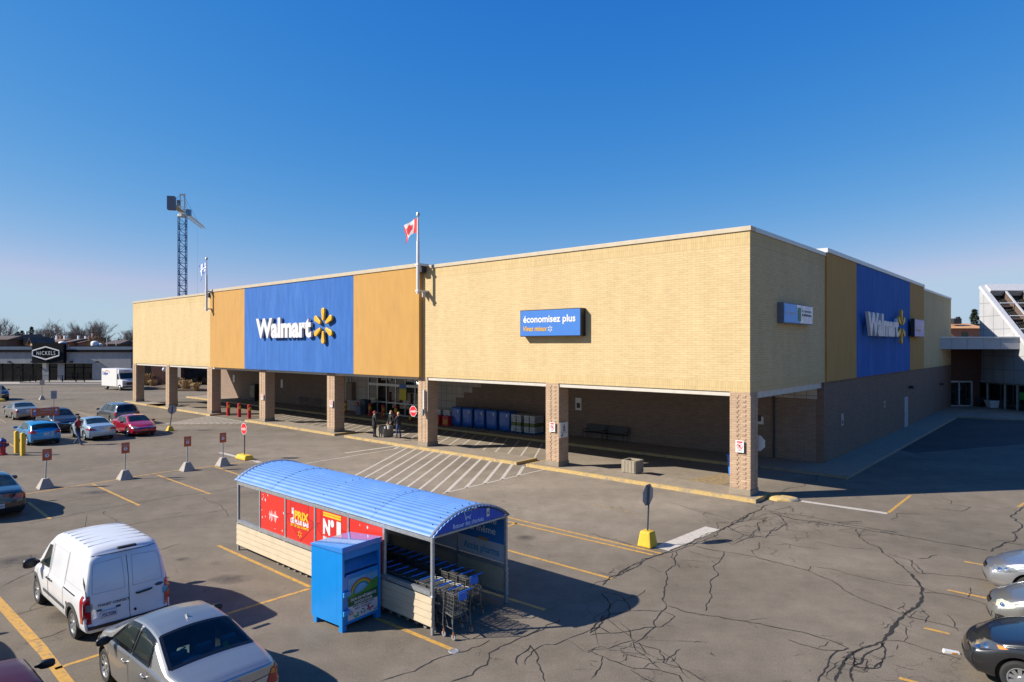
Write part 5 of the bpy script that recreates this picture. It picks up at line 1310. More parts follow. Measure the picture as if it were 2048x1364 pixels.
# inner boards on the far side
for i, (a, b) in enumerate(((BX[1]+.04, -.04), (BX[2]+.04, BX[1]-.04), (BX[3]+.04, BX[2]-.04), (BX[4]+.04, BX[3]-.04), (BX[5]+.04, BX[4]-.04))):
    y = WD
    mb = MB(); mb.box((a, y-.012, ZB0), (b, y+.012, ZB1)); bd = mb.build('inner_board', GREYB, cs)
    if i == 0:
        w_ = b-a; hb = ZB1-ZB0
        mb = MB(); mb.box((a, y-.018, ZB0+.42*hb), (b, y-.0125, ZB1)); mb.build('board_print', pm('pharmacy_blue', (.012, .12, .34), .5, var=.25, scale=1.2), bd)
        mb = MB(); mb.box((a+.45*w_, y-.024, ZB0+.41*hb), (a+.66*w_, y-.0185, ZB0+.48*hb)); mb.build('patch', pm('brown_tape', (.30, .17, .07), .6), bd)
        t = MB(); t.add(text_mesh('Accès pharma', w_*.78, hb*.23, .002, .012), FRONT(a+.12*w_, ZB0+.07*hb, y-.016)); t.build('lettering', pm('teal_print', (.02, .20, .36), .5), bd)
        t = MB(); t.add(text_mesh('pharmacie', w_*.74, hb*.2, .002, .0), FRONT(a+.1*w_, ZB0+.80*hb, y-.022)); t.add(text_mesh('ici même', w_*.6, hb*.16, .002, .0), FRONT(a+.22*w_, ZB0+.60*hb, y-.022)); t.build('lettering', WHB, bd)
# gable sign over the open end
for gx, nm in ((.02, 'gable_sign'), (BX[-1]-.02, None)):
    pts = [arc(.035+.93*k/28) for k in range(29)]; pts = [(y, z-.06) for y, z in pts]
    fr = MB(); P = [(gx, y, z+.05) for y, z in [arc(k/28) for k in range(29)]]; 
    fr.tube([(x, y, z-.045) for x, y, z in P], .038, 6); fr.tube([(gx, 0, EV+.0), (gx, WD, EV+.0)], .034, 6); fr.build('arch_frame', STEEL, cs, smooth=50)
    if nm:
        mb = MB(); mb.prism([(y, max(z, EV+.03)) for y, z in pts], (gx-.01, 0, 0), (0, 1, 0), (0, 0, 1), (1, 0, 0), -.01, .01); gs = mb.build(nm, GABLE, cs)
        t = MB(); t.add(text_mesh('Retour des chariots', 1.0, .105, .002, .008), SIDE(.60, EV+.06, gx+.004)); t.build('lettering', pm('pale_blue_print', (.50, .62, .78), .5), gs)
        ic = MB(); o = Vector((gx+.006, .98, EV+.20)); P_ = lambda a, b: o+Vector((0, a, b))
        for L_ in ([(-.10, .22), (-.04, .21), (.02, .06), (.18, .06), (.22, .19), (-.03, .19)], [(.02, .06), (.0, .03), (.18, .03)]): ic.tube([P_(*q) for q in L_], .010, 5)
        for a in (.03, .16): ic.lathe([(0, 0), (.016, 0), (.016, .004), (0, .004)], 10, 'x', P_(a, .0))
        ic.build('cart_symbol', pm('pale_blue_print', (.50, .62, .78), .5), gs)
        mb = MB(); mb.box((gx+.0105, 1.70, EV+.13), (gx+.014, 1.80, EV+.33)); mb.build('sticker', WHB, gs)
        mb = MB(); mb.prism([(.02, .06), (.08, .06), (.05, .15)], (gx+.0145, 1.70, EV+.13), (0, 1, 0), (0, 0, 1), (1, 0, 0), 0, .002); mb.build('sticker_print', DARK, gs)
        sm = MB()
        for k in range(6): sm.prism(petal_poly(.02, .05, .018, math.pi/2+k*math.pi/3), (gx+.0105, 1.28, EV+.40), (0, 1, 0), (0, 0, 1), (1, 0, 0), 0, .003)
        sm.build('spark_mark', pm('gold_print', (.25, .2, .08), .5), gs)

# ---- shopping carts: one built, the rest copied
WIRE = pm('cart_wire', (.11, .11, .105), .5, metal=.2, var=.2, scale=9); CBLUE = pm('cart_blue', (.012, .13, .52), .4, var=.06); RUST = pm('rusty_fork', (.16, .06, .025), .8, var=.4, scale=20)
CWH = pm('caster_rubber', (.24, .23, .22), .7, var=.2)
def make_cart():
    r = thing('shopping_cart', 'x', 'shopping cart', (0, 0, 0), 0, 'shopping carts nested in the shelter')
    def cor(u, v, w):          # u along 0 rear..1 nose, v -1..1 across, w 0 bottom..1 top
        x = lerp(lerp(.0, -.02, w), lerp(.78, .84, w), u); hwid = lerp(lerp(.24, .27, w), lerp(.17, .20, w), u); z = lerp(lerp(.50, .60, u), lerp(1.0, .93, u), w)
        return Vector((x, hwid*v, z))
    mb = MB(); W_ = .0042
    for v in (-1, 1):
        for w in (.0, .18, .36, .54, .72, .88): mb.tube([cor(0, v, w), cor(1, v, w)], W_, 3, cap=False)
        for k in range(17): mb.tube([cor(k/16, v, 0), cor(k/16, v, 1)], W_, 3, cap=False)
    for k in range(9):
        v = -1+2*k/8; mb.tube([cor(0, v, 0), cor(1, v, 0)], W_, 3, cap=False); mb.tube([cor(1, v, 0), cor(1, v, 1)], W_, 3, cap=False)
        mb.tube([cor(0, v, 0), cor(0, v, .92)], W_, 3, cap=False)
    for k in range(13): u = k/12; mb.tube([cor(u, -1, 0), cor(u, 1, 0)], W_, 3, cap=False)
    for w in (.2, .4, .6, .8): mb.tube([cor(1, -1, w), cor(1, 1, w)], W_, 3, cap=False); mb.tube([cor(0, -1, w), cor(0, 1, w)], W_, 3, cap=False)
    mb.tube([cor(0, -1, 1), cor(1, -1, 1), cor(1, 1, 1), cor(0, 1, 1)], .009, 5)
    mb.build('basket', WIRE, r, fix=False)
    mb = MB()
    for v in (-1, 1):
        y = .27*v
        mb.tube([(-.10, y, 1.02), (-.05, y, 1.0), (.0, y*.95, .52), (.0, y, .30), (-.03, y, .16)], .013, 6)
        mb.tube([(.02, y*.93, .49), (.8, .17*v, .585)], .018, 4)
        mb.tube([(.0, y, .26), (.06, y*.9, .22), (.55, .15*v, .20), (.72, .17*v, .17)], .012, 6)
        mb.tube([(.35, .2*v, .54), (.2, .22*v, .23)], .010, 5)
    mb.tube([(.0, -.27, .30), (.1, -.2, .40), (.1, .2, .40), (.0, .27, .30)], .011, 6)
    mb.tube([(.55, -.15, .20), (.55, .15, .20)], .011, 6); mb.tube([(.72, -.17, .17), (.72, .17, .17)], .012, 6)
    mb.build('frame', WIRE, r, smooth=60)
    mb = MB(); mb.tube([(-.105, -.27, 1.025), (-.105, .27, 1.025)], .012, 6); mb.build('handle_bar', WIRE, r, smooth=60)
    mb = MB(); mb.tube([(-.107, -.20, 1.026), (-.107, .20, 1.026)], .017, 8); mb.build('handle_grip', CBLUE, r, smooth=60)
    mb = MB(); mb.prism([(-.13, 0), (.13, 0), (.12, -.15), (-.12, -.15)], (-.035, 0, .96), (0, 1, 0), (.15, 0, 1), (1, 0, 0), 0, .006); mb.build('seat_flap', CBLUE, r)
    mb = MB()
    for k in range(11): v = -.9+.18*k; mb.tube([cor(.03, v, .86), cor(.42, v, .99)], .0045, 3, cap=False)
    for u in (.03, .16, .29, .42): a_ = lerp(.86, .99, (u-.03)/.39); mb.tube([cor(u, -.9, a_), cor(u, .9, a_)], .0055, 3, cap=False)
    mb.build('child_seat', WIRE, r, fix=False)
    for x, y in ((-.03, .27), (-.03, -.27), (.72, .17), (.72, -.17)):
        mb = MB(); mb.lathe([(.012, -.014), (.05, -.014), (.062, -.008), (.062, .008), (.05, .014), (.012, .014)], 14, 'y', (x, y, .064)); wv = mb.build('caster', CWH, r, smooth=40)
        mb = MB(); mb.box((x-.016, y-.022, .06), (x+.016, y-.016, .17)); mb.box((x-.016, y+.016, .06), (x+.016, y+.022, .17)); mb.box((x-.02, y-.022, .155), (x+.02, y+.022, .175)); mb.build('fork', RUST, wv)
    return r
cart = make_cart(); first = True
def cartpos(x, y, lab, z=0, rz=BROT+math.pi, flap=True):
    global first
    p = P0 + UX*x + UY*y
    if first: first = False; cart.location = p; cart.rotation_euler = (0, 0, rz); cart['label'] = lab; return cart
    return dup(cart, p, rz, lab, None if flap else 'seat_flap')
IN = 'shopping cart nested deep in the dark row under the shelter roof'
LA = ['front cart of the near row, standing out past the shelter posts', 'second cart of the near row, its side wires showing past the front cart', 'third cart of the near row, behind the grey corner post']
LB = ['rearmost cart of the far row with blue flap, beside the pharmacy board', 'second cart of the far row, just inside the shelter opening']
for k in range(25): cartpos(.52-.31*k, .39, LA[k] if k < 3 else IN, flap=k < 1)
for k in range(16): cartpos(.02-.31*k, 1.25, LB[k] if k < 2 else IN, flap=k < 1)

# ---- clothing donation bin
BINB = pm('bin_blue', (.006, .20, .56), .35, var=.06, scale=3, coat=.2)
pf, plf, prt = (G(*q, .13) for q in ((684.5, 1254.5), (624, 1229), (761, 1222)))
for q in (pf, plf, prt): q.z = 0
ex = (prt-pf); ang = math.atan2(ex.y, ex.x)
db = thing('donation_bin', 'bright blue clothing donation bin with rainbow poster beside the cart shelter', 'donation bin', pf, ang-math.pi/2)
# local: +y along the poster face, -x away along the lit side; poster face looks to +x
BW_, BD_, BH_ = (prt-pf).length, (plf-pf).length, 1.80
z0 = .13
mb = MB(); 
mb.box((-BD_, 0, z0), (-.2, BW_, BH_-.04)); mb.box((-.197, 0, z0), (0, .06, BH_-.04)); mb.box((-.197, BW_-.06, z0), (0, BW_, BH_-.04)); mb.box((-.197, .063, BH_-.2), (0, BW_-.063, BH_-.04)); mb.box((-.197, .063, z0), (-.02, BW_-.063, 1.20))
body = mb.build('body', BINB, db)
mb = MB(); mb.quad((-BD_-.02, -.02, BH_-.037), (.03, -.02, BH_-.037), (.03, BW_+.02, BH_-.037), (-BD_-.02, BW_+.02, BH_-.037)); 
mb = MB(); mb.prism([(-BD_-.02, BH_-.037), (.03, BH_-.037), (.03, BH_+.10), (-BD_-.02, BH_+.01)], (0, 0, 0), (1, 0, 0), (0, 0, 1), (0, 1, 0), -.02, BW_+.02); mb.build('lid', pm('lid_blue', (.04, .20, .56), .12, var=.05, coat=1), db, bevel=.01)
mb = MB(); mb.prism([(-.195, 1.26), (-.06, 1.26), (-.02, 1.31), (-.19, 1.58)], (0, 0, 0), (1, 0, 0), (0, 0, 1), (0, 1, 0), .07, BW_-.07); mb.build('chute', pm('chute_blue', (.006, .12, .36), .3, var=.1), db, bevel=.01)
mb = MB(); mb.box((-.017, .09, 1.22), (.02, BW_-.09, 1.25)); mb.build('chute_handle', BINB, db)
for y0 in (.0, BW_-.12):
    for x0 in (-BD_+.07, -.12): mb = MB(); mb.box((x0, y0, 0), (x0+.12, y0+.12, z0-.003)); mb.build('foot', BINB, db)
for z in (.36, .78): mb = MB(); mb.box((-.018, .01, z), (.05, .20, z+.11)); mb.build('hinge', pm('hinge_blue', (.03, .26, .60), .4), db, bevel=.006)
py0, py1, pz0, pz1 = .17, BW_-.085, .20, 1.13; pw, ph = py1-py0, pz1-pz0
mb = MB(); mb.box((-.018, py0, pz0), (-.010, py1, pz1)); po = mb.build('poster', pm('poster_white', (.50, .52, .56), .35, var=.03), db)
def pp(poly, m, nm, d): mb = MB(); mb.quad(*[(-.010+d, py0+u*pw, pz0+v*ph) for u, v in poly]); mb.build(nm, m, po, fix=False)
PG = pm('poster_green', (.05, .21, .03), .4, var=.3, scale=6); PDG = pm('poster_dark_green', (.012, .085, .03), .4, var=.2)
pp([(0, .52), (1, .52), (1, 1), (0, 1)], pm('poster_sky', (.10, .30, .52), .35, var=.3, scale=3), 'poster_sky', .002)
for k, (r_, c) in enumerate(((.40, (.28, .03, .02)), (.37, (.34, .18, .02)), (.34, (.35, .32, .03)), (.31, (.04, .22, .06)), (.28, (.02, .09, .35)))):
    a = [(.45+r_*math.cos(R(t)), .60+r_*.86*math.sin(R(t))) for t in range(0, 181, 10)]; b = [(.45+(r_-.031)*math.cos(R(t)), .60+(r_-.031)*.86*math.sin(R(t))) for t in range(180, -1, -10)]
    for i in range(18): pass
    mb = MB()
    for i in range(18): mb.quad(*[(-.005, py0+u*pw, pz0+v*ph) for u, v in (a[i], a[i+1], b[17-i], b[18-i])])
    mb.build('rainbow_band', pm('rainbow_%d' % k, c, .4), po, fix=False)
pp([(0, .50), (1, .50), (1, .86), (.8, .80), (.62, .70), (.5, .62), (.25, .60), (0, .64)], PG, 'poster_hill', .0065)
pp([(0, .335), (1, .335), (1, .60), (.7, .585), (0, .535)], PDG, 'poster_band', .008)
t = MB()
for s, u, v, w, h in (('DON DE VÊTEMENTS', .08, .45, .86, .085), ('RAYONS SOLEIL', .20, .36, .62, .062)): t.add(text_mesh(s, w*pw, h*ph, .001, .02), SIDE(py0+u*pw, pz0+v*ph, .001))
t.build('lettering', WHB, po)
t = MB()
for s, u, v, w, h in (('INFO : 514.589.1569', .16, .275, .70, .045), ('MERCI • THANK YOU', .22, .215, .56, .035)): t.add(text_mesh(s, w*pw, h*ph, .001, .02), SIDE(py0+u*pw, pz0+v*ph, -.006))
t.build('lettering', DARK, po)
def butterfly(u, v, sc_, c, a):
    mb = MB(); c_, s_ = math.cos(a), math.sin(a)
    for sg in (1, -1):
        for poly in ([(0, 0), (.09, .10), (.11, .03), (.05, -.01)], [(0, 0), (.06, -.02), (.07, -.08), (.02, -.07)]):
            mb.quad(*[(-.007, py0+(u+sc_*(sg*x*c_-y*s_))*pw, pz0+(v+sc_*(sg*x*s_+y*c_)*.75)*ph) for x, y in poly])
    mb.build('butterfly_print', c, po, fix=False)
butterfly(.72, .13, 1.1, pm('print_crimson', (.36, .02, .06), .4), -.5); butterfly(.28, .06, .9, pm('print_green', (.03, .26, .05), .4), .4); butterfly(.12, .16, .7, pm('print_orange', (.45, .18, .02), .4), 1.2); butterfly(.93, .05, .6, pm('print_sky', (.04, .25, .45), .4), .2); butterfly(.95, .68, .6, pm('print_orange', (.45, .18, .02), .4), .3); butterfly(.03, .50, .5, pm('print_red', (.4, .03, .02), .4), .3)
mb = MB()
for k in range(3):
    a0 = R(90+120*k)
    p = [(.50+.085*math.cos(a0+t), .115+.066*math.sin(a0+t)) for t in (-.75, -.1, .55)]; q = [(.50+.045*math.cos(a0+t), .115+.035*math.sin(a0+t)) for t in (.6, -.05, -.75)]
    mb.quad(*[(-.007, py0+u*pw, pz0+v*ph) for u, v in p+q])
mb.build('recycling_mark', PDG, po, fix=False)

# ================================================================== STREET FURNITURE
YB_ = pm('yellow_block_paint', (.56, .36, .025), .75, var=.1, scale=8, bump=.3, bscale=30, dirt=((.42, .25, .02), .58, .8), dscale=4)
ORG = pm('orange_sign', (.46, .085, .030), .5, var=.08); SBACK = pm('sign_back', (.33, .32, .33), .45, metal=.4, var=.1); POSTD = pm('post_dark', (.10, .11, .125), .5, metal=.5, var=.15); SRED = pm('stop_red', (.58, .012, .02), .4, var=.04)
def oct_sign(o, M, r, front, back):
    mb = MB(); P = oct_poly(r); ez = M.col[2].xyz
    mb.prism(P, M.to_translation(), M.col[0].xyz, M.col[1].xyz, ez, -.006, 0); b = mb.build('plate', back, o)
    mb = MB(); mb.quad(*[M @ Vector((x, y, .002)) for x, y in P]); mb.build('border', WHS, b, fix=False)
    mb = MB(); mb.quad(*[M @ Vector((x*.92, y*.92, .004)) for x, y in P]); mb.build('face', front, b, fix=False)
    return b
def stop_sign(px, py, zc, r, nrm, label, base, text=None, lean=0, bsz=(.42, .26, .5)):
    p = G(px, py); o = thing('stop_sign', label, 'stop sign', p, 0, 'stop signs in the lot')
    n = Vector(nrm).normalized(); exv = Vector((0, 0, 1)).cross(n)
    hb = bsz[2]; lx = exv*lean
    mb = MB(); 
    if base == 'block':
        M = Matrix.Rotation(BROT, 4, 'Z'); t = MB(); t.frustum(bsz[0], bsz[1], 0, hb); mb.add(t.mesh('t', YB_), M); mb.build('base', YB_, o, bevel=.05)
    else:
        M = Matrix.Rotation(BROT, 4, 'Z'); t = MB(); t.frustum((.62, .30), (.52, .22), 0, hb); mb.add(t.mesh('t', YB_), M); mb.build('base', YB_, o, bevel=.07)
    top = Vector((0, 0, zc+r*.96))+lx
    mb = MB(); mb.tube([(0, 0, hb-.05), top], .034, 4); mb.build('post', POSTD, o)
    M = frame(Vector((0, 0, zc))+lx*.8+n*.045, exv, Vector((0, 0, 1))*1+lx*.3)
    b = oct_sign(o, M, r, SRED, SBACK)
    if text: t = MB(); t.add(text_mesh(text, r*1.45, r*.52, .001, .02, align='CENTER'), M @ Matrix.Translation((0, -r*.26, .006))); t.build('lettering', WHS, b)
    return o
stop_sign(1295, 1092, 1.62, .36, -UX, 'grey back of a leaning stop sign set in a tall yellow block', 'block', 'ARRÊT', -.12, (.25, .18, .50))
stop_sign(489, 918, 1.72, .345, -UY, 'red stop sign seen edge on, reading ARRÊT, on a low yellow block', 'slab', 'ARRÊT', .02, (.5, .3, .26))
stop_sign(340, 862, 1.60, .345, -UX, 'grey back of a leaning stop sign on a yellow cone block near the red car', 'block', 'ARRÊT', -.22, (.26, .12, .38))
for n_, (px, py) in zip('4321', ((91, 976), (250, 958), (374.5, 941), (446, 931))):
    p = G(px, py); o = thing('numbered_sign', 'orange sign numbered %s on a grey post in a concrete pyramid' % n_, 'sign', p, BROT, 'numbered pickup bay signs')
    ln = {'4': .05, '3': .01, '2': .0, '1': -.02}[n_]
    mb = MB(); mb.frustum(.31, .12, 0, .44); mb.build('base', CONC_L, o, bevel=.02)
    mb = MB(); mb.tube([(0, 0, .42), (0, ln, 1.75)], .034, 8); mb.build('post', STEEL, o, smooth=50)
    M = frame((.042, ln, 1.24), (0, 1, 0), (0, 0, 1))
    mb = MB(); mb.box((.036, ln-.18, 1.24), (.046, ln+.18, 1.76)); pn = mb.build('panel', ORG, o, bevel=.003)
    t = MB(); t.add(text_mesh('CUEILLETTE', .28, .04, .001, .01, align='CENTER'), frame((.048, ln, 1.66), (0, 1, 0), (0, 0, 1))); t.add(text_mesh('RÉSERVÉ', .28, .05, .001, .03, align='CENTER'), frame((.048, ln, 1.58), (0, 1, 0), (0, 0, 1))); t.build('lettering', pm('sign_pale', (.42, .36, .36), .5), pn)
    mb = MB(); mb.quad(*[(.0485, ln+x, 1.46+y) for x, y in circ(.085)]); mb.build('disc', WHS, pn, fix=False)
    t = MB(); t.add(text_mesh(n_, None, .11, .001, .03, align='CENTER'), frame((.0505, ln, 1.405), (0, 1, 0), (0, 0, 1))); t.build('number', pm('number_blue', (.03, .17, .5), .5), pn)
# long orange board on two posts behind the blue hatchback
d = 45.5; c = Vector(((91-CX)/F*d, d, 0)); o = thing('pickup_sign', 'long orange board with two white blue badges in front of the dark SUV', 'sign', c, BROT)
zb_, zt_ = H-(832-HZ)*d/F, H-(815.5-HZ)*d/F; hw_ = 43/2*d/F/.93
mb = MB(); mb.box((-.02, -hw_, zb_), (.02, hw_, zt_)); pn = mb.build('panel', ORG, o, bevel=.004)
for s_ in (-.62, .62): mb = MB(); mb.box((-.075, s_*hw_-.03, 0), (-.021, s_*hw_+.03, zt_-.05)); mb.build('post', STEEL, o)
t = MB(); t.add(text_mesh('Cueillette', hw_*.95, .16, .001, .01, align='CENTER'), frame((.022, .1, zb_+.36), (0, 1, 0), (0, 0, 1))); t.add(text_mesh('commandes en ligne', hw_*1.1, .08, .001, .005, align='CENTER'), frame((.022, 0, zb_+.2), (0, 1, 0), (0, 0, 1))); t.build('lettering', pm('sign_pale', (.42, .36, .36), .5), pn)
for s_ in (-1, 1):
    mb = MB(); mb.quad(*[(.0225, s_*hw_*.78+x, zt_-.17+y) for x, y in circ(.075)]); mb.build('badge', WHS, pn, fix=False)
    mb = MB(); mb.box((.0215, s_*hw_*.78-.07, zb_+.12), (.024, s_*hw_*.78+.07, zb_+.31)); mb.build('badge_tail', pm('number_blue', (.03, .17, .5), .5), pn)
# two small parking signs
def small_sign(px, py, zb, zt, w_, label, basemat, rz=BROT, m=SBACK):
    o = thing('parking_sign', label, 'sign', G(px, py), rz)
    if basemat: mb = MB(); mb.frustum(.30, .10, 0, .5); mb.build('base', basemat, o, bevel=.02)
    mb = MB(); mb.tube([(0, 0, 0 if not basemat else .48), (0, 0, zt-.05)], .04, 6); mb.build('post', STEEL, o)
    mb = MB(); mb.box((.042, -w_/2, zb), (.052, w_/2, zt)); pn = mb.build('panel', m, o)
    return o, pn
small_sign(84, 799.5, 1.75, 2.35, .5, 'blank backed parking sign on a yellow concrete foot by the restaurant', CONC_L)
o, pn = small_sign(107.5, 822, 1.2, 2.0, .5, 'blue grey accessible parking sign on a bare post behind the dark SUV', None, m=pm('sign_slate', (.22, .26, .33), .5))
mb = MB(); mb.lathe([(.11, 0), (.14, 0), (.14, .004), (.11, .004)], 18, 'x', (.053, 0, 1.52)); mb.box((.053, -.02, 1.55), (.056, .02, 1.82)); mb.build('symbol', pm('symbol_blue', (.04, .1, .25), .5), pn)
o = thing('wheel_stop', 'yellow block at the left edge by the dark SUV', 'block', G(2, 803), BROT); mb = MB(); mb.frustum((.55, .35), (.45, .25), 0, .3); mb.build('block', YB_, o, bevel=.05)
mb = MB(); mb.tube([(0, 0, .28), (0, 0, 1.9)], .035, 5); mb.build('post', STEEL, o)
# bollards and hydrant
for px, py, h, lab in ((33, 906, 1.32, 'yellow bollard nearer the hydrant, taller of the two'), (45.5, 911, 1.33, 'yellow bollard with a sunlit left edge, farther from the hydrant')):
    o = thing('yellow_bollard', lab, 'bollard', G(px, py), BROT+.2, 'yellow bollards by the hydrant'); mb = MB(); mb.frustum(.105, .105, 0, h-.05); mb.frustum(.105, .06, h-.0499, h); mb.build('post', YB_, o, bevel=.02)
o = thing('fire_hydrant', 'red fire hydrant with blue cap at the left edge', 'hydrant', G(5, 910), .3)
HR_ = pm('hydrant_red', (.30, .015, .025), .4, var=.15); HB_ = pm('hydrant_blue', (.015, .035, .16), .4, var=.1)
mb = MB(); mb.lathe([(0, 0), (.24, 0), (.24, .08), (.16, .1), (.15, .42), (.2, .44), (.2, .5), (.16, .52), (.16, .7), (.21, .72), (.21, .78), (0, .78)], 20); mb.build('barrel', HR_, o, smooth=40)
mb = MB(); mb.lathe([(.2, .783), (.19, .86), (.12, .94), (.05, .96), (.045, 1.02), (0, 1.02)], 20); mb.build('cap', HB_, o, smooth=40)
for a in (0, 90, 180, 270):
    q = MB(); q.lathe([(.09, .14), (.09, .24), (.11, .24), (.11, .29), (.04, .30), (.035, .34), (0, .34)], 14, 'x', (0, 0, .6)); mb = MB(); mb.add(q.mesh('q', HB_), Matrix.Rotation(R(a), 4, 'Z')); mb.build('outlet', HB_ if a != 90 else HR_, o, smooth=40)
# red bollards with a yellow disc
RBOL = pm('red_sleeve', (.44, .012, .018), .45, var=.08); YDISC = pm('yellow_disc', (.60, .42, .015), .45)
def red_bollard(px, py, lab, aim, low=False):
    o = thing('red_bollard', lab, 'bollard', G(px, py), 0, 'red bollards around the entrance'); r = .155; h = 1.22
    mb = MB(); mb.lathe([(0, 0), (r, 0), (r, h-.03), (r-.03, h), (0, h)], 18); mb.build('sleeve', RBOL, o, smooth=40)
    for zc_, aa in ([(.86, aim)] + ([(.42, aim+.25)] if low else [])):
        mb = MB(); n = 10; Rr = .175
        for i in range(n):
            for j in range(n):
                P = []
                for (a, b) in ((i, j), (i+1, j), (i+1, j+1), (i, j+1)):
                    s_, t_ = 2*a/n-1, 2*b/n-1; x = s_*math.sqrt(max(0, 1-t_*t_/2)); y = t_*math.sqrt(max(0, 1-s_*s_/2))
                    th = aa + x*Rr/r; P.append(((r+.003)*math.cos(th), (r+.003)*math.sin(th), zc_+y*Rr))
                mb.quad(*P)
        mb.build('yellow_disc', YDISC, o, fix=False)
for px, py, lab in ((456.5, 831, 'red bollard with yellow disc, leftmost of the three in the sun'), (478.5, 834, 'red bollard with yellow disc, middle of the three in the sun'), (498.5, 837, 'red bollard with yellow disc, nearest the brick column of the three in the sun')):
    red_bollard(px, py, lab, -.55)
for k, (px, py, lab, lo) in enumerate(((691, 827, 'red bollard with two yellow discs beside the brick column', 1), (715, 831, 'red bollard with two yellow discs in front of the grey bins', 1), (740, 834.5, 'red bollard in shade at the left edge of the glass doors', 0), (766, 837.6, 'red bollard in shade before the middle doors', 1), (792, 840, 'red bollard in shade behind the two women', 0), (821.5, 844, 'red bollard partly behind the ARRÊT sign on the column', 1))):
    red_bollard(px, py, lab, (-1.2, -1.4, -1.0, -.6, -1.6, -1.8)[k], lo)
# signs fixed to the columns
def plate_sign(px0, px1, py0, py1, lab, yp=-.10, kind='np', nm='no_parking_sign'):
    x0, x1 = fx(px0, yp), fx(px1, yp); z0, z1 = fz(px0, py1, yp), fz(px0, py0, yp); w_, h_ = x1-x0, z1-z0
    o = on_store(nm, lab, 'sign', (x0, 0, z0)); mb = MB(); mb.box((0, yp, 0), (w_, yp+.02, h_)); pn = mb.build('panel', WHS, o)
    mb = MB(); mb.lathe([(.30*w_, yp-.004), (.36*w_, yp-.004), (.36*w_, yp-.001), (.30*w_, yp-.001)], 22, 'y', (w_/2, 0, h_*.5)); mb.build('ring', SRED, pn)
    t = MB(); t.add(text_mesh('P', None, h_*.26, .001, .04, align='CENTER'), FRONT(w_/2, h_*.37, yp-.002)); t.build('lettering', DARK, pn)
    mb = MB(); mb.prism([(-.28*w_, .2*w_), (-.2*w_, .28*w_), (.28*w_, -.2*w_), (.2*w_, -.28*w_)], (w_/2, yp, h_*.5), (1, 0, 0), (0, 0, 1), (0, -1, 0), .005, .007); mb.build('slash', SRED, pn)
    mb = MB(); mb.box((w_*.15, yp-.003, h_*.8), (w_*.85, yp-.001, h_*.92)); mb.build('red_band', SRED, pn)
    mb = MB(); mb.box((w_*.2, yp-.003, h_*.1), (w_*.8, yp-.001, h_*.2)); mb.build('print_band', pm('grey_print', (.3, .3, .32), .5), pn)
    return o
plate_sign(1471, 1487.5, 880, 904, 'no parking sign on the corner brick column')
plate_sign(1099, 1110, 844, 863, 'no parking sign on the second brick column from the corner')
plate_sign(659.5, 665, 800, 814, 'no parking sign on the column left of the doors')
plate_sign(522, 526.5, 788, 799, 'no parking sign on the column by the sunlit red bollards')
# pedestrian sign on the side of the second column
def side_plate(ci, y0, y1, z0, z1, lab, m, nm='crossing_sign', off=.07):
    x = CXs[ci][1]+off; o = on_store(nm, lab, 'sign', (x, y0, z0)); mb = MB(); mb.box((0, 0, 0), (.015, y1-y0, z1-z0)); pn = mb.build('panel', m, o); return o, pn, y1-y0, z1-z0
x1 = CXs[1][1]; zz0, zz1 = sz(1121, 875.5, x1), sz(1121, 845, x1)
o, pn, w_, h_ = side_plate(1, sy(1119.5, x1+.07), sy(1135, x1+.07), zz0, zz1, 'white pedestrian crossing sign on the side of the second column', WHS)
S_ = lambda a, b: (.017, a*w_, b*h_)
mb = MB(); mb.lathe([(0, 0), (.045, 0), (.045, .004), (0, .004)], 12, 'x', (.016, w_*.52, h_*.80)); 
for L_, r_ in (([(.52, .76), (.52, .58), (.38, .40)], .022), ([(.52, .58), (.66, .40)], .022), ([(.52, .73), (.36, .62)], .018), ([(.52, .73), (.66, .64)], .018)): mb.tube([S_(*q) for q in L_], r_, 5)
for k in range(5): mb.box((.0155, w_*(.12+.16*k), h_*.32), (.019, w_*(.22+.16*k), h_*.345))
mb.tube([S_(.36, .24), S_(.16, .08)], .028, 5); mb.build('symbol', DARK, pn)
# ARRÊT sign hung on the third column, and a blank octagon on the corner column
x = fx(830, .3); z = fz(830, 822, .3)
o = on_store('stop_sign', 'ARRÊT stop sign bracketed to the brick column right of the doors', 'stop sign', (x, .3, z), 0, 'stop signs in the lot')
b = oct_sign(o, frame((0, -.15, 0), (1, 0, 0), (0, 0, 1)), .36, SRED, SBACK); t = MB(); t.add(text_mesh('ARRÊT', .54, .17, .001, .02, align='CENTER'), frame((0, -.158, -.085), (1, 0, 0), (0, 0, 1))); t.build('lettering', WHS, b)
mb = MB(); mb.tube([(0, -.13, 0), (CXs[2][0]-x-.03, -.13, 0)], .03, 6); mb.build('bracket', STEEL, o)
x = fx(845.5, -.2); mb = MB(); o2 = on_store('signal_arm', 'white bar bracket on the column beside the ARRÊT sign', 'bracket', (x, 0, fz(845, 828, -.2))); mb.box((-.05, -.16, 0), (.05, -.06, 1.5)); mb.build('bar', WHITE, o2); mb = MB(); mb.box((-.08, -.28, -.1), (.08, -.165, .3)); mb.build('housing', SBACK, o2)
xc = CXs[0][1]; zc_ = sz(1522, 886, xc+.2)
o = on_store('stop_sign', 'pale back of an octagonal sign on the shaded side of the corner column', 'stop sign', (fx(1514.5, 1.0), 1.0, fz(1514.5, 886, 1.0)), 0, 'stop signs in the lot')
b = oct_sign(o, frame((0, .0, 0), (-1, 0, 0), (0, 0, 1)), .36, SRED, WHS)
mb = MB(); mb.tube([(-.15, -.14, .1), (-.15, -.01, .1)], .02, 5); mb.build('bracket', STEEL, o)
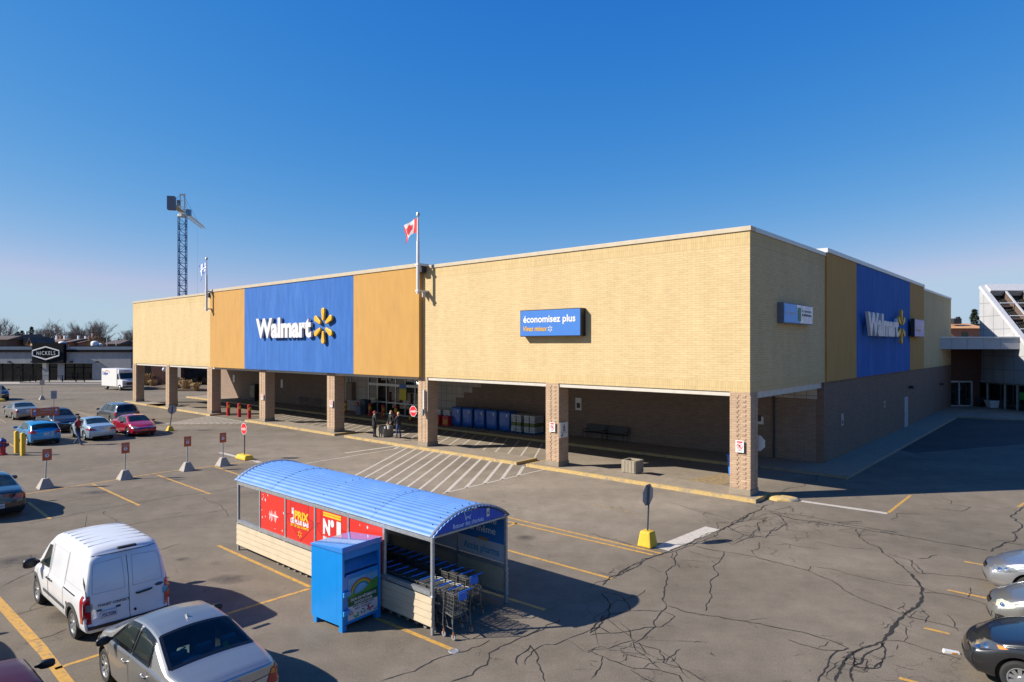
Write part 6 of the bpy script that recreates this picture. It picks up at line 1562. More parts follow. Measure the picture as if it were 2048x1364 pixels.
for px, py0, py1, nm, lab in ((1518.5, 833, 848, 1, 'small white notice behind the corner column'), (1682, 828, 852, 0, 'tall pale notice low on the grey side wall'), (1767, 802, 815, 0, 'small pale notice on the side wall left of the steel door')):
    if nm: x = fx(px, YD); z0_, z1_ = fz(px, py1, YD), fz(px, py0, YD); o = on_store('notice', lab, 'notice', (x, YD, z0_)); mb = MB(); mb.box((-.25, -.03, 0), (.25, -.008, z1_-z0_)); mb.build('panel', WHS, o); mb = MB(); mb.box((-.12, -.034, .15), (.12, -.031, .5)); mb.build('print', DARK, o)
    else: y = sy(px, 0); z0_, z1_ = sz(px, py1, 0), sz(px, py0, 0); o = on_store('notice', lab, 'notice', (.004, y, z0_)); mb = MB(); mb.box((0, 0, 0), (.02, .45, z1_-z0_)); mb.build('panel', SBACK, o); mb = MB(); mb.box((.0205, .1, .1), (.022, .35, .3)); mb.build('print', DARK, o)
x = fx(1156, YD); z0_ = fz(1156, 820, YD); o = on_store('notice', 'small white notice on the dark arcade wall above the benches', 'notice', (x-.2, YD, z0_)); mb = MB(); mb.box((0, -.03, 0), (.5, -.008, .85)); mb.build('panel', WHS, o); mb = MB(); mb.box((.1, -.034, .15), (.4, -.031, .5)); mb.build('print', DARK, o)
# concrete planters
PLC = pm('planter_concrete', (.26, .22, .165), .9, var=.12, scale=6, bump=.3, bscale=30); SOIL = pm('dry_soil', (.09, .06, .035), .95, var=.4, scale=14)
def planter(px, py, lab, s_=.42, h=.78, rz=BROT):
    o = thing('concrete_planter', lab, 'planter', G(px, py, .15), rz, 'concrete planters under the arcade')
    mb = MB(); t_ = .09
    for a, b in (((-s_, -s_), (s_, -s_+t_)), ((-s_, s_-t_), (s_, s_)), ((-s_, -s_+t_+.002), (-s_+t_, s_-t_-.002)), ((s_-t_, -s_+t_+.002), (s_, s_-t_-.002))): mb.box((*a, 0), (*b, h))
    for k in range(4):
        a = -s_+.03+k*(2*s_-.06)/4; mb.box((a+.012, -s_-.03, .03), (a+(2*s_-.06)/4-.012, -s_-.003, h-.02)); mb.box((s_+.003, a+.012, .03), (s_+.03, a+(2*s_-.06)/4-.012, h-.02)); mb.box((-s_-.03, a+.012, .03), (-s_-.003, a+(2*s_-.06)/4-.012, h-.02))
    b = mb.build('box', PLC, o); mb = MB(); mb.box((-s_+t_+.004, -s_+t_+.004, h-.2), (s_-t_-.004, s_-t_-.004, h-.1)); mb.build('soil', SOIL, o)
    return o
planter(1265, 944, 'sunlit concrete planter between the two right columns', .39, .62)
pla = planter(769.5, 873, 'concrete planter among the three standing people')
planter(345, 808, 'concrete planter beside the far left columns', .4, .75)
for px, py, lab, w_, h_ in ((770, 857.5, 'white paper cup on the planter, left of the two', .06, .14), (777, 858, 'white paper bag on the planter beside the blonde woman', .09, .2)):
    p = G(px, py+.0, .93); p = Vector((p.x, p.y, .93)); o = thing('paper_cup', lab, 'cup', p, .3); mb = MB(); mb.lathe([(0, 0), (w_*.75, 0), (w_, h_), (w_*.9, h_), (0, h_*.95)], 12); mb.build('cup', WHS, o, smooth=40)
# benches
def bench(px, lab):
    x = fx(px, YD-.6); o = on_store('metal_bench', lab, 'bench', (x, YD-.75, .15), 0, 'benches against the arcade wall')
    for s_ in (.06, 1.68): mb = MB(); mb.tube([(s_, -.02, 0), (s_, .0, .62), (s_, .5, .62)], .025, 6); mb.tube([(s_, .5, 0), (s_, .5, .45), (s_, .6, .95)], .025, 6); mb.build('leg', DARK, o)
    mb = MB(); mb.box((0, 0, .42), (1.74, .5, .46)); mb.build('seat', DARK, o); mb = MB(); mb.prism([(.48, .5), (.52, .5), (.6, .95), (.56, .95)], (0, 0, 0), (0, 1, 0), (0, 0, 1), (1, 0, 0), 0, 1.74); mb.build('backrest', DARK, o)
bench(1167, 'dark metal bench against the arcade wall, left of the pair'); bench(1205, 'dark metal bench against the arcade wall, right of the pair')
# bins
def bin_(p, w_, d_, h_, m, lab, lid=None, rz=BROT, nm='waste_bin'):
    o = thing(nm, lab, 'bin', p, rz, None); mb = MB(); mb.frustum((w_*.42, d_*.42), (w_*.5, d_*.5), .05, h_*.88); mb.build('body', m, o, bevel=.03)
    mb = MB(); mb.prism([(-d_*.56, h_*.885), (d_*.54, h_*.885), (d_*.5, h_*.95), (0, h_), (-d_*.56, h_*.95)], (0, 0, 0), (0, 1, 0), (0, 0, 1), (1, 0, 0), -w_*.54, w_*.54); mb.build('lid', lid or m, o, bevel=.02)
    for s_ in (-1, 1): mb = MB(); mb.lathe([(0, -.03), (.1, -.03), (.1, .03), (0, .03)], 12, 'x', (s_*w_*.4, d_*.38, .1)); mb.build('wheel', BLACKP, o)
    return o
bin_(G(1472, 951), .62, .7, 1.12, pm('recycling_blue', (.008, .15, .55), .4, var=.05), 'blue recycling bin mostly hidden behind the corner column')
bin_(BW(fx(722, YD-1.5), YD-1.5), .7, .7, 1.0, pm('bin_grey_blue', (.10, .13, .17), .5), 'grey blue round shouldered bin left of the doors, shorter of the two')
bin_(BW(fx(731, YD-.9), YD-.9, .15), .75, .75, 1.35, pm('bin_slate', (.05, .075, .11), .5), 'slate blue bin against the block wall, taller of the two')
x = fx(511, YD-.5); o = on_store('drinks_cabinet', 'black cabinet machine against the arcade wall behind the sunlit bollards', 'cabinet', (x, YD-.9, .15)); mb = MB(); mb.box((-.6, 0, 0), (.6, .85, 1.9)); mb.build('cabinet', DARK, o, bevel=.03); mb = MB(); mb.box((-.5, -.012, .3), (.5, -.003, 1.7)); mb.build('door', GLD, o)
dup(cart, BW(fx(602, YD-1.0), YD-1.0, .15), BROT+.3, 'empty cart parked alone against the arcade wall, left of the two')['group'] = 'loose carts in the arcade'
dup(cart, BW(fx(636, YD-1.2), YD-1.2, .15), BROT-.2, 'empty cart parked against the arcade wall, beside the column')['group'] = 'loose carts in the arcade'
# pallets along the arcade wall
BAGB = pm('blue_wrap', (.010, .10, .40), .3, var=.3, scale=5, bump=.6, bscale=9, coat=.3); PALB = pm('blue_pallet', (.012, .10, .26), .7, var=.2); BAGW = pm('white_bag', (.42, .43, .45), .35, var=.35, scale=6, bump=.6, bscale=14); BAGG = pm('green_bag', (.12, .16, .05), .4, var=.6, scale=8)
rq = random.Random(8)
def pallet(px, lab, kind):
    y = YD-1.35; x = fx(px, y); o = on_store('wrapped_pallet', lab, 'pallet', (x, y, .15), rq.uniform(-.04, .04), 'wrapped pallets along the arcade wall')
    mb = MB()
    for a in (-.5, -.05, .4): mb.box((a, -.55, 0), (a+.1, .55, .1))
    for k in range(6): mb.box((-.5, -.55+k*.19, .103), (.5, -.40+k*.19, .125))
    mb.build('pallet', PALB, o)
    if kind == 'b':
        bm = bmesh.new(); bmesh.ops.create_cube(bm, size=1); bmesh.ops.subdivide_edges(bm, edges=bm.edges, cuts=9, use_grid_fill=True)
        for v in bm.verts:
            p = v.co*2; m = max(abs(p.x), abs(p.y), abs(p.z)); q = p.copy(); f = 1-.10*(sum(abs(c)**6 for c in p)-1)/2; b = .02*math.sin(p.z*17+rq.random())+.015*rq.uniform(-1, 1)
            v.co = Vector((p.x*.51*f*(1+b), p.y*.53*f*(1+b), .13+(p.z*.5+.5)*1.33 + (.05*rq.random() if p.z > .9 else 0)))
        me = bpy.data.meshes.new('load'); bm.to_mesh(me); bm.free(); me.materials.append(BAGB); me.polygons.foreach_set('use_smooth', [True]*len(me.polygons)); link('load', me, o)
        mb = MB(); mb.box((.25, -.56, 1.1), (.33, -.545, 1.3)); mb.build('label', WHS, o)
    else:
        for k in range(9):
            mb = MB()
            for a in (-.5, .02):
                P = []; w_ = .46; z = .13+k*.135
                mb.prism([(0, .03), (.06, 0), (w_-.06, 0), (w_, .03), (w_, .10), (w_-.07, .128), (.07, .128), (0, .10)], (a+rq.uniform(-.02, .02), 0, z), (1, 0, 0), (0, 0, 1), (0, 1, 0), -.53+rq.uniform(-.02, .02), .53)
            mb.build('bag_layer', BAGG if k in (3, 4) or (k < 3 and px > 1070) else BAGW, o, bevel=.02)
for k, px in enumerate((921, 943, 967, 991.5, 1017)):
    pallet(px, ('blue wrapped pallet nearest the doors, first of five', 'second blue wrapped pallet from the doors', 'third blue wrapped pallet, middle of the five', 'fourth blue wrapped pallet from the doors', 'fifth blue wrapped pallet, next to the white bags')[k], 'b')
pallet(1042, 'pallet of clear wrapped white bags next to the blue pallets', 'w'); pallet(1068, 'pallet of white bags over green ones, last before the column', 'w')
def sacks(px, lab):
    y = YD-1.3; x = fx(px, y); o = on_store('salt_sack_stack', lab, 'sacks', (x, y, .15))
    for k in range(8): mb = MB(); mb.prism([(0, .04), (.1, 0), (.8, 0), (.9, .04), (.9, .1), (.8, .14), (.1, .14), (0, .1)], (-.45+rq.uniform(-.04, .04), 0, k*.145), (1, 0, 0), (0, 0, 1), (0, 1, 0), -.4, .4); mb.build('sack', BAGW, o, bevel=.02)
sacks(900, 'stack of white sacks behind the red box'); sacks(881, 'stack of white sacks half hidden by the column right of the doors')
for px, lab in ((895, 'red box with yellow print in front of the white sacks'), (877, 'red box beside the column right of the doors')):
    y = YD-2.0; x = fx(px, y); o = on_store('product_box', lab, 'box', (x, y, .15)); mb = MB(); mb.box((-.35, -.25, 0), (.35, .25, .75)); mb.build('box', RBOL, o, bevel=.01); mb = MB(); mb.box((-.25, -.256, .12), (.25, -.251, .5)); mb.build('print', pm('orange_print', (.5, .2, .02), .5), o)
# kerb mound at the corner and the drain cover
o = thing('concrete_mound', 'yellow painted broken concrete mound at the kerb end by the corner column', 'mound', G(1563, 998), BROT); mb = MB(); n = 20
rings = [(1, 0), (.97, .07), (.8, .125), (.45, .15), (0.001, .155)]
for i, (k_, z_) in enumerate(rings):
    for j in range(n): a = 2*math.pi*j/n; w1 = 1+.14*math.sin(3*a+1)+.08*math.sin(7*a); mb.v.append(Vector(((.62)*k_*w1*math.cos(a), .48*k_*w1*math.sin(a), z_*(1+.08*math.sin(5*a)))))
for i in range(len(rings)-1):
    for j in range(n): q = (j+1) % n; mb.f.append((i*n+j, i*n+q, (i+1)*n+q, (i+1)*n+j)); mb.mi.append(0)
mb.build('mound', pm('chipped_yellow', (.44, .30, .11), .85, var=.1, scale=5, bump=.4, bscale=20, dirt=((.26, .23, .19), .56, .62), dscale=2.5), o, smooth=50)
p = G(908, 1302, .006); o = thing('drain_cover', 'small metal valve cover at the end of the yellow line by the carts', 'cover', (p.x, p.y, 0)); mb = MB(); mb.lathe([(0, .008), (.07, .008), (.072, .014), (.10, .016), (.12, .004)], 20); mb.build('cover', SBACK, o, smooth=30)
o = thing('litter_carton', 'crushed white and orange carton on the asphalt near the charcoal car', 'litter', G(1902, 1306), -.25); mb = MB(); mb.prism([(0, 0), (.3, 0), (.3, .03), (.02, .06)], (-.15, -.05, .004), (1, 0, 0), (0, 0, 1), (0, 1, 0), 0, .1); mb.build('carton', WHB, o); mb = MB(); mb.box((.0, -.055, .008), (.1, -.0505, .035)); mb.build('print', pm('orange_print', (.5, .2, .02), .5), o)

# ================================================================== PEOPLE
SKIN = pm('skin', (.42, .24, .17), .55, var=.06)
def person(loc, rz, label, cols, arms, legs, hair, h=1.0, coat=None, lean=0):
    # cols: top, legs, shoes ; arms: ((elbow, wrist), (elbow, wrist)) ; legs: ((knee, ankle), ...) ; the body faces +X
    o = thing('person', label, 'person', loc, rz)
    V, E, Rr, T = [], [], [], []
    def add(p, r, par, tag): V.append(Vector(p)*h); Rr.append(r*h); T.append(tag); i = len(V)-1; (E.append((par, i)) if par is not None else None); return i
    pel = add((0, 0, .95), (.15), None, 'leg' if not coat else 'top'); sp = add((lean*.4, 0, 1.12), .15, pel, 'top'); ch = add((lean*.8, 0, 1.32), .165, sp, 'top2' if 'top2' in cols else 'top'); ub = add((lean, 0, 1.43), .12, ch, 'top2' if 'top2' in cols else 'top')
    nk = add((lean+.01, 0, 1.52), .055, ub, 'skin'); hd = add((lean+.03, 0, 1.60), .085, nk, 'skin'); ht = add((lean+.03, 0, 1.71), .088, hd, 'skin'); add((lean+.03, 0, 1.76), .06, ht, 'skin')
    add((lean+.125, 0, 1.63), .016, hd, 'skin')
    for sd, (el, wr) in zip((1, -1), arms):
        sh = add((lean, sd*.19, 1.42), .07, ub, 'top2' if 'top2' in cols and sd < 0 else 'top'); e = add(el, .05, sh, 'top'); w = add(wr, .036, e, 'top'); d = (Vector(wr)-Vector(el)).normalized(); pm_ = Vector(wr)+d*.07; pa = add(pm_, .034, w, 'skin')
        side = d.cross(Vector((0, 0, 1)) if abs(d.z) < .9 else Vector((1, 0, 0))).normalized()
        for k in range(4):
            q = pm_ + side*(.024*(k-1.5)) + d*(.045-.006*abs(k-1.3)); a = add(q, .010, pa, 'skin'); add(q+d*(.035-.005*abs(k-1.3))+Vector((0, 0, -.006)), .008, a, 'skin')
        q = Vector(wr)+d*.035+side*.04; a = add(q, .011, w, 'skin'); add(q+d*.035+side*.012, .009, a, 'skin')
    for sd, (kn, an) in zip((1, -1), legs):
        hp = add((0, sd*.095, .88), .098, pel, 'leg'); k_ = add(kn, .066, hp, 'leg'); a = add(an, .046, k_, 'leg'); add(Vector(an)+Vector((-.05, 0, -.045)), .038, a, 'shoe'); t = add(Vector(an)+Vector((.11, 0, -.045)), .040, a, 'shoe'); add(Vector(an)+Vector((.19, 0, -.055)), .026, t, 'shoe')
    me = bpy.data.meshes.new('body'); me.from_pydata([tuple(v) for v in V], E, []);
    ob = bpy.data.objects.new('b', me); COL.objects.link(ob); md = ob.modifiers.new('s', 'SKIN'); md.use_smooth_shade = True
    for i, sv_ in enumerate(me.skin_vertices[0].data): sv_.radius = (Rr[i], Rr[i]*(1.0)); sv_.use_root = (i == 0)
    for i, r_ in ((0, (.11, .165)), (1, (.11, .155)), (2, (.115, .18))): me.skin_vertices[0].data[i].radius = (r_[1]*h, r_[0]*h)
    ob.modifiers.new('u', 'SUBSURF').levels = 1
    dg = bpy.context.evaluated_depsgraph_get(); dg.update(); nm = bpy.data.meshes.new_from_object(ob.evaluated_get(dg)); bpy.data.objects.remove(ob)
    nm.materials.clear()
    for k in ('top', 'leg', 'shoe', 'skin', 'top2'): nm.materials.append(cols.get(k, SKIN))
    ix = {'top': 0, 'leg': 1, 'shoe': 2, 'skin': 3, 'top2': 4}
    for p in nm.polygons:
        best = None
        for (a, b) in E:
            d = V[b]-V[a]; t = max(0, min(1, (p.center-V[a]).dot(d)/max(d.length_squared, 1e-9))); dist = (p.center-V[a]-d*t).length - lerp(Rr[a], Rr[b], t)
            if best is None or dist < best[0]: best = (dist, T[b])
        p.material_index = ix[best[1]]; p.use_smooth = True
    link('body', nm, o)
    hc = Vector((lean+.02, 0, 1.685))*h
    if coat:
        mb = MB(); mb.lathe([(.17*h, .62*h), (.20*h, .64*h), (.19*h, .95*h), (.175*h, 1.15*h)], 16); m2 = mb.mesh('coat', cols['top'], 60); 
        for v in m2.vertices: v.co.x *= .8
        link('coat', m2, o)
    mb = MB(); n = 14; a0 = hair.get('front', .35)
    L_ = hair.get('len', .0); rows = [(0, 1.0)] + [(k/6*math.pi*.5, 0) for k in range(1, 7)]
    for i in range(8):
        th = i/7*math.pi*(.52+L_); 
        for j in range(n):
            ph_ = 2*math.pi*j/n; fr = max(0, math.cos(ph_)); th2 = min(th, math.pi*.5*(1-a0*fr)) if fr > .2 else th
            r_ = .112*h*(1+.04*math.sin(5*ph_)); mb.v.append(hc + Vector((r_*math.sin(th2)*math.cos(ph_)*1.05, r_*math.sin(th2)*math.sin(ph_)*.92, r_*1.05*math.cos(th2) - (.08*h*max(0, th2-1.6) if L_ else 0))))
    for i in range(7):
        for j in range(n): q = (j+1) % n; mb.f.append((i*n+j, i*n+q, (i+1)*n+q, (i+1)*n+j)); mb.mi.append(0)
    mb.build(hair.get('name', 'hair'), hair['mat'], o, smooth=60)
    if hair.get('brim'): mb = MB(); mb.prism([(.05, -.08), (.14, -.07), (.19, -.03), (.19, .03), (.14, .07), (.05, .08)], hc+Vector((.02, 0, .03)), (1, 0, 0), (0, 1, 0), (0, 0, 1), 0, .012); mb.build('cap_brim', hair['mat'], o)
    for s_ in (-1, 1): mb = MB(); mb.lathe([(0, -.004), (.012, -.004), (.012, .004), (0, .004)], 8, 'x', (hc+Vector((.093*h, s_*.036*h, -.03*h)))); mb.build('eye', DARK, o)
    return o, hc
JK = pm('black_cloth', (.012, .012, .014), .8, var=.25, scale=12); JN = pm('denim', (.03, .06, .14), .85, var=.25, scale=20); RC = pm('red_cap', (.28, .03, .03), .8, var=.15); BL_ = pm('blond_hair', (.46, .30, .13), .6, var=.25, scale=30); SHO = pm('dark_shoe', (.015, .014, .014), .6); NV = pm('navy_cloth', (.014, .017, .03), .8, var=.25, scale=12); RDJ = pm('red_jacket', (.36, .012, .025), .7, var=.15, scale=10)
face = lambda a, b: math.atan2(b.y-a.y, b.x-a.x)
pA, pB, pC = G(749, 875, .15), G(782.5, 872.5, .15), G(797, 876.5, .15)
stand = (((.02, .1, .5), (0, .11, .09)), ((.02, -.1, .5), (.03, -.11, .09)))
person(pA, face(pA, pB)+.15, 'person in black jacket and red cap standing with their back to the lot', {'top': JK, 'leg': JK, 'shoe': SHO}, (((.02, .27, 1.16), (.10, .24, .93)), ((.0, -.27, 1.16), (.08, -.24, .92))), stand, {'mat': RC, 'brim': 1, 'name': 'cap', 'front': .25}, 1.01, 1)
o, hc = person(pB, face(pB, pA)-.1+.5, 'person with long blond hair, white mask and long black coat behind the planter', {'top': JK, 'leg': JK, 'shoe': SHO}, (((.03, .27, 1.17), (.20, .2, 1.02)), ((.0, -.27, 1.16), (.12, -.24, .95))), stand, {'mat': BL_, 'len': .25, 'front': .4}, .99, 1)
mb = MB(); mb.prism([(-.06, -.035), (.06, -.035), (.065, .02), (0, .04), (-.065, .02)], hc+Vector((.085, 0, -.075)), (0, 1, 0), (0, 0, 1), (1, 0, 0), 0, .035); mb.build('face_mask', WHS, o, bevel=.012)
person(pC, face(pC, pB)+.1, 'person in navy jacket and jeans with one hand raised, facing the masked one', {'top': NV, 'leg': JN, 'shoe': SHO}, (((.06, .26, 1.18), (.20, .2, 1.0)), ((.16, -.22, 1.16), (.34, -.12, 1.38))), (((.03, .1, .5), (.06, .11, .09)), ((.0, -.1, .5), (-.10, -.12, .09))), {'mat': BL_, 'front': .35}, .99, .0)
pW = G(155, 890)
person(pW, math.atan2(UX.y, UX.x)+.55, 'person walking across the lane in red and black jacket, jeans and black cap', {'top': JK, 'top2': RDJ, 'leg': JN, 'shoe': SHO}, (((-.08, .27, 1.2), (.10, .24, 1.1)), ((.10, -.26, 1.2), (.30, -.18, 1.14))), (((.06, .1, .52), (-.30, .1, .13)), ((.20, -.1, .55), (.36, -.1, .09))), {'mat': JK, 'brim': 1, 'name': 'cap', 'front': .2}, 1.05, 0, .05)
# ================================================================== BACKGROUND
def at(px, d, z=0): return Vector(((px-CX)/F*d, d, z))
def zp(py, d): return H-(py-HZ)*d/F
# ---- restaurant across the lot
d = 112; X = lambda px: (px-CX)/F*d; Z = lambda py: zp(py, d)
RWALL = brick_mat('pale_painted_brick', (.28, .285, .295), (.26, .265, .275), (.20, .20, .21), bw=.5, bh=.2, streak=.18)
RBLK = pm('black_cladding', (.006, .007, .010), .7, var=.15, spec=.1); RLT = pm('pale_fascia', (.36, .38, .40), .6, var=.1); VENT = pm('white_vent', (.62, .62, .61), .5, var=.05)
rs = thing('restaurant_building', 'low restaurant with black sign block and dark windows across the lot', 'restaurant', (0, d, 0))
xl, xr = X(-60), X(262)
mb = MB(); z1 = Z(727)
for a, b in ((-60, -58), (184.5, 262), (84.7, 97), (115, 128.5)): mb.box((X(a), 0, 0), (X(b), .5, z1-.003))
mb.box((xl, 0, z1), (xr, .5, Z(704.5))); mb.build('wall', RWALL, rs)
mb = MB(); mb.box((xl, -.25, Z(704.3)), (xr, .5, Z(699))); mb.build('fascia', RBLK, rs)
mb = MB(); mb.box((xl, -.1, Z(698.8)), (xr, .5, Z(693))); mb.build('parapet', RLT, rs)
mb = MB(); mb.box((xl, -.2, Z(692.8)), (xr, 18, Z(691.2))); mb.build('roof', RBLK, rs)
for a, b in ((-58, 84.7), (97, 115), (128.5, 184.5)):
    mb = MB(); mb.box((X(a)+.02, .2, .15), (X(b)-.02, .3, z1-.01)); w_ = mb.build('window', GLD, rs)
    mb = MB(); n = max(1, int((b-a)/18))
    for k in range(n+1): x = lerp(X(a)+.05, X(b)-.05, k/n); mb.box((x-.06, .1, .15), (x+.06, .19, z1-.02))
    mb.box((X(a)+.02, .1, z1-.75), (X(b)-.02, .18, z1-.6)); mb.box((X(a)+.02, .1, .02), (X(b)-.02, .19, .35)); mb.build('window_frame', RBLK, w_)
mb = MB(); mb.box((X(72.5), -1.0, Z(726)), (X(135), -.26, Z(686))); sb = mb.build('sign_block', RBLK, rs)
mb = MB(); hx = [(74, 711), (74, 701.5), (100, 693.8), (126.5, 701.5), (126.5, 711), (100, 719)]
P = [(X(a), -1.03, Z(b)) for a, b in hx]
for a, b in zip(P, P[1:]+P[:1]): mb.tube([a, b], .11, 6)
mb.build('hexagon_outline', VENT, sb)
t = MB(); t.add(text_mesh('NICKELS', X(119)-X(82), Z(702)-Z(709.6), .02, .0, spacing=1.25), frame((X(82), -1.02, Z(709.8)), (1, 0, 0), (0, 0, 1))); t.build('lettering', VENT, sb)
for px in (20, 66, 144, 195): mb = MB(); mb.box((X(px)-.2, -.35, Z(725)), (X(px)+.2, -.004, Z(722.5))); mb.build('wall_lamp', RBLK, rs)
for px, w_, py in ((107, .62, 682), (173.5, .64, 681.5), (185.5, .3, 686)):
    h_ = Z(py)-Z(691.2); mb = MB(); r_ = w_; mb.lathe([(r_, 0), (r_, h_*.55), (r_*.85, h_*.8), (r_*.5, h_*.95), (0, h_)], 16, o=(X(px), 2.2, Z(691.2)+.003)); mb.build('roof_vent', VENT, rs, smooth=45)
st = MB(); st.box((X(-60), d-6.5, 0), (X(262), d-.05, .25)); st.box((X(85), d-5.2, .253), (X(262), d-.06, .5)); struct(st.build('terrace', CONC_L))
rl = thing('terrace_railing', 'black metal railing along the restaurant terrace', 'railing', (0, d-5, .5))
mb = MB(); xs = [X(a) for a in (85, 103, 114, 140, 165, 191, 207)]
mb.tube([(xs[0], 0, 1.0), (xs[-1], 0, 1.0)], .04, 4); mb.tube([(xs[0], 0, .15), (xs[-1], 0, .15)], .03, 4)
x = xs[0]
while x < xs[-1]: mb.tube([(x, 0, .15), (x, 0, 1.0)], .014, 3); x += .3
mb.build('rails', RBLK, rl)
for x in xs: mb = MB(); mb.box((x-.06, -.06, 0), (x+.06, .06, 1.08)); mb.build('post', RBLK, rl)
# ---- dark brick wing seen through the left bays
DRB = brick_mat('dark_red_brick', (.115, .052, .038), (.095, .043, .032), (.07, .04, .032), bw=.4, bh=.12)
d2 = 106; X = lambda px: (px-CX)/F*d2
wg = thing('brick_wing', 'dark red brick wing behind the left arcade bays', 'building', (0, d2, 0), 0)
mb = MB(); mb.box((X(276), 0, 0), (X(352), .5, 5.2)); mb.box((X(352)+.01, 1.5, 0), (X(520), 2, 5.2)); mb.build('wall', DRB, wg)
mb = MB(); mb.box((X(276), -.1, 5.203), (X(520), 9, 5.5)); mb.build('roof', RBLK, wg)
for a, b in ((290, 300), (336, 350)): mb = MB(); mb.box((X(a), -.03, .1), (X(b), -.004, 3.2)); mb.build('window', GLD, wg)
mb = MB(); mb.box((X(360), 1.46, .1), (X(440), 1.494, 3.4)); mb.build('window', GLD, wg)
p = at(328.5, d2-3, zp(739, d2-3)); o = thing('globe_lamp', 'white globe lamp on a thin pole behind the left arcade', 'lamp', (p.x, p.y, 0)); mb = MB(); mb.lathe([(0, p.z-.33), (.2, p.z-.27), (.32, p.z), (.2, p.z+.27), (0, p.z+.33)], 16); mb.build('globe', VENT, o, smooth=60); mb = MB(); mb.tube([(0, 0, 0), (0, 0, p.z-.3)], .05, 6); mb.build('pole', DARK, o)
STRAW = pm('dry_grass', (.30, .20, .09), .9, var=.4, scale=6); rg = random.Random(4)
bd = MB(); bd.box((*at(268, 95).xy, 0), (at(335, 95).x, 105, .25)); bd.box((at(350, 92).x, 92, 0), (at(425, 92).x, 104, .28)); struct(bd.build('planting_bed', pm('mulch', (.13, .085, .05), .95, var=.4, scale=5)))
for px, py, n, lab in ((291, 768, 1.35, 'dry straw coloured shrub beside the far left columns'), (306, 772, .7, 'small dry tuft right of the tallest straw shrub'), (352, 776, 1.2, 'dry straw coloured shrub between the second and third columns'), (372, 778, 1.0, 'low dry shrub in the bed right of the straw shrub'), (392, 779, .7, 'smallest dry tuft in the bed near the third column')):
    o = thing('dry_shrub', lab, 'shrub', G(px, py, .25), rg.uniform(0, 6)); mb = MB()
    for k in range(260):
        a = rg.uniform(0, 6.28); r = rg.uniform(0, 1)*n; b = Vector((math.cos(a)*r*.5, math.sin(a)*r*.5, 0)); tp = b*1.9 + Vector((rg.gauss(0, .1), rg.gauss(0, .1), n*rg.uniform(.6, 1.25))); s_ = Vector((-math.sin(a), math.cos(a), 0))*.035
        mb.quad(b-s_, b+s_, tp)
        q = tp+Vector((0, 0, .05)); mb.quad(q-s_*2.2, q+Vector((0, 0, -.12)), q+s_*2.2, q+Vector((0, 0, .1)))
    mb.build('stems', STRAW, o, fix=False)

# ---- apartment houses far behind
ROOFS = [pm('brown_roof', (.125, .075, .055), .85, var=.2, scale=.8), pm('dark_roof', (.075, .055, .048), .85, var=.2, scale=.8)]
BW1 = brick_mat('tan_house_brick', (.46, .30, .17), (.40, .26, .15), (.3, .2, .12), bw=.6, bh=.2); BW2 = brick_mat('red_house_brick', (.32, .14, .09), (.27, .12, .08), (.2, .11, .08), bw=.6, bh=.2); BW3 = brick_mat('brown_house_brick', (.14, .085, .06), (.12, .075, .055), (.1, .065, .05), bw=.6, bh=.2)
def house(px0, px1, py_top, dist, wall, roof, lab, gable=False, dep=11, chim=0, rz=0, balc=False):
    x0, x1 = (px0-CX)/F*dist, (px1-CX)/F*dist; w_ = x1-x0; zt = zp(py_top, dist); ze = zt-(2.0 if gable else 1.35)
    rz = rz or (-.6 if wall is BW1 else -.35 if wall is BW2 and dist > 200 else 0)
    o = thing('apartment_house', lab, 'house', (x0, dist, 0), rz)
    mb = MB()
    if gable: mb.prism([(0, 0), (w_, 0), (w_, ze), (w_/2, zt-.25), (0, ze)], (0, 0, 0), (1, 0, 0), (0, 0, 1), (0, 1, 0), 0, dep)
    else: mb.box((0, 0, 0), (w_, dep, ze))
    mb.build('wall', wall, o)
    mb = MB()
    if gable: mb.prism([(-.6, ze-.1), (w_/2, zt-.22), (w_+.6, ze-.1), (w_+.6, ze+.1), (w_/2, zt), (-.6, ze+.1)], (0, 0, 0), (1, 0, 0), (0, 0, 1), (0, 1, 0), -.6, dep+.6)
    else: mb.prism([(-.7, ze+.003), (dep+.7, ze+.003), (dep/2, zt)], (0, 0, 0), (0, 1, 0), (0, 0, 1), (1, 0, 0), -.7, w_+.7)
    rf = mb.build('roof', roof, o)
    for k in range(chim): mb = MB(); x = w_*(.25+.5*k/max(1, chim-1) if chim > 1 else .4); mb.box((x-.28, dep*.4, ze+.5), (x+.28, dep*.4+.6, zt+1.1)); mb.build('chimney', (wall if k % 2 else VENT), rf)
    n = max(1, int(w_/4.5))
    for fl in range(3):
        z = ze-2.4-2.9*fl
        if z < .4: break
        for k in range(n):
            x = w_*(k+.5)/n; mb = MB(); mb.box((x-.8, -.04, z), (x+.8, -.004, z+1.5)); mb.build('window', GLD, o)
            if balc and k % 2: mb = MB(); mb.box((x-1.3, -1.2, z-.5), (x+1.3, -.05, z-.35)); mb.box((x-1.3, -1.22, z-.347), (x+1.3, -1.17, z+.5)); mb.build('balcony', RBLK, o)
    return o
house(-70, 14, 671, 215, BW3, ROOFS[1], 'dark brown apartment house at the far left edge', chim=0)
house(14, 30, 674, 232, BW3, ROOFS[1], 'dark brown house between the left edge trees and the tan gable house')
house(30, 43, 668.5, 225, BW1, ROOFS[0], 'tan gabled apartment house with balconies, first from the left', True, 7, 1, balc=True)
house(46, 58, 673, 222, BW1, ROOFS[0], 'narrow tan gabled house in front of the evergreen', True, 6, balc=True)
house(60, 72, 675, 218, BW1, ROOFS[1], 'tan gabled house just left of the black sign block', True, 6, balc=True)
house(80, 126, 677, 240, BW2, ROOFS[0], 'long red brick house above the black sign block', False, 11, 3)
house(128, 142, 677, 236, BW2, ROOFS[1], 'red brick house with one chimney right of the sign block', False, 11, 1)
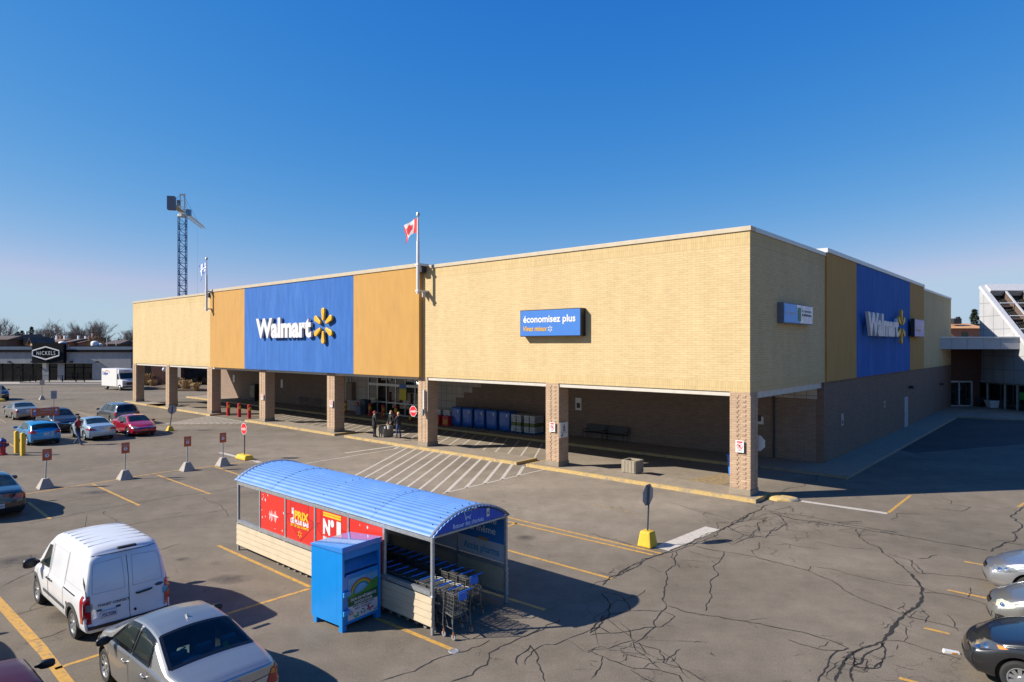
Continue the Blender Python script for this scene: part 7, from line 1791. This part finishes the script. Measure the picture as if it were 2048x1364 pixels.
house(143, 164, 678, 238, BW2, ROOFS[0], 'red brick house left of the larger white roof vent', False, 11, 2)
house(166, 180, 672, 262, BW3, ROOFS[1], 'dark house behind the brown thicket', False, 11, 2)
house(212, 236, 680, 225, BW3, ROOFS[1], 'low dark house right of the brown thicket')
house(237, 275, 681, 232, pm('grey_render', (.3, .28, .25), .8), ROOFS[1], 'grey flat house at the store end', False, 9)
house(1893, 1966, 645, 150, BW2, pm('orange_roof', (.42, .22, .10), .85, var=.15, scale=.8), 'brick house with orange brown roof behind the mall link', False, 12, 0)
o = thing('rooftop_unit', 'dark rooftop unit on the orange roofed house', 'roof unit', at(1911, 153, zp(648, 153))); mb = MB(); mb.box((-.9, -.8, 0), (.9, .8, 1.3)); mb.box((.3, -.5, 1.303), (.8, .4, 1.7)); mb.build('unit', DARK, o)

# ---- bare trees, evergreens, thicket
BARK = pm('grey_bark', (.085, .068, .058), .95, var=.3, scale=4); TWIG = pm('twig', (.16, .13, .12), .95, var=.25, scale=3)
def bare_tree(name, lab, loc, h, seed, spread=.5, tw=TWIG):
    r = random.Random(seed); o = thing(name, lab, 'tree', loc, r.uniform(0, 6), 'bare trees behind the restaurant')
    tr, cr = MB(), MB()
    def grow(p, d_, l, rad, lev):
        pts = [p]; dd = d_.copy()
        for k in range(3): dd = (dd+Vector((r.gauss(0, .13), r.gauss(0, .13), .06 if lev else 0))).normalized(); pts.append(pts[-1]+dd*l/3)
        (tr if lev < 2 else cr).tube(pts, rad, 5 if lev < 2 else 3, cap=False, r2=rad*.62)
        if lev >= 5: return
        n = 3 if lev else 4
        for k in range(n + (lev > 1)):
            a = r.uniform(0, 6.28); s_ = r.uniform(.45, 1)*spread*1.3; q = Vector((math.cos(a)*s_, math.sin(a)*s_, 0)); nd = (dd+q+Vector((0, 0, .12))).normalized()
            grow(pts[-1] if k < 2 else pts[r.randint(1, 3)], nd, l*r.uniform(.6, .85), max(rad*.58, .013), lev+1)
    grow(Vector((0, 0, 0)), Vector((r.gauss(0, .05), 0, 1)), h*.27, h*.020, 0)
    tr.build('trunk', BARK, o, fix=False); cr.build('crown', tw, o, fix=False)
    return o
rt = random.Random(21)
protos = [bare_tree('bare_tree', 'tall bare tree at the left edge above the dark house', at(10, 255), 21, 3, .55), bare_tree('bare_tree', 'wide twisted bare tree left of the sign block top', at(100, 262), 20, 7, .75), bare_tree('bare_tree', 'bare tree with dense fine crown above the red brick houses', at(184, 270), 20, 12, .6), bare_tree('bare_tree', 'slim bare tree between two chimneys', at(136, 258), 18, 15, .35)]
spots = [(-12, 262, 1.0, 'bare tree partly outside the left edge'), (24, 268, .9, 'bare tree between the edge tree and the evergreens'), (80, 285, .92, 'bare tree rising between the dark evergreen and the twisted tree'), (92, 300, .95, 'faint bare tree behind the wide twisted tree'), (112, 268, .95, 'leaning bare tree right of the sign block'), (123, 280, 1.0, 'bare tree above the long red brick house'), (150, 285, .8, 'lower bare tree above the roof between the chimneys'), (165, 276, 1.02, 'bare tree left of the dense crowned one'), (174, 290, 1.0, 'bare tree behind the dense crowned one'), (195, 268, 1.05, 'full bare tree above the brown thicket'), (203, 278, .98, 'bare tree right of the thicket top'), (216, 300, .72, 'small bare tree over the low dark house'), (228, 310, .68, 'small pale bare tree halfway to the store'), (240, 305, .62, 'small bare tree over the grey flat house'), (252, 285, .85, 'bare tree near the store end'), (263, 280, .95, 'bare tree touching the store corner'), (276, 285, .95, 'bare tree hidden behind the store corner'), (40, 300, .85, 'bare tree behind the wide evergreen'), (56, 305, .8, 'bare tree behind the pointed evergreen')]
for i, (px, dd, s_, lab) in enumerate(spots):
    o = dup(protos[i % 4], at(px, dd), rt.uniform(0, 6), lab); o.scale = (s_*.92, s_*.92, s_*.92)
tk = MB(); rk = random.Random(9)
for k in range(900):
    p = Vector((rk.uniform(-1500, 1500), rk.uniform(420, 700), 0)); 
    if -40 < p.x < 60 and False: continue
    h = rk.uniform(8, 15); w_ = rk.uniform(4, 9)
    for j in range(5):
        a = rk.uniform(0, 6.28); b = p+Vector((math.cos(a)*w_*.3, math.sin(a)*w_*.3, 0)); tk.quad(b+Vector((-w_*.3, 0, 0)), b+Vector((w_*.3, 0, 0)), b+Vector((w_*.2, rk.uniform(-2, 2), h*rk.uniform(.6, 1))), b+Vector((-w_*.15, rk.uniform(-2, 2), h*rk.uniform(.6, 1))))
struct(tk.build('far_woods', pm('far_wood', (.12, .10, .095), 1, var=.3, scale=.1), fix=False), 'stuff')
NEED = pm('evergreen_needle', (.018, .034, .018), .9, var=.4, scale=2)
def evergreen(lab, loc, h, w_, seed, fat=False):
    r = random.Random(seed); o = thing('evergreen_tree', lab, 'tree', loc, 0); mb = MB(); mb.tube([(0, 0, 0), (0, 0, h*.96)], h*.018, 6, r2=.03); mb.build('trunk', BARK, o); mb = MB()
    for k in range(1500):
        t = r.random()**.8; z = h*(.1+.9*t); R_ = w_*((1-t)**.8 if not fat else math.sqrt(max(0, 1-(2*t-.9)**2))+.05)*(.72+.28*math.sin(t*38+r.random())); a = r.uniform(0, 6.28); q = R_*math.sqrt(r.uniform(.25, 1)); c = Vector((math.cos(a)*q, math.sin(a)*q, z-.12*q))
        d_ = Vector((math.cos(a), math.sin(a), -.25+r.gauss(0, .25)))*r.uniform(.35, .8)*h/14; s_ = Vector((-math.sin(a), math.cos(a), r.gauss(0, .3)))*r.uniform(.12, .3)*h/14
        mb.quad(c-s_, c+d_*.5-s_*.6, c+d_, c+d_*.5+s_*.6, c+s_)
    mb.build('crown', NEED, o, fix=False)
evergreen('pointed dark evergreen left of the sign block', at(63, 262), zp(653, 262), 3.6, 2); evergreen('wide dark evergreen behind the tan gables', at(44, 266), zp(661, 266), 5.2, 3, True); evergreen('rounded evergreen beside the wide one', at(35, 272), zp(663, 272), 3.6, 6, True)
evergreen('sparse conifer beside the grey mall wall', at(1949, 165), zp(618, 165), 3.4, 5)
WIL = pm('willow_twig', (.21, .115, .05), .95, var=.35, scale=1.5); o = thing('brown_thicket', 'dense orange brown leafless thicket behind the white roof vents', 'shrub', at(192, 205)); mb = MB()
for k in range(1800):
    a = rk.uniform(0, 6.28); q = rk.random()**.5; z = rk.random(); b = Vector((math.cos(a)*q*5.2*(1-z*.45), math.sin(a)*q*3, z*10.2*math.sqrt(max(0, 1-q*q*.75)))); e = b+Vector((rk.gauss(0, .5), rk.gauss(0, .5), rk.uniform(.5, 1.3))); s_ = Vector((.06, .02, 0)); mb.quad(b-s_, b+s_, e)
mb.build('twigs', WIL, o, fix=False)
for px, py0, lab in ((232, 676, 'bent grey street lamp by the flat grey house'), (213.5, 677, 'thin pole over the low dark house')):
    p = at(px, 150); zt = zp(py0, 150); o = thing('street_lamp', lab, 'lamp', p); mb = MB(); mb.tube([(0, 0, 0), (0, 0, zt-.3)] + ([(-.3, 0, zt), (-1.1, 0, zt+.1)] if px > 220 else [(0, 0, zt)]), .09, 6); mb.build('pole', VENT, o)

# ---- tower crane
dc = 220; base = at(365, dc); o = thing('tower_crane', 'blue lattice tower crane with pale jib rising behind the store', 'crane', base, math.atan2(.97, -.25))
CB = pm('crane_blue', (.035, .13, .27), .6, var=.1); CWT = pm('crane_white', (.50, .50, .47), .6, var=.08); CGY = pm('crane_counterweight', (.13, .15, .18), .8)
zb = zp(434, dc); hw_ = 1.12; mb = MB()
for a in (-1, 1):
    for b in (-1, 1): mb.tube([(a*hw_, b*hw_, 0), (a*hw_, b*hw_, zb)], .17, 4)
z = 4.0; k = 0
while z < zb-1:
    for s_ in (-1, 1):
        mb.tube([(-hw_, s_*hw_, z), (hw_, s_*hw_, z)], .08, 3); mb.tube([(s_*hw_, -hw_, z), (s_*hw_, hw_, z)], .08, 3)
        e = 1 if k % 2 else -1; mb.tube([(-hw_*e, s_*hw_, z), (hw_*e, s_*hw_, z+1.9)], .085, 3); mb.tube([(s_*hw_, -hw_*e, z), (s_*hw_, hw_*e, z+1.9)], .085, 3)
    z += 1.9; k += 1
mb.build('mast', CB, o, fix=False)
mb = MB(); mb.frustum(1.5, 1.5, zb, zb+.9, n=8); mb.build('slewing_ring', CWT, o)
zj = zb+1.5; JL = 34; mb = MB()
for y in (-.65, .65): mb.tube([(0, y, zj), (JL, y, zj+.6)], .11, 4)
mb.tube([(0, 0, zj+1.3), (JL, 0, zj+1.5)], .12, 4)
for k in range(24):
    x0, x1 = JL*k/24, JL*(k+1)/24; za, zb2 = zj+.6*k/24, zj+.6*(k+1)/24
    for y in (-.65, .65): mb.tube([(x0, y, za), ((x0+x1)/2, 0, zj+1.35)], .055, 3); mb.tube([((x0+x1)/2, 0, zj+1.35), (x1, y, zb2)], .055, 3)
    mb.tube([(x0, -.65, za), (x0, .65, za)], .05, 3)
mb.build('jib', CWT, o, fix=False)
mb = MB()
for y in (-.7, .7): mb.tube([(0, y, zj), (-14, y, zj)], .2, 4); mb.tube([(0, y, zj+1.0), (-14, y, zj+1.0)], .06, 3)
mb.box((-13, -.65, zj-.1), (-.5, .65, zj+.05)); mb.build('counter_jib', pm('crane_buff', (.42, .36, .25), .7), o)
for k in range(3): mb = MB(); mb.box((-15.5+k*.75, -1.1, zj-2.0), (-14.85+k*.75, 1.1, zj+2.2)); mb.build('counterweight', CGY, o)
mb = MB(); zp_ = zp(387, dc)
for y in (-.7, .7):
    for x in (-.6, .6): mb.tube([(x, y, zj), (x*.6, y, zp_)], .12, 4)
for z in (zj+2, zj+4, zj+6, zp_-.3): mb.tube([(-.5, -.7, z), (-.5, .7, z)], .08, 3); mb.tube([(.5, -.7, z), (.5, .7, z)], .08, 3)
mb.build('tower_head', CWT, o, fix=False)
mb = MB(); mb.tube([(0, 0, zp_), (10, 0, zj+1.4)], .05, 3); mb.tube([(0, 0, zp_), (24, 0, zj+1.5)], .05, 3); mb.tube([(0, 0, zp_), (-13, 0, zj+1)], .05, 3); mb.tube([(24, .2, zj+.3), (24, .2, 12)], .03, 3); mb.build('cables', CGY, o)
mb = MB(); mb.box((.8, -2.3, zj-.6), (2.6, -.8, zj+1.4)); mb.build('cab', pm('cab_blue', (.10, .24, .38), .4), o, bevel=.05)
mb = MB(); mb.box((-6, -.4, zj+1.1), (-4.6, .4, zj+3)); mb.build('winch', CGY, o)

# ---- mall entrance at the end of the side wall
XA, Y0, ZR = 48.8, 67.9, 12.4
MG = brick_mat('grey_metal_panel', (.36, .36, .37), (.34, .34, .35), (.17, .17, .18), bw=1.35, bh=1.35, ms=.03, tile=True, streak=.1, bump=.2)
MC = pm('canopy_panel', (.30, .31, .33), .5, metal=.2, var=.06, scale=1.5)
ml = thing('mall_entrance', 'grey clad mall entrance with sloped glass roof and flat canopy', 'mall', (0, 0, 0))
mb = MB(); mb.prism([(Y0, 2.72), (Y0, ZR), (Y0-5.95, ZR-5.95), (Y0-5.95-3.75, ZR-9.7), (Y0-9.7, 2.72)], (XA, 0, 0), (0, 1, 0), (0, 0, 1), (1, 0, 0), 0, .4); mb.build('side_wall', MG, ml)
mb = MB(); e = Vector((0, -1, -1)).normalized(); nrm = Vector((0, -1, 1)).normalized(); top = Vector((XA-.06, Y0, ZR)); 
def slab(x0, x1, s0, s1, n0, n1, m, nm, mb=None):
    own = mb is None; mb = mb or MB(); P = [Vector((x, Y0, ZR))+e*s_+nrm*n_ for n_ in (n0, n1) for s_ in (s0, s1) for x in (x0, x1)]; i = len(mb.v); mb.v += P
    for f in ((0, 1, 3, 2), (4, 6, 7, 5), (0, 4, 5, 1), (2, 3, 7, 6), (0, 2, 6, 4), (1, 5, 7, 3)): mb.f.append(tuple(i+k for k in f)); mb.mi.append(0)
    return mb.build(nm, m, ml) if own else mb
slab(XA-.06, XA+.45, -.1, 13.6, .003, .32, pm('white_fascia', (.44, .44, .45), .5), 'roof_edge')
slab(XA+.46, XA+24, -.1, .9, -.3, .5, pm('white_fascia', (.44, .44, .45), .5), 'ridge_cap')
slab(XA+.46, XA+24, .91, 13.6, -.3, -.2, GLD, 'glazing')
fn = MB(); cp = MB()
for k in range(14): x = XA+2.0+1.9*k; slab(x, x+.1, .91, 13.6, -.19, .36, None, '', fn); slab(x-.05, x+.15, .91, 13.6, .363, .45, None, '', cp)
for k in range(7): s_ = 2.7+1.9*k; slab(XA+.46, XA+24, s_, s_+.1, -.19, -.02, None, '', fn)
fn.build('fins', pm('bronze_fin', (.11, .075, .06), .6, var=.1), ml); 
cp.build('fin_caps', pm('white_fascia', (.44, .44, .45), .5), ml)
cp = MB()
for k in range(5): s_ = 2.7+1.9*k; slab(XA+.46, XA+24, s_, s_+.09, .366, .42, None, '', cp)
cp.build('glazing_bars', pm('white_fascia', (.44, .44, .45), .5), ml)
mb = MB(); mb.box((40.6, 62.5, 6.1), (XA+.2, Y0-.3, 7.15)); cn = mb.build('canopy', MC, ml)
mb = MB()
for px in (1904, 1935, 1968, 2002): x = (px-CX)/F*62.5; mb.box((x-.012, 62.48, 6.1), (x+.012, 62.497, 7.15))
mb.build('panel_joint', GREYP, cn)
mb = MB(); mb.box((40.55, 62.4, 7.153), (XA+.25, Y0-.3, 7.3)); mb.build('canopy_coping', COPG, cn)
mb = MB(); mb.box((41.0, 67.6, 2.8), (XA-.01, 68.0, 6.097)); mb.build('brick_wall', DRB, ml)
mb = MB(); x0, x1 = 44.0, 48.4
mb.box((XA-.9, 67.58, 0), (XA-.2, 67.9, 2.797)); mb.build('brick_pier', DRB, ml)
mb = MB(); mb.box((42, 67.75, .1), (XA-.95, 67.82, 2.79)); w_ = mb.build('window', GLS, ml)
mb = MB(); 
for x in (44.05, 46.5, XA-.98): mb.box((x-.06, 67.62, .15), (x+.06, 67.74, 2.79))
mb.box((42, 67.62, 2.62), (XA-.95, 67.73, 2.78)); mb.box((42, 67.62, .1), (XA-.95, 67.73, .25)); mb.build('window_frame', ALU, w_)
mb = MB(); mb.box((XA+.5, 57.5, .1), (XA+.56, 67.5, 2.7)); w_ = mb.build('window', GLS, ml)
mb = MB()
for y in (57.6, 60.2, 61.9, 63.4, 65.0, 67.4): mb.box((XA+.38, y-.06, .1), (XA+.49, y+.06, 2.7))
mb.box((XA+.39, 57.5, 2.55), (XA+.48, 67.5, 2.69)); mb.build('window_frame', ALU, w_)
mb = MB(); mb.box((XA+.44, 62.2, 1.2), (XA+.487, 63.1, 1.9)); mb.build('green_poster', pm('poster_lime', (.05, .36, .06), .5), w_)
mb = MB(); mb.box((XA-.25, 60.4, 0), (XA+.0, 60.8, 2.7)); mb.build('column', VENT, ml)
mb = MB(); mb.box((XA+.57, 57, 0), (XA+24, 80, 2.6)); mb.box((40.7, 68.1, 0), (XA+.3, 80, 7.1)); mb.build('building_body', RBLK, ml)
ap = MB(); ap.prism([(40, 68.2), (39.2, 58.5), (42.5, 56.2), (47, 55.3), (70, 54.5), (70, 68.2)], (0, 0, 0), (1, 0, 0), (0, 1, 0), (0, 0, 1), 0, .14); struct(ap.build('sidewalk', CONC))
p = G(1986, 815, .14); o = thing('white_tub', 'white tub planter by the mall entrance glass', 'planter', p); mb = MB(); mb.frustum((.45, .3), (.6, .4), 0, .62); mb.build('tub', VENT, o, bevel=.03); mb = MB(); mb.frustum((.62, .42), (.62, .42), .623, .72); mb.build('rim', VENT, o)
o = thing('metal_bench', 'dark bench behind the white tub at the mall entrance', 'bench', p+Vector((.1, .9, 0))); mb = MB(); mb.box((-1.0, -.2, .42), (1.0, .25, .47)); mb.build('seat', DARK, o); mb = MB(); mb.box((-1, .26, .5), (1, .3, .95)); mb.build('backrest', DARK, o)
for s_ in (-.9, .9): mb = MB(); mb.box((s_-.03, -.2, 0), (s_+.03, .25, .417)); mb.build('leg', DARK, o)
